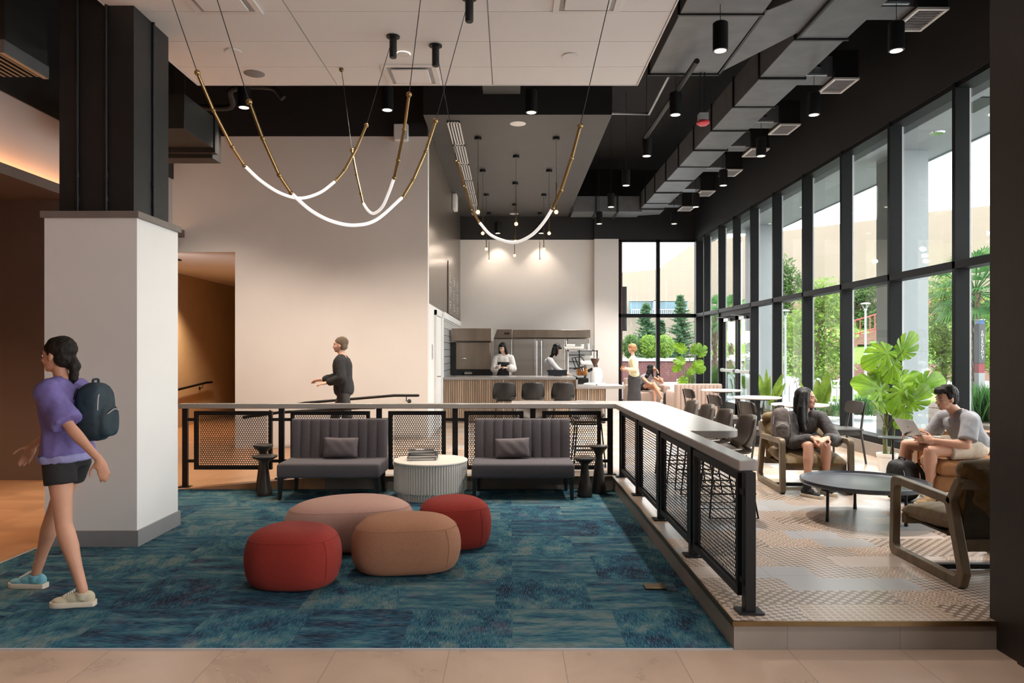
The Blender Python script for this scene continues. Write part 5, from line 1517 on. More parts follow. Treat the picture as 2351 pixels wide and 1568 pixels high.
monstera('tall potted monstera in a white pot beside the window kerb and the leather sofa', (4.59, 9.0, PZ),
  [L(2025, 812, 1998, 826, 56, (-.1, -1, .25), dy=-.05), L(2072, 804, 2092, 780, 50, (.35, -1, .2), dy=.0), L(2040, 840, 2032, 862, 40, (0, -1, .3), dy=-.08), L(2022, 856, 2008, 872, 38, (0, -1, .1)),
   L(2012, 892, 1984, 884, 60, (-.2, -1, .5), dy=-.05), L(2075, 880, 2110, 872, 58, (.1, -1, .7), dy=.02), L(2110, 884, 2138, 872, 50, (.1, -1, .25), dy=-.1), L(2052, 902, 2040, 930, 50, (0, -1, .5), dy=-.15),
   L(2075, 918, 2098, 898, 50, (.2, -1, .35), dy=-.18), L(2014, 918, 2048, 944, 46, (-.1, -1, .6), dy=-.1), L(2062, 944, 2052, 966, 40, (.1, -1, .1), dy=-.12), L(2006, 940, 1994, 926, 26, (0, -.6, .9), dy=-.1)], .95)
K = 19.0 / FPX
monstera('potted monstera with yellow green leaves behind the beige booth at the glass corner', (4.62, 19.0, PZ),
  [((px - 1584) * K, -.05, CH - (py - VY) * K - PZ, (tx - px), -1, (py - ty), fx, -1, fz, sz * K) for (px, py, tx, ty, fx, fz, sz) in
   [(1572, 806, 1560, 798, -.1, .3, 26), (1590, 808, 1598, 800, .2, .3, 24), (1604, 815, 1612, 806, .3, .2, 24), (1570, 828, 1556, 828, -.2, .4, 22), (1562, 838, 1552, 846, -.2, .2, 20), (1594, 842, 1608, 832, .2, .5, 22),
    (1600, 853, 1612, 846, .2, .4, 20), (1572, 868, 1566, 878, 0, .2, 24), (1582, 858, 1590, 848, 0, .6, 18)]], .8, seed=30)
def paddle_plant(label, loc, leaves, m='leaf_light', pr=(.11, .14, .24)):
    t = thing('potted_paddle_plant', label, 'plant', loc, 0)
    pot(t, *pr, M['terracotta_white'])
    for (x, y, zt, ln, w, lean) in leaves:
        base = Vector((x * .25, y * .3, pr[2])); top = Vector((x, y, zt)); mid = base.lerp(top, .5) + Vector((x * -.1, 0, .1))
        d = (top - mid).normalized()
        pts = bez(base, base.lerp(mid, .8) , mid, top, 22)
        start = max(0, 1 - ln)
        MB().tube(pts[:18], .009, 7, r2=.004).obj('stem', M['stem'], t)
        def g(u, v, pts=pts, start=start, w=w, lean=lean):
            s_ = start + (1 - start) * v; i = s_ * 22; a = int(min(21, i)); q = pts[a].lerp(pts[a+1], i - a)
            ww = w * (math.sin(PI * min(1, v * 1.0) ** .8) ** .75) * (u - .5)
            sx = Vector((math.cos(lean), math.sin(lean), 0))
            return q + sx * ww + Vector((0, -.25 * abs(ww), 0)) + Vector((0, -.10 * v * v, 0))
        m_ = MB(); m_.grid(g, 9, 22); m_.obj('leaf', M[m], t, angle=180)
    return t
K = 13.2 / FPX
def PL(px, top, ln, w, cx, lean=0): return ((px - cx) * K, -.02, CH - (top - VY) * K - PZ, ln, w * K, lean)
paddle_plant('potted bird of paradise with upright leaves, in front of the white outdoor column', (4.62, 13.2, PZ),
  [PL(1738, 858, .62, 20, 1765, .4), PL(1754, 845, .70, 12, 1765), PL(1763, 860, .65, 10, 1765), PL(1791, 856, .66, 18, 1765, -.3), PL(1798, 878, .55, 14, 1765), PL(1770, 900, .6, 13, 1765)])
K = 11.0 / FPX
paddle_plant('potted bird of paradise behind the seated woman, broad leaves above her head', (4.60, 11.0, PZ),
  [PL(1826, 874, .6, 16, 1878, .4), PL(1864, 868, .62, 20, 1878), PL(1890, 851, .66, 30, 1878, -.3), PL(1896, 880, .5, 16, 1878)], pr=(.11, .14, .24))

# ================================================================= OUTSIDE
GZ = .10
def slabp(name, pts, z0, z1, m):
    mb = MB(); mb.prism(pts, z0, z1); return struct(name, mb, M[m] if isinstance(m, str) else m)
slabp('ground_paving', [(XG, -6), (140, -6), (140, 140), (-30, 140), (-30, 20.8), (XG, 20.8)], -.3, GZ, 'paving')
o = slabp('ground_road', [(5, 27.5), (30, 21.5), (60, 14), (60, 22), (32, 28), (5, 33)], GZ, GZ + .012, 'asphalt')
slabp('ground_lawn', [(9.2, 22.6), (12.0, 21.2), (19.0, 23.5), (18, 25), (12, 25.5)], GZ, GZ + .08, 'grass')
slabp('ground_lawn_strip', [(24, 30), (60, 24), (60, 27), (28, 33)], GZ, GZ + .08, 'grass')
slabp('ground_planting_bed', [(8.2, 14.4), (9.8, 13.6), (12.2, 17.2), (10.2, 18.6)], GZ, GZ + .10, 'mulch')
slabp('ground_planting_bed_far', [(9.2, 19.2), (11.8, 18.2), (12.8, 20.2), (10.2, 21.2)], GZ, GZ + .10, 'mulch')
slabp('ground_palm_bed', [(10.6, 15.6), (15.0, 13.4), (16.4, 16.4), (12.2, 18.0)], GZ, GZ + .12, 'mulch')
# canopy
mb = MB(); mb.box(XG + .06, 7.12, -3, 20.4, 4.86, 5.3); struct('ceiling_canopy', mb, M['ext_soffit'])
mb = MB(); mb.box(7.12, 7.16, -3, 20.4, 4.84, 5.5); struct('trim_5', mb, M['ext_column'])
mb = MB(); mb.box(XG + .02, XG + .5, -3, 21, 4.72, 8); struct('wall_outer', mb, M['ext_soffit'])
for y, lab in ((11.97, 'nearest'), (19.05, 'far'), (4.9, 'hidden')):
    mb = MB(); mb.box(6.30, 6.77, y, y + .75, GZ, 4.86); struct('pillar_outside', mb, M['ext_column'])
for (px, py, kk) in ((1712, 323, 'square'), (1685, 355, 'disc')):
    pass
o = MB().box(-.2, .2, -.3, .3, -.02, .0).obj('soffit_grille', M['duct_side']); o.location = (6.1, 9.75, 4.862); tag(o, 'dark square grille in the outdoor canopy underside', 'vent')
o = MB().lathe([(.001, -.02), (.09, -.02), (.11, 0)], 20).obj('soffit_light', M['chrome']); o.location = (6.35, 11.0, 4.86); tag(o, 'small round light in the outdoor canopy underside', 'light')

def leaves_cloud(mb, c, r, n, size, rnd, flat=1.0):
    for _ in range(n):
        while True:
            p = Vector((rnd.uniform(-1, 1), rnd.uniform(-1, 1), rnd.uniform(-1, 1)))
            if p.length < 1 and p.length > .35: break
        q = Vector((c[0] + p.x * r[0], c[1] + p.y * r[1], c[2] + p.z * r[2]))
        a = Vector((rnd.uniform(-1, 1), rnd.uniform(-1, 1), rnd.uniform(-1, 1))).normalized()
        b = a.orthogonal().normalized(); s_ = size * rnd.uniform(.6, 1.4)
        mb.add([q - a * s_, q + b * s_ * .45, q + a * s_, q - b * s_ * .45], [(0, 1, 2, 3)])
def tree(label, x, y, h, cr, m, seed, n=2600, leaf=.10, clumps=11, base=None, trunk=.10, cat='tree', name='tree', low=.28, z0=GZ, col='trunk'):
    rnd = random.Random(seed)
    t = thing(name, label, cat, (x, y, z0), 0)
    tk = MB(); tk.tube(spline([(0, 0, 0), (.05 * h * rnd.uniform(-1, 1), 0, h * .3), (0, 0, h * .8)], 5), trunk, 8, r2=trunk * .35)
    fm = MB()
    for i in range(clumps):
        f = i / max(1, clumps - 1); z = h * (low + (1 - low) * f * .93)
        rad = cr * math.sin(PI * min(.93, max(.12, .12 + f * .82))) ** .7
        a = rnd.uniform(0, 2 * PI); rr = rad * rnd.uniform(.25, .7)
        c = Vector((rr * math.cos(a), rr * math.sin(a), z)); k = rnd.uniform(.45, .75)
        leaves_cloud(fm, c, (cr * k, cr * k, h * .13), n // clumps, leaf, rnd)
        tk.tube([(0, 0, z * .75), c * .6 + Vector((0, 0, z * .4)), c], trunk * .3, 5, r2=.01)
    tk.obj('trunk', M[col], t)
    f = fm.obj('foliage', M[m], t, smooth=False)
    return t
def fir(label, x, y, h, r, seed, z0):
    rnd = random.Random(seed)
    t = thing('conifer', label, 'tree', (x, y, z0), 0)
    MB().tube([(0, 0, 0), (0, 0, h)], .12, 8, r2=.02).obj('trunk', M['trunk'], t)
    m = MB(); z = h * .05
    while z < h:
        f = 1 - z / h; nb = 7
        for k in range(nb):
            a = rnd.uniform(0, 2 * PI); Ls = r * (f ** .8) * rnd.uniform(.6, 1.15) + .1
            d = Vector((math.cos(a), math.sin(a), .25))
            for q in range(9):
                p = Vector((0, 0, z)) + d * (Ls * (q + 1) / 9); s_ = .17 * (1.1 - q / 12)
                for w_ in range(2):
                    e = Vector((rnd.uniform(-1, 1), rnd.uniform(-1, 1), rnd.uniform(-.5, .8))).normalized(); b = e.orthogonal().normalized()
                    m.add([p - e * s_ * 1.6, p + b * s_ * .4, p + e * s_ * 1.6, p - b * s_ * .4], [(0, 1, 2, 3)])
        z += h / 26
    m.obj('foliage', M['leaf_fir'], t, smooth=False); return t
def palm(label, x, y, h, fr, seed, n=34, z0=GZ):
    rnd = random.Random(seed); t = thing('palm_tree', label, 'palm', (x, y, z0), 0)
    tk = MB(); tk.tube([(0, 0, 0), (.02, 0, h * .5), (0, 0, h)], [.10, .075, .08], 12)
    for i in range(70):
        z = .25 + (h - .35) * i / 70; a = i * 2.4
        p = Vector((.07 * math.cos(a), .07 * math.sin(a), z)); q = p + Vector((.05 * math.cos(a), .05 * math.sin(a), .15))
        tk.bar(p, q, .06, .018, up=(math.cos(a), math.sin(a), 0))
    tk.obj('trunk', M['trunk'], t)
    f = MB()
    for i in range(n):
        a = i * 2.4; el = R(75 - 115 * (i / n)); d = Vector((math.cos(a) * math.cos(el), math.sin(a) * math.cos(el), math.sin(el)))
        top = Vector((0, 0, h)); Ls = fr * rnd.uniform(.55, .75); hub = top + d * Ls
        f.tube([top, hub], .012, 4)
        side = d.cross(Vector((0, 0, 1))).normalized(); up = side.cross(d).normalized()
        for k in range(17):
            an = R(-85 + 170 * k / 16); v = (d * math.cos(an) + side * math.sin(an)).normalized(); ln = fr * .52 * (.6 + .4 * math.cos(an))
            e = hub + v * ln - Vector((0, 0, ln * .30)); mid = hub + v * ln * .55
            w_ = v.cross(up).normalized() * .022
            f.add([hub, mid + w_, e, mid - w_], [(0, 1, 2, 3)])
    f.obj('fronds', M['leaf_palm'], t, smooth=False); return t
# trees seen through the long glazing
def at_out(px, D): return ((px - VX) * D / FPX, D)
X_, Y_ = at_out(1886, 31); tree('bright green street tree left of the grey lamp post, low leafy crown', X_, Y_, 4.4, 1.35, 'leaf_light', 1, 5200, .09, 20, low=.10)
X_, Y_ = at_out(1838, 33); tree('feathery olive green tree beside the left lamp post', X_, Y_, 3.3, 1.3, 'leaf_olive', 2, 3400, .07, 13, low=.12)
X_, Y_ = at_out(1800, 42); tree('tall deep green tree rising behind the left lamp post', X_, Y_, 6.6, 1.3, 'leaf_dark', 3, 3400, .13, 15, low=.3)
X_, Y_ = at_out(1925, 60); tree('rounded dark green tree on the slope left of the lamp post, above the stairs', X_, Y_, 4.0, 2.2, 'leaf_olive', 4, 2600, .17, 12, z0=2.2, low=.35)
X_, Y_ = at_out(1985, 58); tree('rounded dark green tree behind the lamp post head', X_, Y_, 4.6, 2.2, 'leaf_dark', 5, 3000, .16, 12, z0=2.2, low=.35)
X_, Y_ = at_out(2163, 19); tree('leafy green street tree between the white column and the palm', X_, Y_, 3.35, .75, 'leaf_light', 6, 7000, .05, 26, low=.32, trunk=.05)
X_, Y_ = at_out(2278, 30); tree('dense green tree behind the emergency pillar at the window edge', X_, Y_, 3.6, 1.7, 'leaf_light', 7, 4200, .09, 14, low=.3)
X_, Y_ = at_out(1700, 75); tree('far green tree through the glass door', X_, Y_, 5.5, 3.2, 'leaf_dark', 8, 2600, .22, 12, low=.1)
X_, Y_ = at_out(2239, 16.6); palm('palm tree with shaggy trunk beside the emergency pillar', X_, Y_, 2.85, 1.0, 1, 44)
X_, Y_ = at_out(1641, 28.5); palm('palm tree seen through the narrow pane left of the glass door', X_, Y_, 2.9, 1.0, 2, 26)
X_, Y_ = at_out(1678, 27); palm('palm tree seen through the glass door', X_, Y_, 2.8, .9, 3, 26)
# conifers and planter through the back window
X_, Y_ = at_out(1484, 46); fir('tall conifer behind the brick planter, left in the back window', X_, Y_, 4.5, 1.35, 1, GZ)
X_, Y_ = at_out(1517, 48); fir('smaller conifer behind the middle bar of the back window', X_, Y_, 3.5, 1.15, 2, GZ)
X_, Y_ = at_out(1562, 47); fir('tall conifer right in the back window above the monstera', X_, Y_, 5.1, 1.45, 3, GZ)
mb = MB(); mb.box(5.6, 8.35, 37.0, 42, GZ, 1.14); b = struct('wall_planter', mb, M['brick']); MB().box(5.5, 8.45, 36.9, 42.1, 1.14, 1.26).obj('coping', M['ext_column'], b)
mb = MB(); mb.box(9.3, 13, 41, 43.5, GZ, 1.1); b = struct('wall_planter_far', mb, M['brick']); MB().box(9.2, 13.1, 40.9, 43.6, 1.1, 1.25).obj('coping', M['ext_column'], b)
rnd = random.Random(9)
for i, (x, rr, lab) in enumerate(((6.2, .5, 'green shrub in the brick planter, left by the window frame'), (7.1, .55, 'yellow green shrub in the middle of the brick planter'), (7.9, .5, 'green shrub at the right end of the brick planter'))):
    m = MB(); leaves_cloud(m, (0, 0, .45), (rr, .6, .62), 1500, .07, rnd)
    o = m.obj('shrub', M[['leaf_dark', 'leaf_light', 'leaf_light'][i]], smooth=False); o.location = (x, 37.8, 1.42); tag(o, lab, 'shrub', 'shrubs in the brick planter')
# brick column and black plate outside the back window
mb = MB(); mb.box(2.9, 3.23, 21.2, 21.7, GZ, 5.4); struct('wall_brick_outside', mb, M['brick'])
t = thing('wall_plate', 'dark grey projecting sign box outside the back window', 'sign', (0, 0, 0))
MB().box(3.1, 3.44, 21.75, 21.95, 2.22, 3.52).obj('plate_body', M['pillar_dark'], t)
# stadium-like building of pale cladding, following a curve
def bld(name, pts, zt, zb=0, m='cladding', depth=4):
    """pts: list of (px, D, ytop px)"""
    vs = []; n = len(pts)
    for (px, D, yt) in pts:
        X = (px - VX) * D / FPX; z = CH - (yt - VY) * D / FPX
        vs += [(X, D, zb), (X, D, z), (X + depth * .3, D + depth, z), (X + depth * .3, D + depth, zb)]
    fs = []
    for i in range(n - 1):
        a = i * 4; b = a + 4
        fs += [(a, b, b+1, a+1), (a+1, b+1, b+2, a+2), (a+2, b+2, b+3, a+3)]
    fs += [(0, 1, 2, 3), tuple((n-1)*4 + k for k in (3, 2, 1, 0))]
    mb = MB(); mb.add(vs, fs); return mb
t = thing('stadium_building', 'huge pale beige curved building across the street', 'building', (0, 0, 0))
bld('lower', [(1405, 74, 628), (1470, 76, 622), (1590, 78, 613), (1700, 77, 603), (1800, 75, 594), (1930, 72, 582), (2060, 68, 570), (2200, 64, 556), (2420, 58, 536)], 0, .1).obj('lower_wall', M['cladding'], t)
bld('upper', [(1490, 92, 634), (1560, 92, 582), (1592, 92, 560), (1700, 90, 543), (1800, 88, 530), (1930, 84, 514), (2011, 82, 504), (2132, 78, 487), (2290, 74, 470), (2450, 70, 455)], 0, 4).obj('upper_wall', M['cladding'], t)
def quad_px(mb, x0, y0, x1, y1, D, d=.3):
    a = atd(x0, y0, D); b = atd(x1, y1, D); return mb.box(a.x, b.x, D, D + d, b.z, a.z)
quad_px(MB(), 1446, 691, 1578, 722, 73.2, .6).obj('loggia_shade', M['window_and_shade_blue'], t)  # flat dark face, shade of the loggia recess painted as colour
quad_px(MB(), 1497, 693, 1552, 712, 73.0, .2).obj('loggia_window', M['window_and_shade_blue'], t)
quad_px(MB(), 1501, 688, 1508, 722, 72.9, .2).obj('loggia_post', M['sign_white'], t)
m = MB()
for i in range(30):
    quad_px(m, 1450 + i * 4.3, 711, 1451 + i * 4.3, 722, 72.8, .05)
quad_px(m, 1450, 710, 1580, 711.2, 72.8, .06); m.obj('loggia_railing', M['sign_white'], t)
quad_px(MB(), 1446, 688.5, 1582, 691, 72.9, .5).obj('loggia_lintel', M['cladding'], t)
# slope with lawn, brick retaining wall and red rail stairs
mb = MB(); mb.add([(17, 40, GZ), (44, 36, GZ), (50, 66, GZ), (18, 70, GZ), (17.4, 40.6, .7), (43.4, 36.6, .7), (49, 60, 4.2), (19, 64, 4.2)], [(3, 2, 1, 0), (4, 5, 6, 7), (0, 1, 5, 4), (1, 2, 6, 5), (2, 3, 7, 6), (3, 0, 4, 7)])
struct('ground_slope', mb, M['grass'])
mb = MB(); mb.bar((16.8, 39.9, .50), (44.2, 35.6, .50), .4, .95); struct('wall_retaining', mb, M['brick_pale'])
mb = MB(); mb.bar((19, 66.0, 4.6), (52, 63, 4.6), .6, 2.6); struct('wall_terrace', mb, M['brick_pale'])
t = thing('stair_railing', 'red metal railing climbing the slope behind the lamp post', 'railing', (0, 0, 0))
m = MB()
for i in range(34):
    f = i / 33; x = 20.5 + 10.5 * f; y = 48 ; z = 2.2 + min(f, .62) * 3.0
    m.bar((x, y, z - .2), (x, y, z + .9), .05, .05)
for dz in (0, .9): m.tube([(20.5, 48, 2.2 + dz), (27, 48, 4.06 + dz), (31, 48, 4.06 + dz)], .05, 6)
m.obj('rail_bars', M['red_rail'], t)
m = MB()
for i in range(9): m.box(21 + i * .8, 21.8 + i * .8, 48.1, 49.6, 1.6 + i * .24, 2.1 + i * .24)
m.obj('steps', M['brick_pale'], t)
# lamp posts
def lamp(label, px, D, ytop):
    t = thing('street_lamp', label, 'street lamp', ((px - VX) * D / FPX, D, GZ), 0, 'grey street lamps')
    H_ = CH - (ytop - VY) * D / FPX - GZ; k = D / FPX
    MB().lathe([(3.6*k, 0), (2.9*k, .3), (2.1*k, H_ - 18*k), (3.4*k, H_ - 17.5*k), (3.2*k, H_ - 14*k), (.001, H_ - 14*k)], 16).obj('pole', M['lamp_grey'], t)
    m = MB()
    for a in range(3): m.tube([(2*k*math.cos(a*2.1+.3), 2*k*math.sin(a*2.1+.3), H_ - 14*k), (7*k*math.cos(a*2.1+.3), 7*k*math.sin(a*2.1+.3), H_ - 8*k), (9*k*math.cos(a*2.1+.3), 9*k*math.sin(a*2.1+.3), H_ - 2*k)], .6*k, 6)
    m.obj('lamp_arms', M['lamp_grey'], t)
    MB().lathe([(10.5*k, H_ - 3*k), (10*k, H_ - 1.5*k), (5*k, H_), (.001, H_)], 24).obj('lamp_cap', M['sign_white'], t)
    MB().lathe([(4*k, H_ - 10*k), (6.5*k, H_ - 3*k)], 16).obj('lamp_glass', GLASS2, t)
lamp('grey street lamp with a dish head in front of the red railing', 1987, 26, 695)
lamp('grey street lamp at the window edge beside the tall deep green tree', 1803, 26, 711)
# emergency pillar
D_ = 15.9; k = D_ / FPX
t = thing('emergency_pillar', 'dark pillar lettered EMERGENCY with a blue light beside the palm', 'sign', ((2249 - VX) * k, D_, GZ), 0)
zt = CH - (733 - VY) * k - GZ
MB().box(-7.5*k, 7.5*k, -9*k, 9*k, zt - 101*k, zt - 11*k).obj('pillar_body', M['pillar_dark'], t, bevel=.005)
MB().box(-6.8*k, 6.8*k, -8*k, 8*k, zt - 123*k, zt - 101*k).obj('red_band', M['pillar_red'], t)
MB().box(-7*k, 7*k, -8.4*k, 8.4*k, 0, zt - 123*k).obj('pillar_foot', M['ext_soffit'], t)
MB().box(-7*k, 7*k, -8*k, 8*k, zt - 11*k, zt - 2*k).obj('blue_light', M['sign_blue'], t)
MB().box(-7.5*k, 7.5*k, -9*k, 9*k, zt - 2*k, zt).obj('pillar_cap', M['sign_white'], t)
for i, ch in enumerate('EMERGENCY'):
    text_obj('lettering', ch, 9.2 * k, M['sign_white'], (0, -9*k - .008, zt - (30 + i * 7.4) * k), (R(90), 0, 0), .002, parent=t)
# bike racks, bins, car, grasses
for i, (px, lab) in enumerate(((1822, 'white hoop bike rack nearest the left lamp post'), (1878, 'white hoop bike rack left of the seated woman\'s plant leaves'), (1901, 'white hoop bike rack beside the window post'), (1930, 'white hoop bike rack half hidden by a window post'))):
    D_ = 18.5; c = at_out(px, D_)
    o = MB().tube([(-.26, 0, 0), (-.28, 0, .45)] + [(-.28 * math.cos(PI * q / 10), 0, .55 + .28 * math.sin(PI * q / 10)) for q in range(11)] + [(.28, 0, .45), (.26, 0, 0)], .022, 8).obj('bike_rack', M['sign_white']); o.location = (c[0], c[1], GZ); o.rotation_euler = (0, 0, R(50)); tag(o, lab, 'bike rack', 'hoop bike racks')
t = thing('litter_bins', 'pair of grey litter bins in front of the brick retaining wall', 'bins', (19.6, 38.2, GZ))
MB().box(-.55, -.05, -.3, .3, 0, 1.15).obj('bin', M['lamp_grey'], t, bevel=.02); MB().box(.05, .55, -.3, .3, 0, 1.15).obj('bin', M['lamp_grey'], t, bevel=.02)
MB().box(.12, .48, -.32, -.29, .85, 1.0).obj('bin_slot', M['steel_black'], t)
t = thing('parked_car', 'dark parked car half hidden behind the planter in the back window', 'car', (10.6, 52, GZ))
m = MB(); rslab(m, -2.2, 2.2, -.9, .9, .3, .95, .2); m.obj('car_body', M['car_paint'], t)
m = MB(); m.prism(rpoly([(-1.2, -.8), (1.3, -.8), (1.3, .8), (-1.2, .8)], .2), .95, 1.42); m.obj('car_cabin', M['window_and_shade_blue'], t, bevel=.15, seg=4)
for x in (-1.4, 1.4): MB(Matrix.Translation((x, -.92, .34)) @ Matrix.Rotation(R(90), 4, 'X')).lathe([(.001, 0), (.34, 0), (.34, .2), (.001, .2)], 20).obj('wheel', M['steel_black'], t)
def tuft(label, x, y, w, h, n, m, seed):
    rnd = random.Random(seed); g = MB()
    for i in range(n):
        a = rnd.uniform(0, 2*PI); r = rnd.uniform(0, w); b = Vector((r * math.cos(a), r * math.sin(a), 0)); e = b + Vector((rnd.uniform(-.2, .2), rnd.uniform(-.2, .2), h * rnd.uniform(.6, 1.1)))
        s_ = Vector((math.cos(a), math.sin(a), 0)) * .012
        mid = b.lerp(e, .6) + Vector((0, 0, .03)); g.add([b - s_, b + s_, mid + s_, e, mid - s_], [(0, 1, 2, 3, 4)])
    o = g.obj('ornamental_grass', M[m], smooth=False); o.location = (x, y, GZ + .1); tag(o, label, 'grass'); o['kind'] = 'stuff'; return o
X_, Y_ = at_out(2262, 15.0); tuft('tall green ornamental grass at the foot of the emergency pillar', X_, Y_, .55, .75, 900, 'leaf_palm', 3)
X_, Y_ = at_out(1972, 16.5); tuft('low spiky green planting left of the monstera, outside', X_, Y_, .45, .45, 260, 'leaf_palm', 4)
X_, Y_ = at_out(1905, 16.2); tuft('small grass clump outside behind the seated woman', X_, Y_, .35, .3, 200, 'leaf_palm', 5)
X_, Y_ = at_out(1655, 24); tuft('green undergrowth below the far palms', X_, Y_, 1.2, 1.0, 900, 'leaf_dark', 6)
# ================================================================= PEOPLE
def V(*a): return Vector(a)
def remeshed(name, mb, m, parent, voxel=.008, it=4, disp=0, dscale=1.0, fac=.5):
    me = mb.mesh('tmp', m, False); o = bpy.data.objects.new('tmp', me); COL.objects.link(o)
    r = o.modifiers.new('r', 'REMESH'); r.mode = 'VOXEL'; r.voxel_size = voxel; r.adaptivity = 0
    s = o.modifiers.new('s', 'SMOOTH'); s.factor = fac; s.iterations = it
    dg = bpy.context.evaluated_depsgraph_get(); dg.update()
    ev = o.evaluated_get(dg); new = bpy.data.meshes.new_from_object(ev, preserve_all_data_layers=False, depsgraph=dg)
    bpy.data.objects.remove(o); bpy.data.meshes.remove(me)
    if disp:
        nrm = [v.normal.copy() for v in new.vertices]
        for v, n_ in zip(new.vertices, nrm):
            c = v.co; k = noise.noise(Vector((c.x * dscale, c.y * dscale, c.z * dscale * .45))) + .5 * noise.noise(c * dscale * 2.3)
            v.co = c + n_ * (disp * k)
    if len(new.materials) == 0: new.materials.append(m)
    else: new.materials[0] = m
    new.polygons.foreach_set('use_smooth', [True] * len(new.polygons)); new.name = name
    ob = bpy.data.objects.new(name, new); COL.objects.link(ob); ob.parent = parent
    return ob
def seg(mb, p, q, r0, r1, bulge=0, at=.35, n=16):
    p = Vector(p); q = Vector(q); K_ = 7; pts = [p.lerp(q, i / (K_-1)) for i in range(K_)]
    rs = [r0 + (r1 - r0) * i / (K_-1) + bulge * math.exp(-((i / (K_-1) - at) / .22) ** 2) for i in range(K_)]
    mb.tube(pts, rs, n, cap='round')
def flatseg(mb, p, q, r0, r1, n=20):
    p = Vector(p); q = Vector(q); pts = [p.lerp(q, i / 5) for i in range(6)]; mb.tube(pts, [r0 + (r1 - r0) * i / 5 for i in range(6)], n)
def frame(F, U=V(0, 0, 1)):
    F = Vector(F).normalized(); X = F.cross(Vector(U)).normalized(); Z = X.cross(F).normalized()
    return Matrix((X, F, Z)).transposed()          # columns: right, forward, up
def loft(mb, rings, n=28, e=.85):
    """rings: (centre, right, forward, rx, ry)"""
    vs = []; fs = []
    for (c, a, b, rx, ry) in rings:
        for k in range(n):
            t = 2 * PI * k / n; x = math.copysign(abs(math.cos(t)) ** e, math.cos(t)); y = math.copysign(abs(math.sin(t)) ** e, math.sin(t))
            vs.append(Vector(c) + Vector(a) * (rx * x) + Vector(b) * (ry * y))
    for i in range(len(rings) - 1):
        for k in range(n):
            k2 = (k + 1) % n; fs.append((i*n+k, i*n+k2, (i+1)*n+k2, (i+1)*n+k))
    fs.append(tuple(range(n - 1, -1, -1))); fs.append(tuple((len(rings)-1)*n + k for k in range(n)))
    mb.add(vs, fs)
BODY = [(-.16, .105, .085), (-.06, .160, .112), (.05, .170, .118), (.22, .158, .108), (.42, .140, .098), (.62, .155, .108), (.80, .163, .110), (.92, .150, .096), (1.0, .120, .078), (1.07, .075, .062), (1.13, .056, .056)]
def torso(mb, P, S, rh, rs, w=1.0, infl=0.0, t0=-1, t1=9, belly=0, up=None):
    P = Vector(P); S = Vector(S); ax = S - P; Lh = ax.length; T = ax.normalized(); rings = []
    for (t, rx, ry) in BODY:
        if t < t0 or t > t1: continue
        k = min(1, max(0, t)); a = (Vector(rh) * (1 - k) + Vector(rs) * k); a = (a - T * a.dot(T)).normalized(); b = T.cross(a).normalized()
        c = P + ax * t + b * (belly * math.sin(PI * k))
        rings.append((c, a, b, rx * w + infl, ry * w + infl))
    loft(mb, rings)
def head_shape(mb, c, F, s=1.0, U=V(0, 0, 1), slim=1.0):
    Mx = frame(F, U); c = Vector(c)
    def E(p, r): mb.ell(c + Mx @ (Vector(p) * s), tuple(q * s for q in (r[0] * slim, r[1], r[2])), 20, 14, rot=Mx)
    E((0, -.014, .032), (.075, .094, .084)); E((0, .016, -.012), (.064, .072, .088)); E((0, .030, -.062), (.050, .050, .044)); E((0, .060, -.088), (.024, .022, .018))
    E((0, .074, .022), (.048, .018, .012))
    for k in (-1, 1):
        E((k * .034, .056, -.030), (.023, .024, .022)); E((k * .0745, -.006, -.012), (.009, .017, .030))
    p0 = c + Mx @ V(0, .086*s, .006*s); p1 = c + Mx @ V(0, .103*s, -.028*s); mb.tube([p0, p1], [.007 * s, .0125 * s], 10, cap='round')
    for k in (-1, 1): E((k * .010, .092, -.031), (.008, .009, .007))
    E((0, .083, -.052), (.020, .010, .006)); E((0, .081, -.064), (.018, .010, .007))
    return Mx
def face_parts(par, c, F, s=1.0, U=V(0, 0, 1), smile=False, brow='hair_black', T0=None):
    Mx = frame(F, U); c = Vector(c)
    def E(mb, p, r, n=12, m=8): mb.ell(c + Mx @ (Vector(p) * s), tuple(q * s for q in r), n, m, rot=Mx)
    m = MB(T0); [E(m, (k * .030, .0740, .0), (.0135, .007, .0055 if smile else .0075)) for k in (-1, 1)]; m.obj('eyes', M['eye_white'], par)
    m = MB(T0); [E(m, (k * .030, .0785, .0), (.0062, .004, .0050 if smile else .006)) for k in (-1, 1)]; m.obj('pupils', M['eye_dark'], par)
    m = MB(T0)
    for k in (-1, 1): m.tube([c + Mx @ V(k * .014 * s, .0885 * s, .019 * s), c + Mx @ V(k * .032 * s, .0855 * s, .024 * s), c + Mx @ V(k * .050 * s, .0735 * s, .018 * s)], .0032 * s, 6)
    m.obj('eyebrows', M[brow], par)
    m = MB(T0); E(m, (0, .0865, -.0525), (.019, .006, .0042)); E(m, (0, .0845, -.0635), (.017, .006, .005))
    m.obj('lips', M['lips'], par)
    if smile:
        m = MB(T0); m.tube([c + Mx @ V(-.019*s, .083*s, -.056*s), c + Mx @ V(0, .0905*s, -.0585*s), c + Mx @ V(.019*s, .083*s, -.056*s)], .0026 * s, 6); m.obj('teeth', M['teeth'], par)
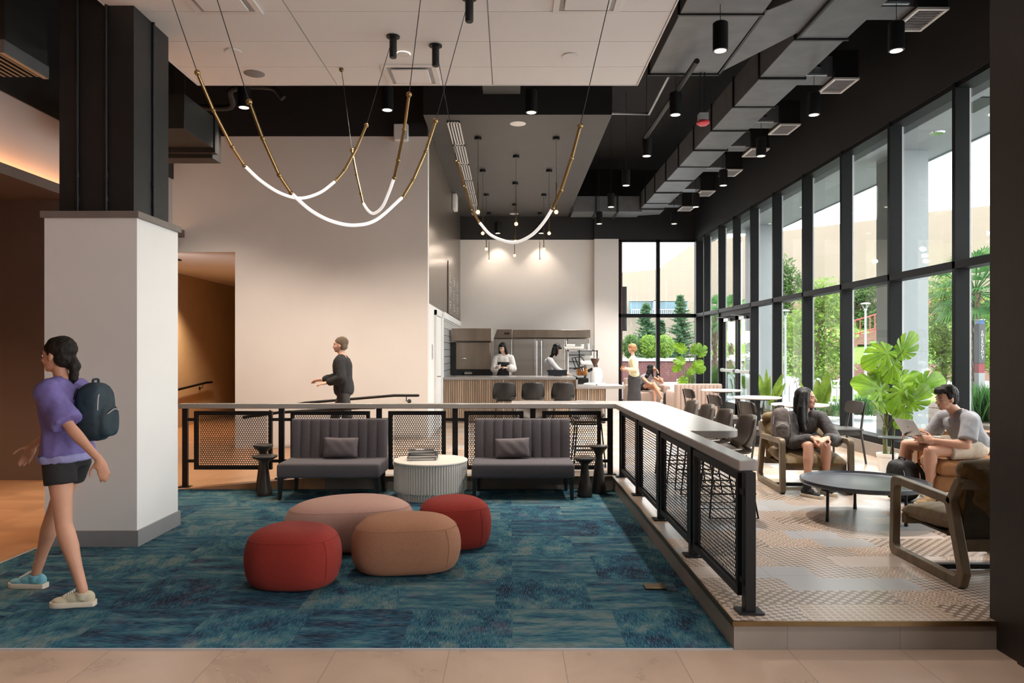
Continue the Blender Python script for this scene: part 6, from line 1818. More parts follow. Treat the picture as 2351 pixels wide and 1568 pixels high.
def hand(mb, wrist, D, Nn, thumb, curl=.5, s=1.0, spread=.06, tcurl=.4):
    """D: direction of the hand, Nn: palm faces this way, thumb: side the thumb is on"""
    D = Vector(D).normalized(); Nn = Vector(Nn); Nn = (Nn - D * Nn.dot(D)).normalized(); Tt = Vector(thumb); Tt = (Tt - D * Tt.dot(D) - Nn * Tt.dot(Nn)).normalized()
    w = Vector(wrist)
    rot = Matrix((Tt, D, Nn)).transposed()
    mb.ell(w + D * .045 * s, (.040 * s, .052 * s, .0155 * s), 18, 12, rot=rot, e1=.8, e2=.75)
    mb.ell(w + D * .03 * s + Tt * .024 * s + Nn * .006 * s, (.018 * s, .032 * s, .015 * s), 12, 8, rot=rot)
    mb.tube([w - D * .02 * s, w + D * .03 * s], [.026 * s, .026 * s], 14, cap='round', flat=.8)
    Ls = [(.043, .027, .021), (.047, .030, .022), (.044, .028, .021), (.034, .021, .018)]
    for i in range(4):
        off = (1.5 - i) * .0205
        p = w + D * (.088 - .006 * abs(i - 1.2)) * s + Tt * off * s
        ang = 0; dd = (D + Tt * (1.5 - i) * spread)
        dd.normalize(); r = (.0092, .0098, .0094, .0082)[i] * s
        for j, ln in enumerate(Ls[i]):
            ang += curl * (.55, .9, .6)[j] * (1 + .08 * (i - 1.5))
            v = (dd * math.cos(ang) + Nn * math.sin(ang)).normalized(); q = p + v * ln * s
            mb.tube([p, q], [r * (1 - .09 * j), r * (1 - .09 * (j + 1))], 10, cap='round'); p = q
    p = w + D * .022 * s + Tt * .034 * s + Nn * .008 * s
    for j, ln in enumerate((.038, .032, .025)):
        v = (D * (.62 + .25 * j) + Tt * (.85 - .45 * j * tcurl * 2) + Nn * (.25 + .35 * tcurl * j)).normalized(); q = p + v * ln * s
        mb.tube([p, q], [.0115 * s * (1 - .08 * j), .0115 * s * (1 - .08 * (j + 1))], 10, cap='round'); p = q

def person(label, loc, J, skin='skin', vox=.008, female=False, s=1.0, group=None, headF=(0, -1, 0), headU=(0, 0, 1), hands=(), smile=False, brow='hair_black', name='person', limbs=1.0, hs=1.0):
    """J holds world joints: P,S,N,H, shL/shR, elL/elR, wrL/wrR, hiL/hiR, knL/knR, anL/anR, optional toL/toR"""
    t = thing(name, label, 'person', loc, 0, group)
    T0 = Matrix.Translation(-Vector(loc)); J = {k: Vector(v) for k, v in J.items()}
    rs = (J['shR'] - J['shL']).normalized(); rh = (J['hiR'] - J['hiL']).normalized()
    wd = .90 if female else 1.0
    b = MB(T0)
    torso(b, J['P'], J['S'], rh, rs, wd * s)
    k = s * limbs * (.90 if female else 1.0)
    for q in 'LR':
        seg(b, J['S'] + (J['sh'+q] - J['S']) * .35, J['sh'+q], .052*k, .050*k)
        seg(b, J['sh'+q], J['el'+q], .048*k, .037*k, .005*k)
        seg(b, J['el'+q], J['wr'+q], .038*k, .025*k, .005*k, .25)
        seg(b, J['hi'+q], J['kn'+q], .084*k, .056*k, .006*k)
        seg(b, J['kn'+q], J['an'+q], .054*k, .034*k, .013*k, .28)
        if 'to'+q in J: seg(b, J['an'+q], J['to'+q], .036*k, .026*k)
    seg(b, J['S'] + (J['N'] - J['S']) * .3, J['H'] + frame(headF, headU) @ V(0, -.012, -.055 * hs), .056*k, .050*k)
    head_shape(b, J['H'], headF, hs, Vector(headU), .96 if female else 1)
    for h in hands: hand(b, *h)
    body = remeshed('body', b, M[skin], t, vox, 2, fac=.4)
    body.name = 'body'
    face_parts(body, J['H'], headF, hs, Vector(headU), smile, brow, T0)
    return t, T0, J, rs, rh

def top_garment(t, T0, J, rs, rh, m, infl=.016, sleeves=(1, 1), cuff=.0, t0=-.10, t1=1.05, w=1.0, vox=.009, name='shirt', loose=.012, collar=True, puff=0, disp=.004, s=1.0, hem=0):
    g = MB(T0); torso(g, J['P'], J['S'], rh, rs, w * s, infl, t0, t1)
    for q, L_ in zip('LR', sleeves):
        sh, el, wr = J['sh'+q], J['el'+q], J['wr'+q]
        seg(g, J['S'] + (sh - J['S']) * .3, sh, .056 * s + infl, .054 * s + infl)
        if L_ <= 0: continue
        if L_ <= 1:   # short: ends part way down the upper arm
            e = sh.lerp(el, L_); flatseg(g, sh, e, .054 * s + infl, .050 * s + infl + loose * 2)
        else:
            f = L_ - 1; seg(g, sh, el, .052 * s + infl, .044 * s + infl + puff * .3)
            e = el.lerp(wr, f); seg(g, el, el.lerp(wr, f * .82), .044 * s + infl + puff * .3, .034 * s + infl + puff, puff * .4)
            flatseg(g, el.lerp(wr, f * .80), e, .033 * s + infl * .6 + puff * .5, .029 * s + infl * .5)
    return remeshed(name, g, M[m], t, vox, 5, disp, 17)
def hair_cap(g, H, F, s=1.0, U=V(0, 0, 1), full=1.0):
    Mx = frame(F, U); H = Vector(H)
    def E(p, r): g.ell(H + Mx @ (Vector(p) * s), tuple(q * s * full for q in r), 20, 14, rot=Mx)
    E((0, -.026, .044), (.083, .098, .084)); E((0, -.050, -.010), (.074, .060, .070))
    return Mx, E
def shoe(t, ank, D, m_up, m_sole, high=False, laces=None, s=1.0, zs=PZ, T0=None, L_=.27, heelm=None):
    """flat shoe under the ankle, pointing along D"""
    D = Vector((D[0], D[1], 0)).normalized(); Rr = V(D.y, -D.x, 0); a = Vector((ank[0], ank[1], zs))
    def ring(f, w, z0, z1): return f, w, z0, z1
    prof = [(-.075, .020, .02), (-.068, .032, .02), (-.03, .036, .02), (.04, .036, .02), (.10, .045, .02), (.145, .044, .02), (.178, .030, .02), (.19, .012, .02)]
    poly = [(f, w) for f, w, _ in prof] + [(f, -w) for f, w, _ in reversed(prof)]
    k = L_ / .265
    m = MB(T0); n = len(poly); vs = []
    for z, q in ((.0, .96), (.006, 1.0), (.030, 1.0), (.032, .97)):
        for (f, w) in poly: vs.append(a + D * f * k * s + Rr * (w * q) * s + V(0, 0, z * s))
    fs = [tuple(range(n - 1, -1, -1)), tuple(3*n + i for i in range(n))]
    for j in range(3): fs += [(j*n+i, j*n+(i+1) % n, (j+1)*n+(i+1) % n, (j+1)*n+i) for i in range(n)]
    m.add(vs, fs); so = m.obj('shoe_sole', M[m_sole], t)
    u = MB(T0); H_ = .14 if high else .085
    A = Vector(ank); topc = Vector((A.x, A.y, zs + H_ * s))
    rot = Matrix((Rr, D, V(0, 0, 1))).transposed()
    u.ell(a + D * .12 * s * k + V(0, 0, .034 * s), (.041 * s, .062 * s * k, .026 * s), 18, 12, rot=rot)
    u.ell(a + D * .045 * s * k + V(0, 0, .048 * s), (.036 * s, .075 * s * k, .036 * s), 18, 12, rot=rot)
    u.ell(a - D * .030 * s + V(0, 0, .05 * s), (.033 * s, .043 * s, .045 * s), 18, 12, rot=rot)
    flatseg(u, a + V(0, 0, .04 * s), topc, .040 * s, .043 * s)
    up = remeshed('shoe_upper', u, M[m_up], t, .006, 2)
    if laces:
        l = MB(T0)
        for i in range(6):
            f = i / 5; c = a + D * (.105 - .06 * f) * s * k + V(0, 0, (.062 + (.078 if high else .035) * f) * s); d = .018
            l.tube([c - Rr * d * s - D * .004, c + D * .010 * s + V(0, 0, .004), c + Rr * d * s + V(0, 0, .008) - D * .004], .0032 * s, 6)
            l.tube([c + Rr * d * s - D * .004, c + D * .012 * s + V(0, 0, .004), c - Rr * d * s + V(0, 0, .008) - D * .004], .0032 * s, 6)
        l.obj('laces', M[laces], up)
        if high: mc = MB(T0); mc.ell(a + D * .168 * s * k + V(0, 0, .030 * s), (.030 * s, .024 * s, .018 * s), 14, 10, rot=rot); mc.obj('toe_cap', M[m_sole], up)
    return up

def backpack(label, loc, w, d, h, m, rz=0, tilt=0, straps=True, cat='backpack'):
    t = thing('backpack', label, cat, loc, rz)
    g = MB(Matrix.Rotation(tilt, 4, 'X'))
    g.ell((0, 0, h * .5), (w / 2, d / 2, h / 2), 24, 18, e1=.62, e2=.62); g.ell((0, -d * .42, h * .34), (w * .38, d * .24, h * .27), 20, 14, e1=.6, e2=.6)
    remeshed('pack_body', g, M[m], t, .010, 3, .006, 14)
    z = MB(Matrix.Rotation(tilt, 4, 'X')); z.tube(spline([(-w*.42, -d*.40, h*.55), (-w*.34, -d*.38, h*.80), (0, -d*.34, h*.93), (w*.34, -d*.38, h*.80), (w*.42, -d*.40, h*.55)], 6), .004, 6)
    z.tube(spline([(-w*.30, -d*.66, h*.48), (0, -d*.70, h*.55), (w*.30, -d*.66, h*.48)], 6), .0035, 6); z.obj('zip', M['grey_plastic'], t)
    s_ = MB(Matrix.Rotation(tilt, 4, 'X')); s_.tube(spline([(-.03, .0, h*.98), (-.028, 0, h*1.05), (.028, 0, h*1.05), (.03, 0, h*.98)], 5), .008, 8); s_.obj('grab_handle', M[m], t)
    if straps:
        for k in (-1, 1):
            q = MB(Matrix.Rotation(tilt, 4, 'X')); q.tube(spline([(k*w*.25, d*.42, h*.9), (k*w*.36, d*.62, h*.6), (k*w*.40, d*.45, h*.16)], 6), .020, 8, flat=.3); q.obj('shoulder_strap', M[m], t)
    return t

# ---- woman in the lounge chair
loc = (3.15, 7.75, PZ)
J = dict(P=(3.17, 8.04, .665), S=(3.175, 7.97, .925), N=(3.17, 7.94, .955), H=(3.165, 7.90, 1.105), shL=(3.335, 7.94, .895), shR=(3.015, 7.94, .895),
  elL=(3.425, 7.76, .665), elR=(2.965, 7.77, .64), wrL=(3.235, 7.53, .725), wrR=(3.085, 7.53, .72), hiL=(3.25, 8.01, .665), hiR=(3.09, 8.01, .665),
  knL=(3.225, 7.555, .635), knR=(3.04, 7.525, .645), anL=(3.235, 7.565, .25), anR=(2.985, 7.43, .25))
wf = (.82, -.56, .06)
hd = ((J['wrR'], (.85, -.45, -.25), (.25, .2, -1), (.3, -1, .1), .55, .92, .02, .6), (J['wrL'], (-.80, -.50, -.15), (-.25, .1, -1), (-.3, -1, .3), .60, .92, .02, .6))
t, T0, J, rs, rh = person('person with long black hair in a charcoal sweatshirt sitting in the armchair, smiling sideways', loc, J, 'skin', .0065, True, .96, None, wf, (0, 0, 1), hd, True, 'hair_black', limbs=1.0, hs=.97)
top_garment(t, T0, J, rs, rh, 'charcoal_knit', .022, (1.97, 1.97), 0, -.16, 1.05, .95, .009, 'sweatshirt', puff=.008, disp=.006, s=.95)
g = MB(T0)
for q in 'LR': seg(g, J['hi'+q], J['hi'+q].lerp(J['kn'+q], .28), .092, .086)
torso(g, J['P'], J['S'], rh, rs, .9, .012, -.2, .25); remeshed('shorts', g, M['black_cloth'], t, .010, 3)
g = MB(T0); Mx, E = hair_cap(g, J['H'], wf, .98)
H = J['H']; 
for (a, b, c_, r) in (((-.05, -.05, .03), (-.075, -.035, -.12), (-.085, .015, -.25), .042), ((-.055, -.015, .05), (-.078, .012, -.10), (-.085, .05, -.24), .032), ((-.02, -.08, .0), (-.04, -.085, -.13), (-.06, -.05, -.26), .050), ((.03, -.085, .0), (.045, -.09, -.12), (.04, -.08, -.22), .042),
                      ((.066, -.03, .02), (.078, -.025, -.08), (.085, .0, -.16), .022)):
    g.tube(spline([H + Mx @ Vector(a), H + Mx @ Vector(b), H + Mx @ Vector(c_)], 6), [r] * 8 + [r * .8] * 4 + [r * .45], 12, cap='round')
# front lock lying over the right side of the chest, near the camera
g.tube(spline([H + V(-.055, -.05, .05), H + V(-.085, -.085, -.06), H + V(-.095, -.10, -.18), H + V(-.085, -.115, -.29), H + V(-.065, -.125, -.35)], 5), [.036] * 6 + [.042] * 8 + [.036] * 6 + [.014], 12, cap='round')
g.tube(spline([H + V(-.02, -.055, .06), H + V(-.035, -.085, -.03), H + V(-.045, -.095, -.14), H + V(-.05, -.115, -.26)], 5), [.026] * 10 + [.026] * 5 + [.010], 12, cap='round')
remeshed('hair', g, M['hair_black'], t, .007, 12, .0015, 60)
shoe(t, J['anR'], (.55, -.85), 'canvas_black', 'rubber_cream', True, 'lace', .95, T0=T0); shoe(t, J['anL'], (.12, -1), 'canvas_black', 'rubber_cream', True, 'lace', .95, T0=T0)
backpack('taupe backpack wedged in the armchair beside the seated person in charcoal', (2.885, 7.86, PZ + .43), .20, .24, .43, 'pack_taupe', R(-15), R(-14))

# ---- man on the sofa
loc = (4.25, 7.05, PZ)
J = dict(P=(4.44, 7.10, .70), S=(4.315, 7.12, 1.0), N=(4.28, 7.12, 1.03), H=(4.185, 7.10, 1.155), shL=(4.315, 6.93, .955), shR=(4.285, 7.32, .955),
  elL=(4.235, 6.86, .735), elR=(4.20, 7.42, .73), wrL=(4.00, 6.985, .765), wrR=(4.00, 7.31, .80), hiL=(4.41, 7.00, .69), hiR=(4.41, 7.20, .69),
  knL=(3.965, 6.985, .665), knR=(3.985, 7.43, .67), anL=(4.00, 7.02, .245), anR=(3.99, 7.50, .245))
mf = (-1, -.10, -.16)
hd = ((J['wrL'], (-1, .25, .12), (.15, 1, -.3), (-.2, .1, 1), .55, 1.0, .03, .5), (J['wrR'], (-1, -.2, -.05), (0, -.4, -1), (0, -1, .1), .45, 1.0, .05, .5))
t, T0, J, rs, rh = person('person with short dark hair in a grey t-shirt on the leather sofa with a laptop', loc, J, 'skin', .0065, False, 1.0, None, mf, (0, 0, 1), hd, True, 'hair_black', limbs=1.0)
top_garment(t, T0, J, rs, rh, 'grey_tee', .020, (.80, .80), 0, -.20, 1.06, 1.04, .009, 't_shirt', loose=.006, disp=.004)
g = MB(T0)
for q in 'LR': seg(g, J['hi'+q], J['hi'+q].lerp(J['kn'+q], .15), .108, .104); flatseg(g, J['hi'+q], J['hi'+q].lerp(J['kn'+q], .60), .104, .094)
torso(g, J['P'], J['S'], rh, rs, 1.0, .016, -.2, .25); remeshed('shorts', g, M['khaki'], t, .009, 3, .004, 16)
g = MB(T0); Mx, E = hair_cap(g, J['H'], mf, 1.0)
E((0, .040, .088), (.064, .058, .034)); E((0, .072, .074), (.055, .028, .024)); E((-.03, -.02, .105), (.045, .05, .03)); E((.03, -.03, .10), (.045, .05, .03)); 
for k in (-1, 1): E((k * .071, .004, .026), (.012, .026, .034))
remeshed('hair', g, M['hair_brown'], t, .006, 2, .006, 28)
shoe(t, J['anL'], (-.93, -.30), 'suede', 'rubber_cream', False, None, 1.0, T0=T0); shoe(t, J['anR'], (-1, .1), 'suede', 'rubber_cream', False, None, 1.0, T0=T0)
g = MB(T0)
for q in 'LR': flatseg(g, J['an'+q] + V(0, 0, -.04), J['an'+q] + V(0, 0, .04), .040, .040)
g.obj('socks', M['white_cloth'], t)
# laptop resting on the knees
t = thing('laptop', 'open silver laptop on the lap of the seated person in grey', 'laptop', (3.93, 7.17, .775), R(6))
MB().box(-.02, .19, -.155, .155, -.006, .006).obj('laptop_base', M['aluminium'], t, bevel=.003)
m = MB(); m.bar((-.02, 0, .006), (-.125, 0, .175), .31, .007, up=(1, 0, .6)); m.obj('laptop_lid', M['aluminium'], t, bevel=.002)
m = MB(); m.bar((-.012, 0, .014), (-.114, 0, .170), .285, .003, up=(1, 0, .6)); m.obj('laptop_screen', M['screen_dark'], t)
m = MB(); m.bar((-.0787, 0, .0904), (-.0893, 0, .1074), .020, .002, up=(1, 0, .6)); m.obj('lid_emblem', M['white_plastic'], t)
backpack('black backpack standing on the floor between the feet of the person with the laptop', (3.86, 7.245, PZ), .27, .24, .40, 'pack_black', R(-70), R(4))

# ---- person striding past the column
loc = (-2.9, 4.8, .004)
J = dict(P=(-2.88, 4.83, .92), S=(-2.91, 4.83, 1.38), N=(-2.92, 4.83, 1.42), H=(-2.95, 4.83, 1.575), shL=(-2.91, 4.655, 1.345), shR=(-2.91, 5.005, 1.345),
  elL=(-2.72, 4.60, 1.12), elR=(-3.06, 5.05, 1.10), wrL=(-2.55, 4.60, .93), wrR=(-3.24, 5.03, .96), hiL=(-2.88, 4.735, .90), hiR=(-2.88, 4.925, .90),
  knL=(-2.83, 4.70, .50), knR=(-3.05, 4.96, .52), anL=(-2.685, 4.66, .10), anR=(-3.21, 5.02, .10))
hd = ((J['wrL'], (.35, 0, -1), (-.4, .9, -.2), (-1, 0, -.1), .65, .9, .04, .3), (J['wrR'], (-.5, 0, -1), (.3, -.9, -.2), (-1, 0, .4), .65, .9, .04, .3))
t, T0, J, rs, rh = person('person striding past the white column in a purple top and black shorts', loc, J, 'skin', .0085, True, .98, None, (-1, .1, 0), (0, 0, 1), hd, False, 'hair_brown')
top_garment(t, T0, J, rs, rh, 'purple', .024, (.85, .85), 0, -.10, 1.06, .96, .010, 't_shirt', loose=.010, disp=.008)
g = MB(T0); torso(g, J['P'], J['S'], rh, rs, 1.02, .030, -.10, .06); remeshed('tied_jacket', g, M['denim_light'], t, .010, 4, .01, 18)
g = MB(T0)
for q in 'LR': flatseg(g, J['hi'+q], J['hi'+q].lerp(J['kn'+q], .36), .098, .096)
torso(g, J['P'], J['S'], rh, rs, .94, .014, -.2, .2); remeshed('shorts', g, M['black_cloth'], t, .010, 3, .003, 14)
g = MB(T0); Mx, E = hair_cap(g, J['H'], (-1, .1, 0), 1.02); g.tube(spline([J['H'] + V(.07, 0, .0), J['H'] + V(.11, 0, -.08), J['H'] + V(.10, 0, -.18)], 5), [.04]*6 + [.03]*4 + [.012], 10, cap='round')
remeshed('hair', g, M['hair_brown'], t, .008, 2, .006, 40)
shoe(t, J['anL'], (-1, -.12), 'sneaker_beige', 'rubber_cream', False, 'lace', 1.0, zs=.004, T0=T0); shoe(t, J['anR'], (-1, .1), 'sneaker_blue', 'rubber_cream', False, 'lace', 1.0, zs=.004, T0=T0)
b = backpack('black backpack with teal trim worn by the person striding past the column', (-2.70, 4.83, 1.02), .26, .18, .38, 'pack_teal', R(90), 0)

# ---- person walking behind the rail
loc = (-2.47, 11.0, .13)
J = dict(P=(-2.46, 11.0, 1.03), S=(-2.49, 11.0, 1.50), N=(-2.49, 11.0, 1.54), H=(-2.52, 11.0, 1.70), shL=(-2.49, 10.82, 1.46), shR=(-2.49, 11.18, 1.46),
  elL=(-2.44, 10.76, 1.22), elR=(-2.60, 11.2, 1.22), wrL=(-2.66, 10.80, 1.15), wrR=(-2.82, 11.15, 1.18), hiL=(-2.46, 10.91, 1.0), hiR=(-2.46, 11.09, 1.0),
  knL=(-2.38, 10.9, .60), knR=(-2.62, 11.1, .62), anL=(-2.16, 10.9, .25), anR=(-2.70, 11.1, .22))
hd = ((J['wrL'], (-1, 0, -.1), (0, .5, -1), (0, .3, 1), .5, 1.0, .03, .5), (J['wrR'], (-1, 0, -.1), (0, -.5, -1), (0, -.3, 1), .5, 1.0, .03, .5))
t, T0, J, rs, rh = person('person in dark clothes walking up the ramp against the white wall', loc, J, 'skin_fair', .012, False, .97, None, (-1, 0, 0), (0, 0, 1), hd, False, 'hair_brown')
top_garment(t, T0, J, rs, rh, 'black_cloth', .028, (1.95, 1.95), 0, -.16, 1.06, 1.0, .012, 'jacket', disp=.006)
g = MB(T0)
for q in 'LR': seg(g, J['hi'+q], J['kn'+q], .096, .070); seg(g, J['kn'+q], J['an'+q], .070, .052)
remeshed('trousers', g, M['dark_skirt'], t, .012, 3)
g = MB(T0); hair_cap(g, J['H'], (-1, 0, 0), 1.02); remeshed('hair', g, M['trunk'], t, .009, 2, .006, 40)
shoe(t, J['anL'], (-1, 0), 'black_cloth', 'rubber_cream', False, None, 1.0, zs=.15, T0=T0); shoe(t, J['anR'], (-1, 0), 'black_cloth', 'rubber_cream', False, None, 1.0, zs=.115, T0=T0)

# ---- barista with fringe
loc = (-.17, 16.75, PZ)
k = 16.75 / FPX
J = dict(P=(-.15, 16.78, 1.06), S=(-.14, 16.75, 1.50), N=(-.14, 16.75, 1.54), H=(-.16, 16.72, 1.69), shL=(.03, 16.73, 1.46), shR=(-.30, 16.75, 1.46),
  elL=(.09, 16.68, 1.22), elR=(-.35, 16.70, 1.22), wrL=(-.10, 16.50, 1.25), wrR=(-.30, 16.50, 1.25), hiL=(-.06, 16.78, 1.02), hiR=(-.24, 16.78, 1.02),
  knL=(-.06, 16.78, .62), knR=(-.24, 16.78, .62), anL=(-.06, 16.82, .24), anR=(-.24, 16.82, .24))
hd = ((J['wrL'], (-1, -.3, .1), (0, 0, -1), (0, -.3, 1), .7, .95, .03, .5), (J['wrR'], (.5, -.6, .1), (.3, .2, .4), (0, 0, 1), .8, .95, .03, .5))
bf = (-.45, -.85, -.30)
t, T0, J, rs, rh = person('barista with black hair and fringe in a white blouse and black apron', loc, J, 'skin_fair', .011, True, .97, None, bf, (0, 0, 1), hd)
top_garment(t, T0, J, rs, rh, 'white_cloth', .022, (1.55, 1.55), 0, -.05, 1.03, .95, .011, 'blouse', puff=.03, disp=.006)
g = MB(T0); torso(g, J['P'] + V(0, -.035, 0), J['S'] + V(0, -.035, -.04), rh, rs, .82, .018, -.2, .85); flatseg(g, (-.15, 16.75, 1.05), (-.15, 16.78, .55), .15, .17)
for q in 'LR': g.tube([J['S'] + V(-.05 if q == 'R' else .05, -.10, -.10), J['S'] + V(-.05 if q == 'R' else .05, -.03, .03)], .014, 8)
remeshed('apron', g, M['black_cloth'], t, .011, 2)
g = MB(T0); Mx, E = hair_cap(g, J['H'], bf, 1.0); E((0, .062, .070), (.058, .030, .030))
for sx in (-1, 1): g.tube(spline([J['H'] + Mx @ V(sx * .062, 0, .03), J['H'] + Mx @ V(sx * .082, .0, -.08), J['H'] + Mx @ V(sx * .085, .015, -.20)], 6), [.034] * 8 + [.028] * 4 + [.012], 12, cap='round')
g.tube(spline([J['H'] + Mx @ V(0, -.07, .0), J['H'] + Mx @ V(0, -.09, -.10), J['H'] + Mx @ V(0, -.08, -.22)], 6), [.06] * 8 + [.05] * 4 + [.02], 12, cap='round')
remeshed('hair', g, M['hair_black'], t, .009, 2, .004, 30)
g = MB(T0)
for q in 'LR': seg(g, J['kn'+q], J['an'+q], .062, .05); seg(g, J['hi'+q], J['kn'+q], .09, .062)
remeshed('trousers', g, M['black_cloth'], t, .012, 2)
for q in 'LR': shoe(t, J['an'+q], (0, -1), 'black_cloth', 'black_cloth', False, None, 1, T0=T0)
o = MB().lathe([(.001, 0), (.030, 0), (.038, .085), (.034, .085), (.001, .08)], 18).obj('glass_cup', M['chrome']); o.location = (-.235, 16.40, 1.23); tag(o, 'small metal cup in the hands of the barista with the fringe', 'cup')

# ---- stooping barista
loc = (1.0, 16.8, PZ)
J = dict(P=(.86, 16.85, 1.02), S=(.90, 16.80, 1.43), N=(.93, 16.79, 1.48), H=(1.07, 16.76, 1.655), shL=(.94, 16.98, 1.40), shR=(.91, 16.62, 1.40),
  elL=(1.08, 17.0, 1.17), elR=(1.06, 16.52, 1.22), wrL=(1.28, 16.82, 1.13), wrR=(1.24, 16.46, 1.12), hiL=(.86, 16.94, .99), hiR=(.86, 16.76, .99),
  knL=(.88, 16.94, .60), knR=(.88, 16.76, .60), anL=(.84, 16.94, .24), anR=(.84, 16.76, .24))
hd = ((J['wrL'], (1, -.2, -.3), (0, 0, -1), (0, -1, .2), .4, .95, .03, .5), (J['wrR'], (1, .1, -.4), (0, 0, -1), (0, 1, .2), .4, .95, .03, .5))
bf = (.86, -.25, -.55)
t, T0, J, rs, rh = person('barista with dark shoulder length hair in a grey knit top stooping over the till', loc, J, 'skin_fair', .011, True, .97, None, bf, (0, 0, 1), hd)
top_garment(t, T0, J, rs, rh, 'light_grey_knit', .016, (1.97, 1.97), 0, -.1, 1.06, .95, .011, 'knit_top', disp=.003)
g = MB(T0); torso(g, J['P'] + V(.03, -.01, 0), J['S'] + V(.02, 0, -.12), rh, rs, .88, .020, -.2, .62); flatseg(g, (.87, 16.85, 1.0), (.88, 16.85, .52), .16, .18); remeshed('apron', g, M['black_cloth'], t, .011, 2)
g = MB(T0); Mx, E = hair_cap(g, J['H'], bf, 1.03); E((0, .05, .075), (.06, .035, .03))
g.tube(spline([J['H'] + Mx @ V(.05, -.05, .0), J['H'] + V(-.09, -.06, -.10), J['H'] + V(-.16, -.03, -.20)], 6), [.055] * 7 + [.04] * 5 + [.014], 12, cap='round')
g.tube(spline([J['H'] + Mx @ V(-.05, -.05, .0), J['H'] + V(-.08, .05, -.10), J['H'] + V(-.14, .03, -.18)], 6), [.05] * 7 + [.04] * 5 + [.014], 12, cap='round')
g.tube(spline([J['H'] + Mx @ V(.072, .01, .03), J['H'] + V(.0, -.085, -.08), J['H'] + V(-.03, -.085, -.15)], 6), [.030] * 8 + [.02] * 4 + [.010], 12, cap='round')
remeshed('hair', g, M['hair_black'], t, .009, 2, .004, 30)
g = MB(T0)
for q in 'LR': seg(g, J['kn'+q], J['an'+q], .062, .05); seg(g, J['hi'+q], J['kn'+q], .09, .062)
remeshed('trousers', g, M['black_cloth'], t, .012, 2)
for q in 'LR': shoe(t, J['an'+q], (1, 0), 'black_cloth', 'black_cloth', False, None, 1, T0=T0)

# ---- standing woman with a bun
loc = (3.0, 18.0, PZ)
J = dict(P=(3.03, 18.0, 1.02), S=(3.00, 18.0, 1.46), N=(3.0, 18.0, 1.50), H=(2.97, 18.0, 1.68), shL=(2.98, 17.84, 1.42), shR=(3.02, 18.17, 1.42),
  elL=(3.02, 17.78, 1.16), elR=(2.98, 18.22, 1.16), wrL=(2.84, 17.84, 1.18), wrR=(2.82, 18.06, 1.18), hiL=(3.03, 17.91, .99), hiR=(3.03, 18.09, .99),
  knL=(3.01, 17.91, .62), knR=(3.03, 18.09, .62), anL=(3.0, 17.9, .24), anR=(3.06, 18.1, .24))
hd = ((J['wrL'], (-1, .2, .0), (0, 1, 0), (0, .2, 1), .8, .95, .03, .5), (J['wrR'], (-1, -.1, 0), (0, -1, 0), (0, .2, 1), .8, .95, .03, .5))
bf = (-.75, .62, -.05)
t, T0, J, rs, rh = person('person with a ginger bun in a cream top and long dark skirt, standing', loc, J, 'skin_fair', .011, True, .96, None, bf, (0, 0, 1), hd, brow='hair_ginger')
top_garment(t, T0, J, rs, rh, 'cream_knit', .018, (1.92, 1.92), 0, -.12, 1.05, .93, .011, 'knit_top', disp=.003)
g = MB(T0); loft(g, [(V(3.03, 18, z), V(0, 1, 0), V(-1, 0, 0), a, b) for z, a, b in ((1.08, .145, .125), (.94, .185, .155), (.70, .17, .15), (.40, .17, .17), (.19, .19, .19))]); remeshed('skirt', g, M['dark_skirt'], t, .012, 2, .006, 16)
g = MB(T0); Mx, E = hair_cap(g, J['H'], bf, 1.0); E((0, .03, .082), (.066, .06, .03)); g.ell(J['H'] + V(.085, -.03, -.01), (.042, .042, .05), 14, 10); remeshed('hair', g, M['hair_ginger'], t, .009, 2, .006, 40)
for q in 'LR': shoe(t, J['an'+q], (-1, 0), 'black_cloth', 'black_cloth', False, None, 1, T0=T0)
o = MB().lathe([(.001, 0), (.032, 0), (.042, .11), (.038, .115), (.001, .112)], 18).obj('drink_cup', M['copper']); o.location = (2.735, 17.95, 1.14); tag(o, 'takeaway cup held by the standing person with the ginger bun', 'cup')

# ---- seated woman by the back window
loc = (3.6, 19.1, PZ)
J = dict(P=(3.48, 19.28, .69), S=(3.56, 19.14, 1.10), N=(3.59, 19.12, 1.14), H=(3.66, 19.05, 1.26), shL=(3.70, 19.16, 1.05), shR=(3.42, 19.06, 1.05),
  elL=(3.93, 19.02, .82), elR=(3.52, 18.86, .82), wrL=(3.80, 18.96, 1.08), wrR=(3.70, 18.78, .72), hiL=(3.56, 19.26, .68), hiR=(3.40, 19.22, .68),
  knL=(3.70, 18.84, .70), knR=(3.66, 18.80, .79), anL=(3.68, 18.72, .26), anR=(3.86, 18.62, .40))
hd = ((J['wrL'], (-.4, .1, 1), (-1, 0, 0), (-.2, -1, 0), 1.0, .93, .03, .5), (J['wrR'], (.8, -.2, -.3), (0, .2, -1), (0, -1, .2), .4, .93, .03, .5))
bf = (.92, -.35, .08)
for q in ('S', 'N', 'H', 'shL', 'shR', 'wrL'): J[q] = (J[q][0], J[q][1], J[q][2] - .10)
t, T0, J, rs, rh = person('person with long dark hair sitting cross-legged on the back booth, chin on hand', loc, J, 'skin', .011, True, .93, None, bf, (0, 0, 1), hd)
top_garment(t, T0, J, rs, rh, 'grey_vest', .012, (0, 0), 0, -.05, .98, .90, .011, 'vest', disp=.002, s=.92)
g = MB(T0)
for q in 'LR': seg(g, J['hi'+q], J['hi'+q].lerp(J['kn'+q], .25), .09, .085)
torso(g, J['P'], J['S'], rh, rs, .9, .012, -.2, .2); remeshed('shorts', g, M['black_cloth'], t, .011, 2)
g = MB(T0); Mx, E = hair_cap(g, J['H'], bf, 1.0)
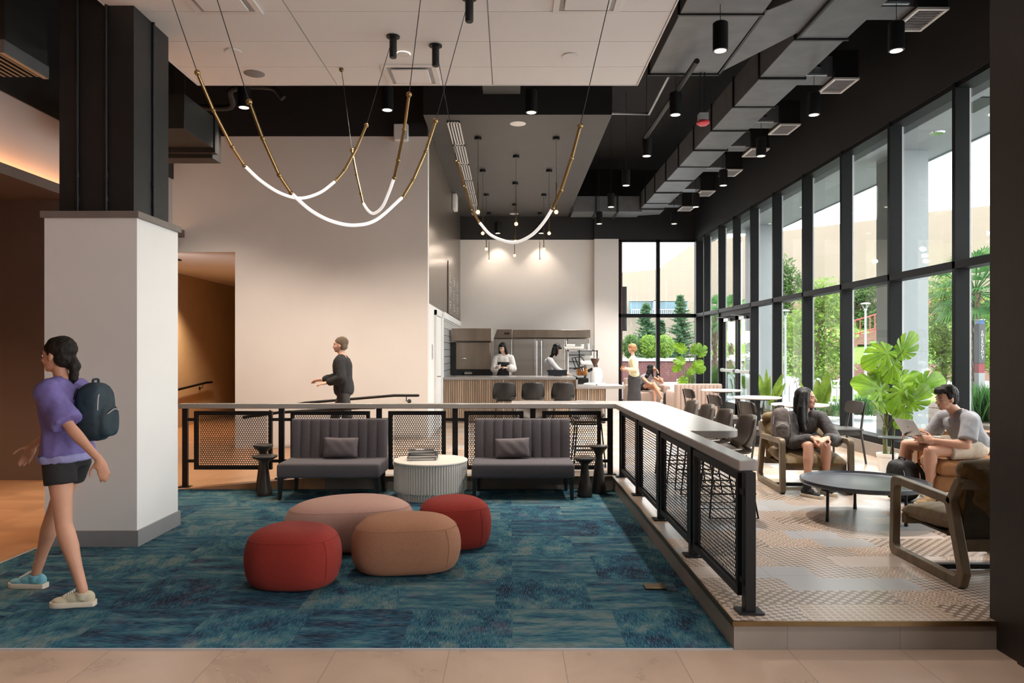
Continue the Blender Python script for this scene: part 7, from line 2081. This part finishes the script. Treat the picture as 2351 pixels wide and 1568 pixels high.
g.tube(spline([J['H'] + V(-.05, -.01, .0), J['H'] + V(-.10, -.03, -.12), J['H'] + V(-.16, -.07, -.22)], 6), [.065] * 7 + [.05] * 5 + [.02], 12, cap='round')
g.tube(spline([J['H'] + V(.0, -.06, .0), J['H'] + V(.0, -.07, -.10), J['H'] + V(.02, -.09, -.20)], 6), [.03] * 7 + [.028] * 5 + [.012], 12, cap='round')
remeshed('hair', g, M['hair_black'], t, .009, 2, .004, 30)
shoe(t, J['anL'], (.4, -1), 'white_cloth', 'rubber_cream', False, None, .95, T0=T0); shoe(t, J['anR'], (.7, -.6), 'white_cloth', 'rubber_cream', False, None, .95, zs=.32, T0=T0)
backpack('dark backpack leaning by the legs of the person with chin on hand', (4.0, 18.45, PZ), .30, .24, .46, 'pack_black', R(10), R(-6))
# ================================================================= CAMERA, WORLD, LIGHTS
cam = bpy.data.cameras.new('camera'); co = bpy.data.objects.new('camera', cam); COL.objects.link(co)
co.location = (0, 0, CH); co.rotation_euler = (R(90), 0, 0)
cam.sensor_width = 36; cam.lens = FPX / 2351 * 36
cam.shift_x = (1175.5 - VX) / 2351; cam.shift_y = (VY - 784) / 2351
cam.clip_start = .05; cam.clip_end = 400
SC.camera = co
w = bpy.data.worlds.new('world'); SC.world = w; w.use_nodes = True; nt = w.node_tree; nt.nodes.clear(); N = NT(nt)
out = N.n('ShaderNodeOutputWorld'); bg = N.n('ShaderNodeBackground')
g = N.n('ShaderNodeTexCoord').outputs['Generated']; s = N.sep(g)
c = N.ramp(s[2], [(0, (.98, .93, .91)), (.25, (1, .975, .965)), (1, (.90, .95, 1))])
N.l(c, bg.inputs[0]); bg.inputs[1].default_value = 3.8; N.l(bg.outputs[0], out.inputs[0])

def light(kind, name, loc, power, col, rot=(0, 0, 0), **k):
    L_ = bpy.data.lights.new(name, kind); L_.energy = power; L_.color = col
    for a, v in k.items(): setattr(L_, a, v)
    o = bpy.data.objects.new(name, L_); COL.objects.link(o); o.location = loc; o.rotation_euler = rot; return o
WARM = (1, .84, .68); NEU = (1, .94, .87)
for x in (2.24, 4.11):
    for y in (7.87, 10.0, 12.1, 14.24, 16.35, 18.5):
        light('SPOT', 'pendant_lamp', (x, y, 4.78), 340, NEU, spot_size=R(95), spot_blend=.7, shadow_soft_size=.06)
for (x, y) in ((-3.48, 9.7), (-1.62, 9.8), (.29, 9.9)):
    light('SPOT', 'pendant_lamp', (x, y, 4.78), 230, WARM, rot=(R(10), 0, 0), spot_size=R(100), spot_blend=.7, shadow_soft_size=.06)
for x in (-.32, .86):
    light('SPOT', 'pendant_lamp', (x, 20.1, 4.8), 24, WARM, spot_size=R(88), spot_blend=.5, shadow_soft_size=.05)
for y in (12.86, 15.17, 17.5, 19.8):
    for x in (-.55, .81): light('POINT', 'bulb_lamp', (x, y, 4.03), 6, WARM, shadow_soft_size=.05)
for y in (14.06, 16.3, 18.65): light('POINT', 'bulb_lamp', (.125, y, 4.03), 6, WARM, shadow_soft_size=.05)
light('SPOT', 'downlight_lamp', (DL.x, DL.y, 4.46), 120, WARM, spot_size=R(120), spot_blend=.8, shadow_soft_size=.06)
# unseen fill spots added over and behind the viewer to brighten the lobby
for x in (-3.5, -.9, 1.6):
    for y in (-3.0, .4, 2.3):
        light('SPOT', 'lobby_fill_lamp', (x, y, 4.46), 150, NEU, spot_size=R(72), spot_blend=.8, shadow_soft_size=.12)
# cove strip
MB().box(-5.57, -5.53, 1.6, YL - .1, 3.566, 3.578).obj('cove_strip', E_COVE, bpy.data.objects['ceiling_left'])
light('AREA', 'cove_lamp', (-5.52, 6.0, 3.585), 24, (1, .42, .15), rot=(R(180), R(-12), 0), shape='RECTANGLE', size=.05, size_y=9)
# corridor lamps
light('SPOT', 'corridor_lamp', (-6.3, 15.0, 3.2), 260, (1, .70, .42), spot_size=R(110), spot_blend=.8, shadow_soft_size=.08)
light('SPOT', 'left_lobby_lamp', (-7.2, 6.0, 3.45), 420, (1, .62, .36), spot_size=R(130), spot_blend=.8, shadow_soft_size=.1)
light('SPOT', 'left_lobby_lamp', (-4.9, 10.6, 4.6), 120, WARM, spot_size=R(120), spot_blend=.8, shadow_soft_size=.1)

v = SC.view_settings; v.view_transform = 'Standard'; v.look = 'None'; v.exposure = .97; v.gamma = 1; v.use_curve_mapping = False
cy = SC.cycles
cy.max_bounces = 7; cy.diffuse_bounces = 3; cy.glossy_bounces = 3; cy.transmission_bounces = 4; cy.transparent_max_bounces = 12
cy.sample_clamp_indirect = 4; cy.caustics_reflective = False; cy.caustics_refractive = False
cy.use_denoising = True; cy.use_adaptive_sampling = True; cy.adaptive_threshold = .05
cy.use_light_tree = True
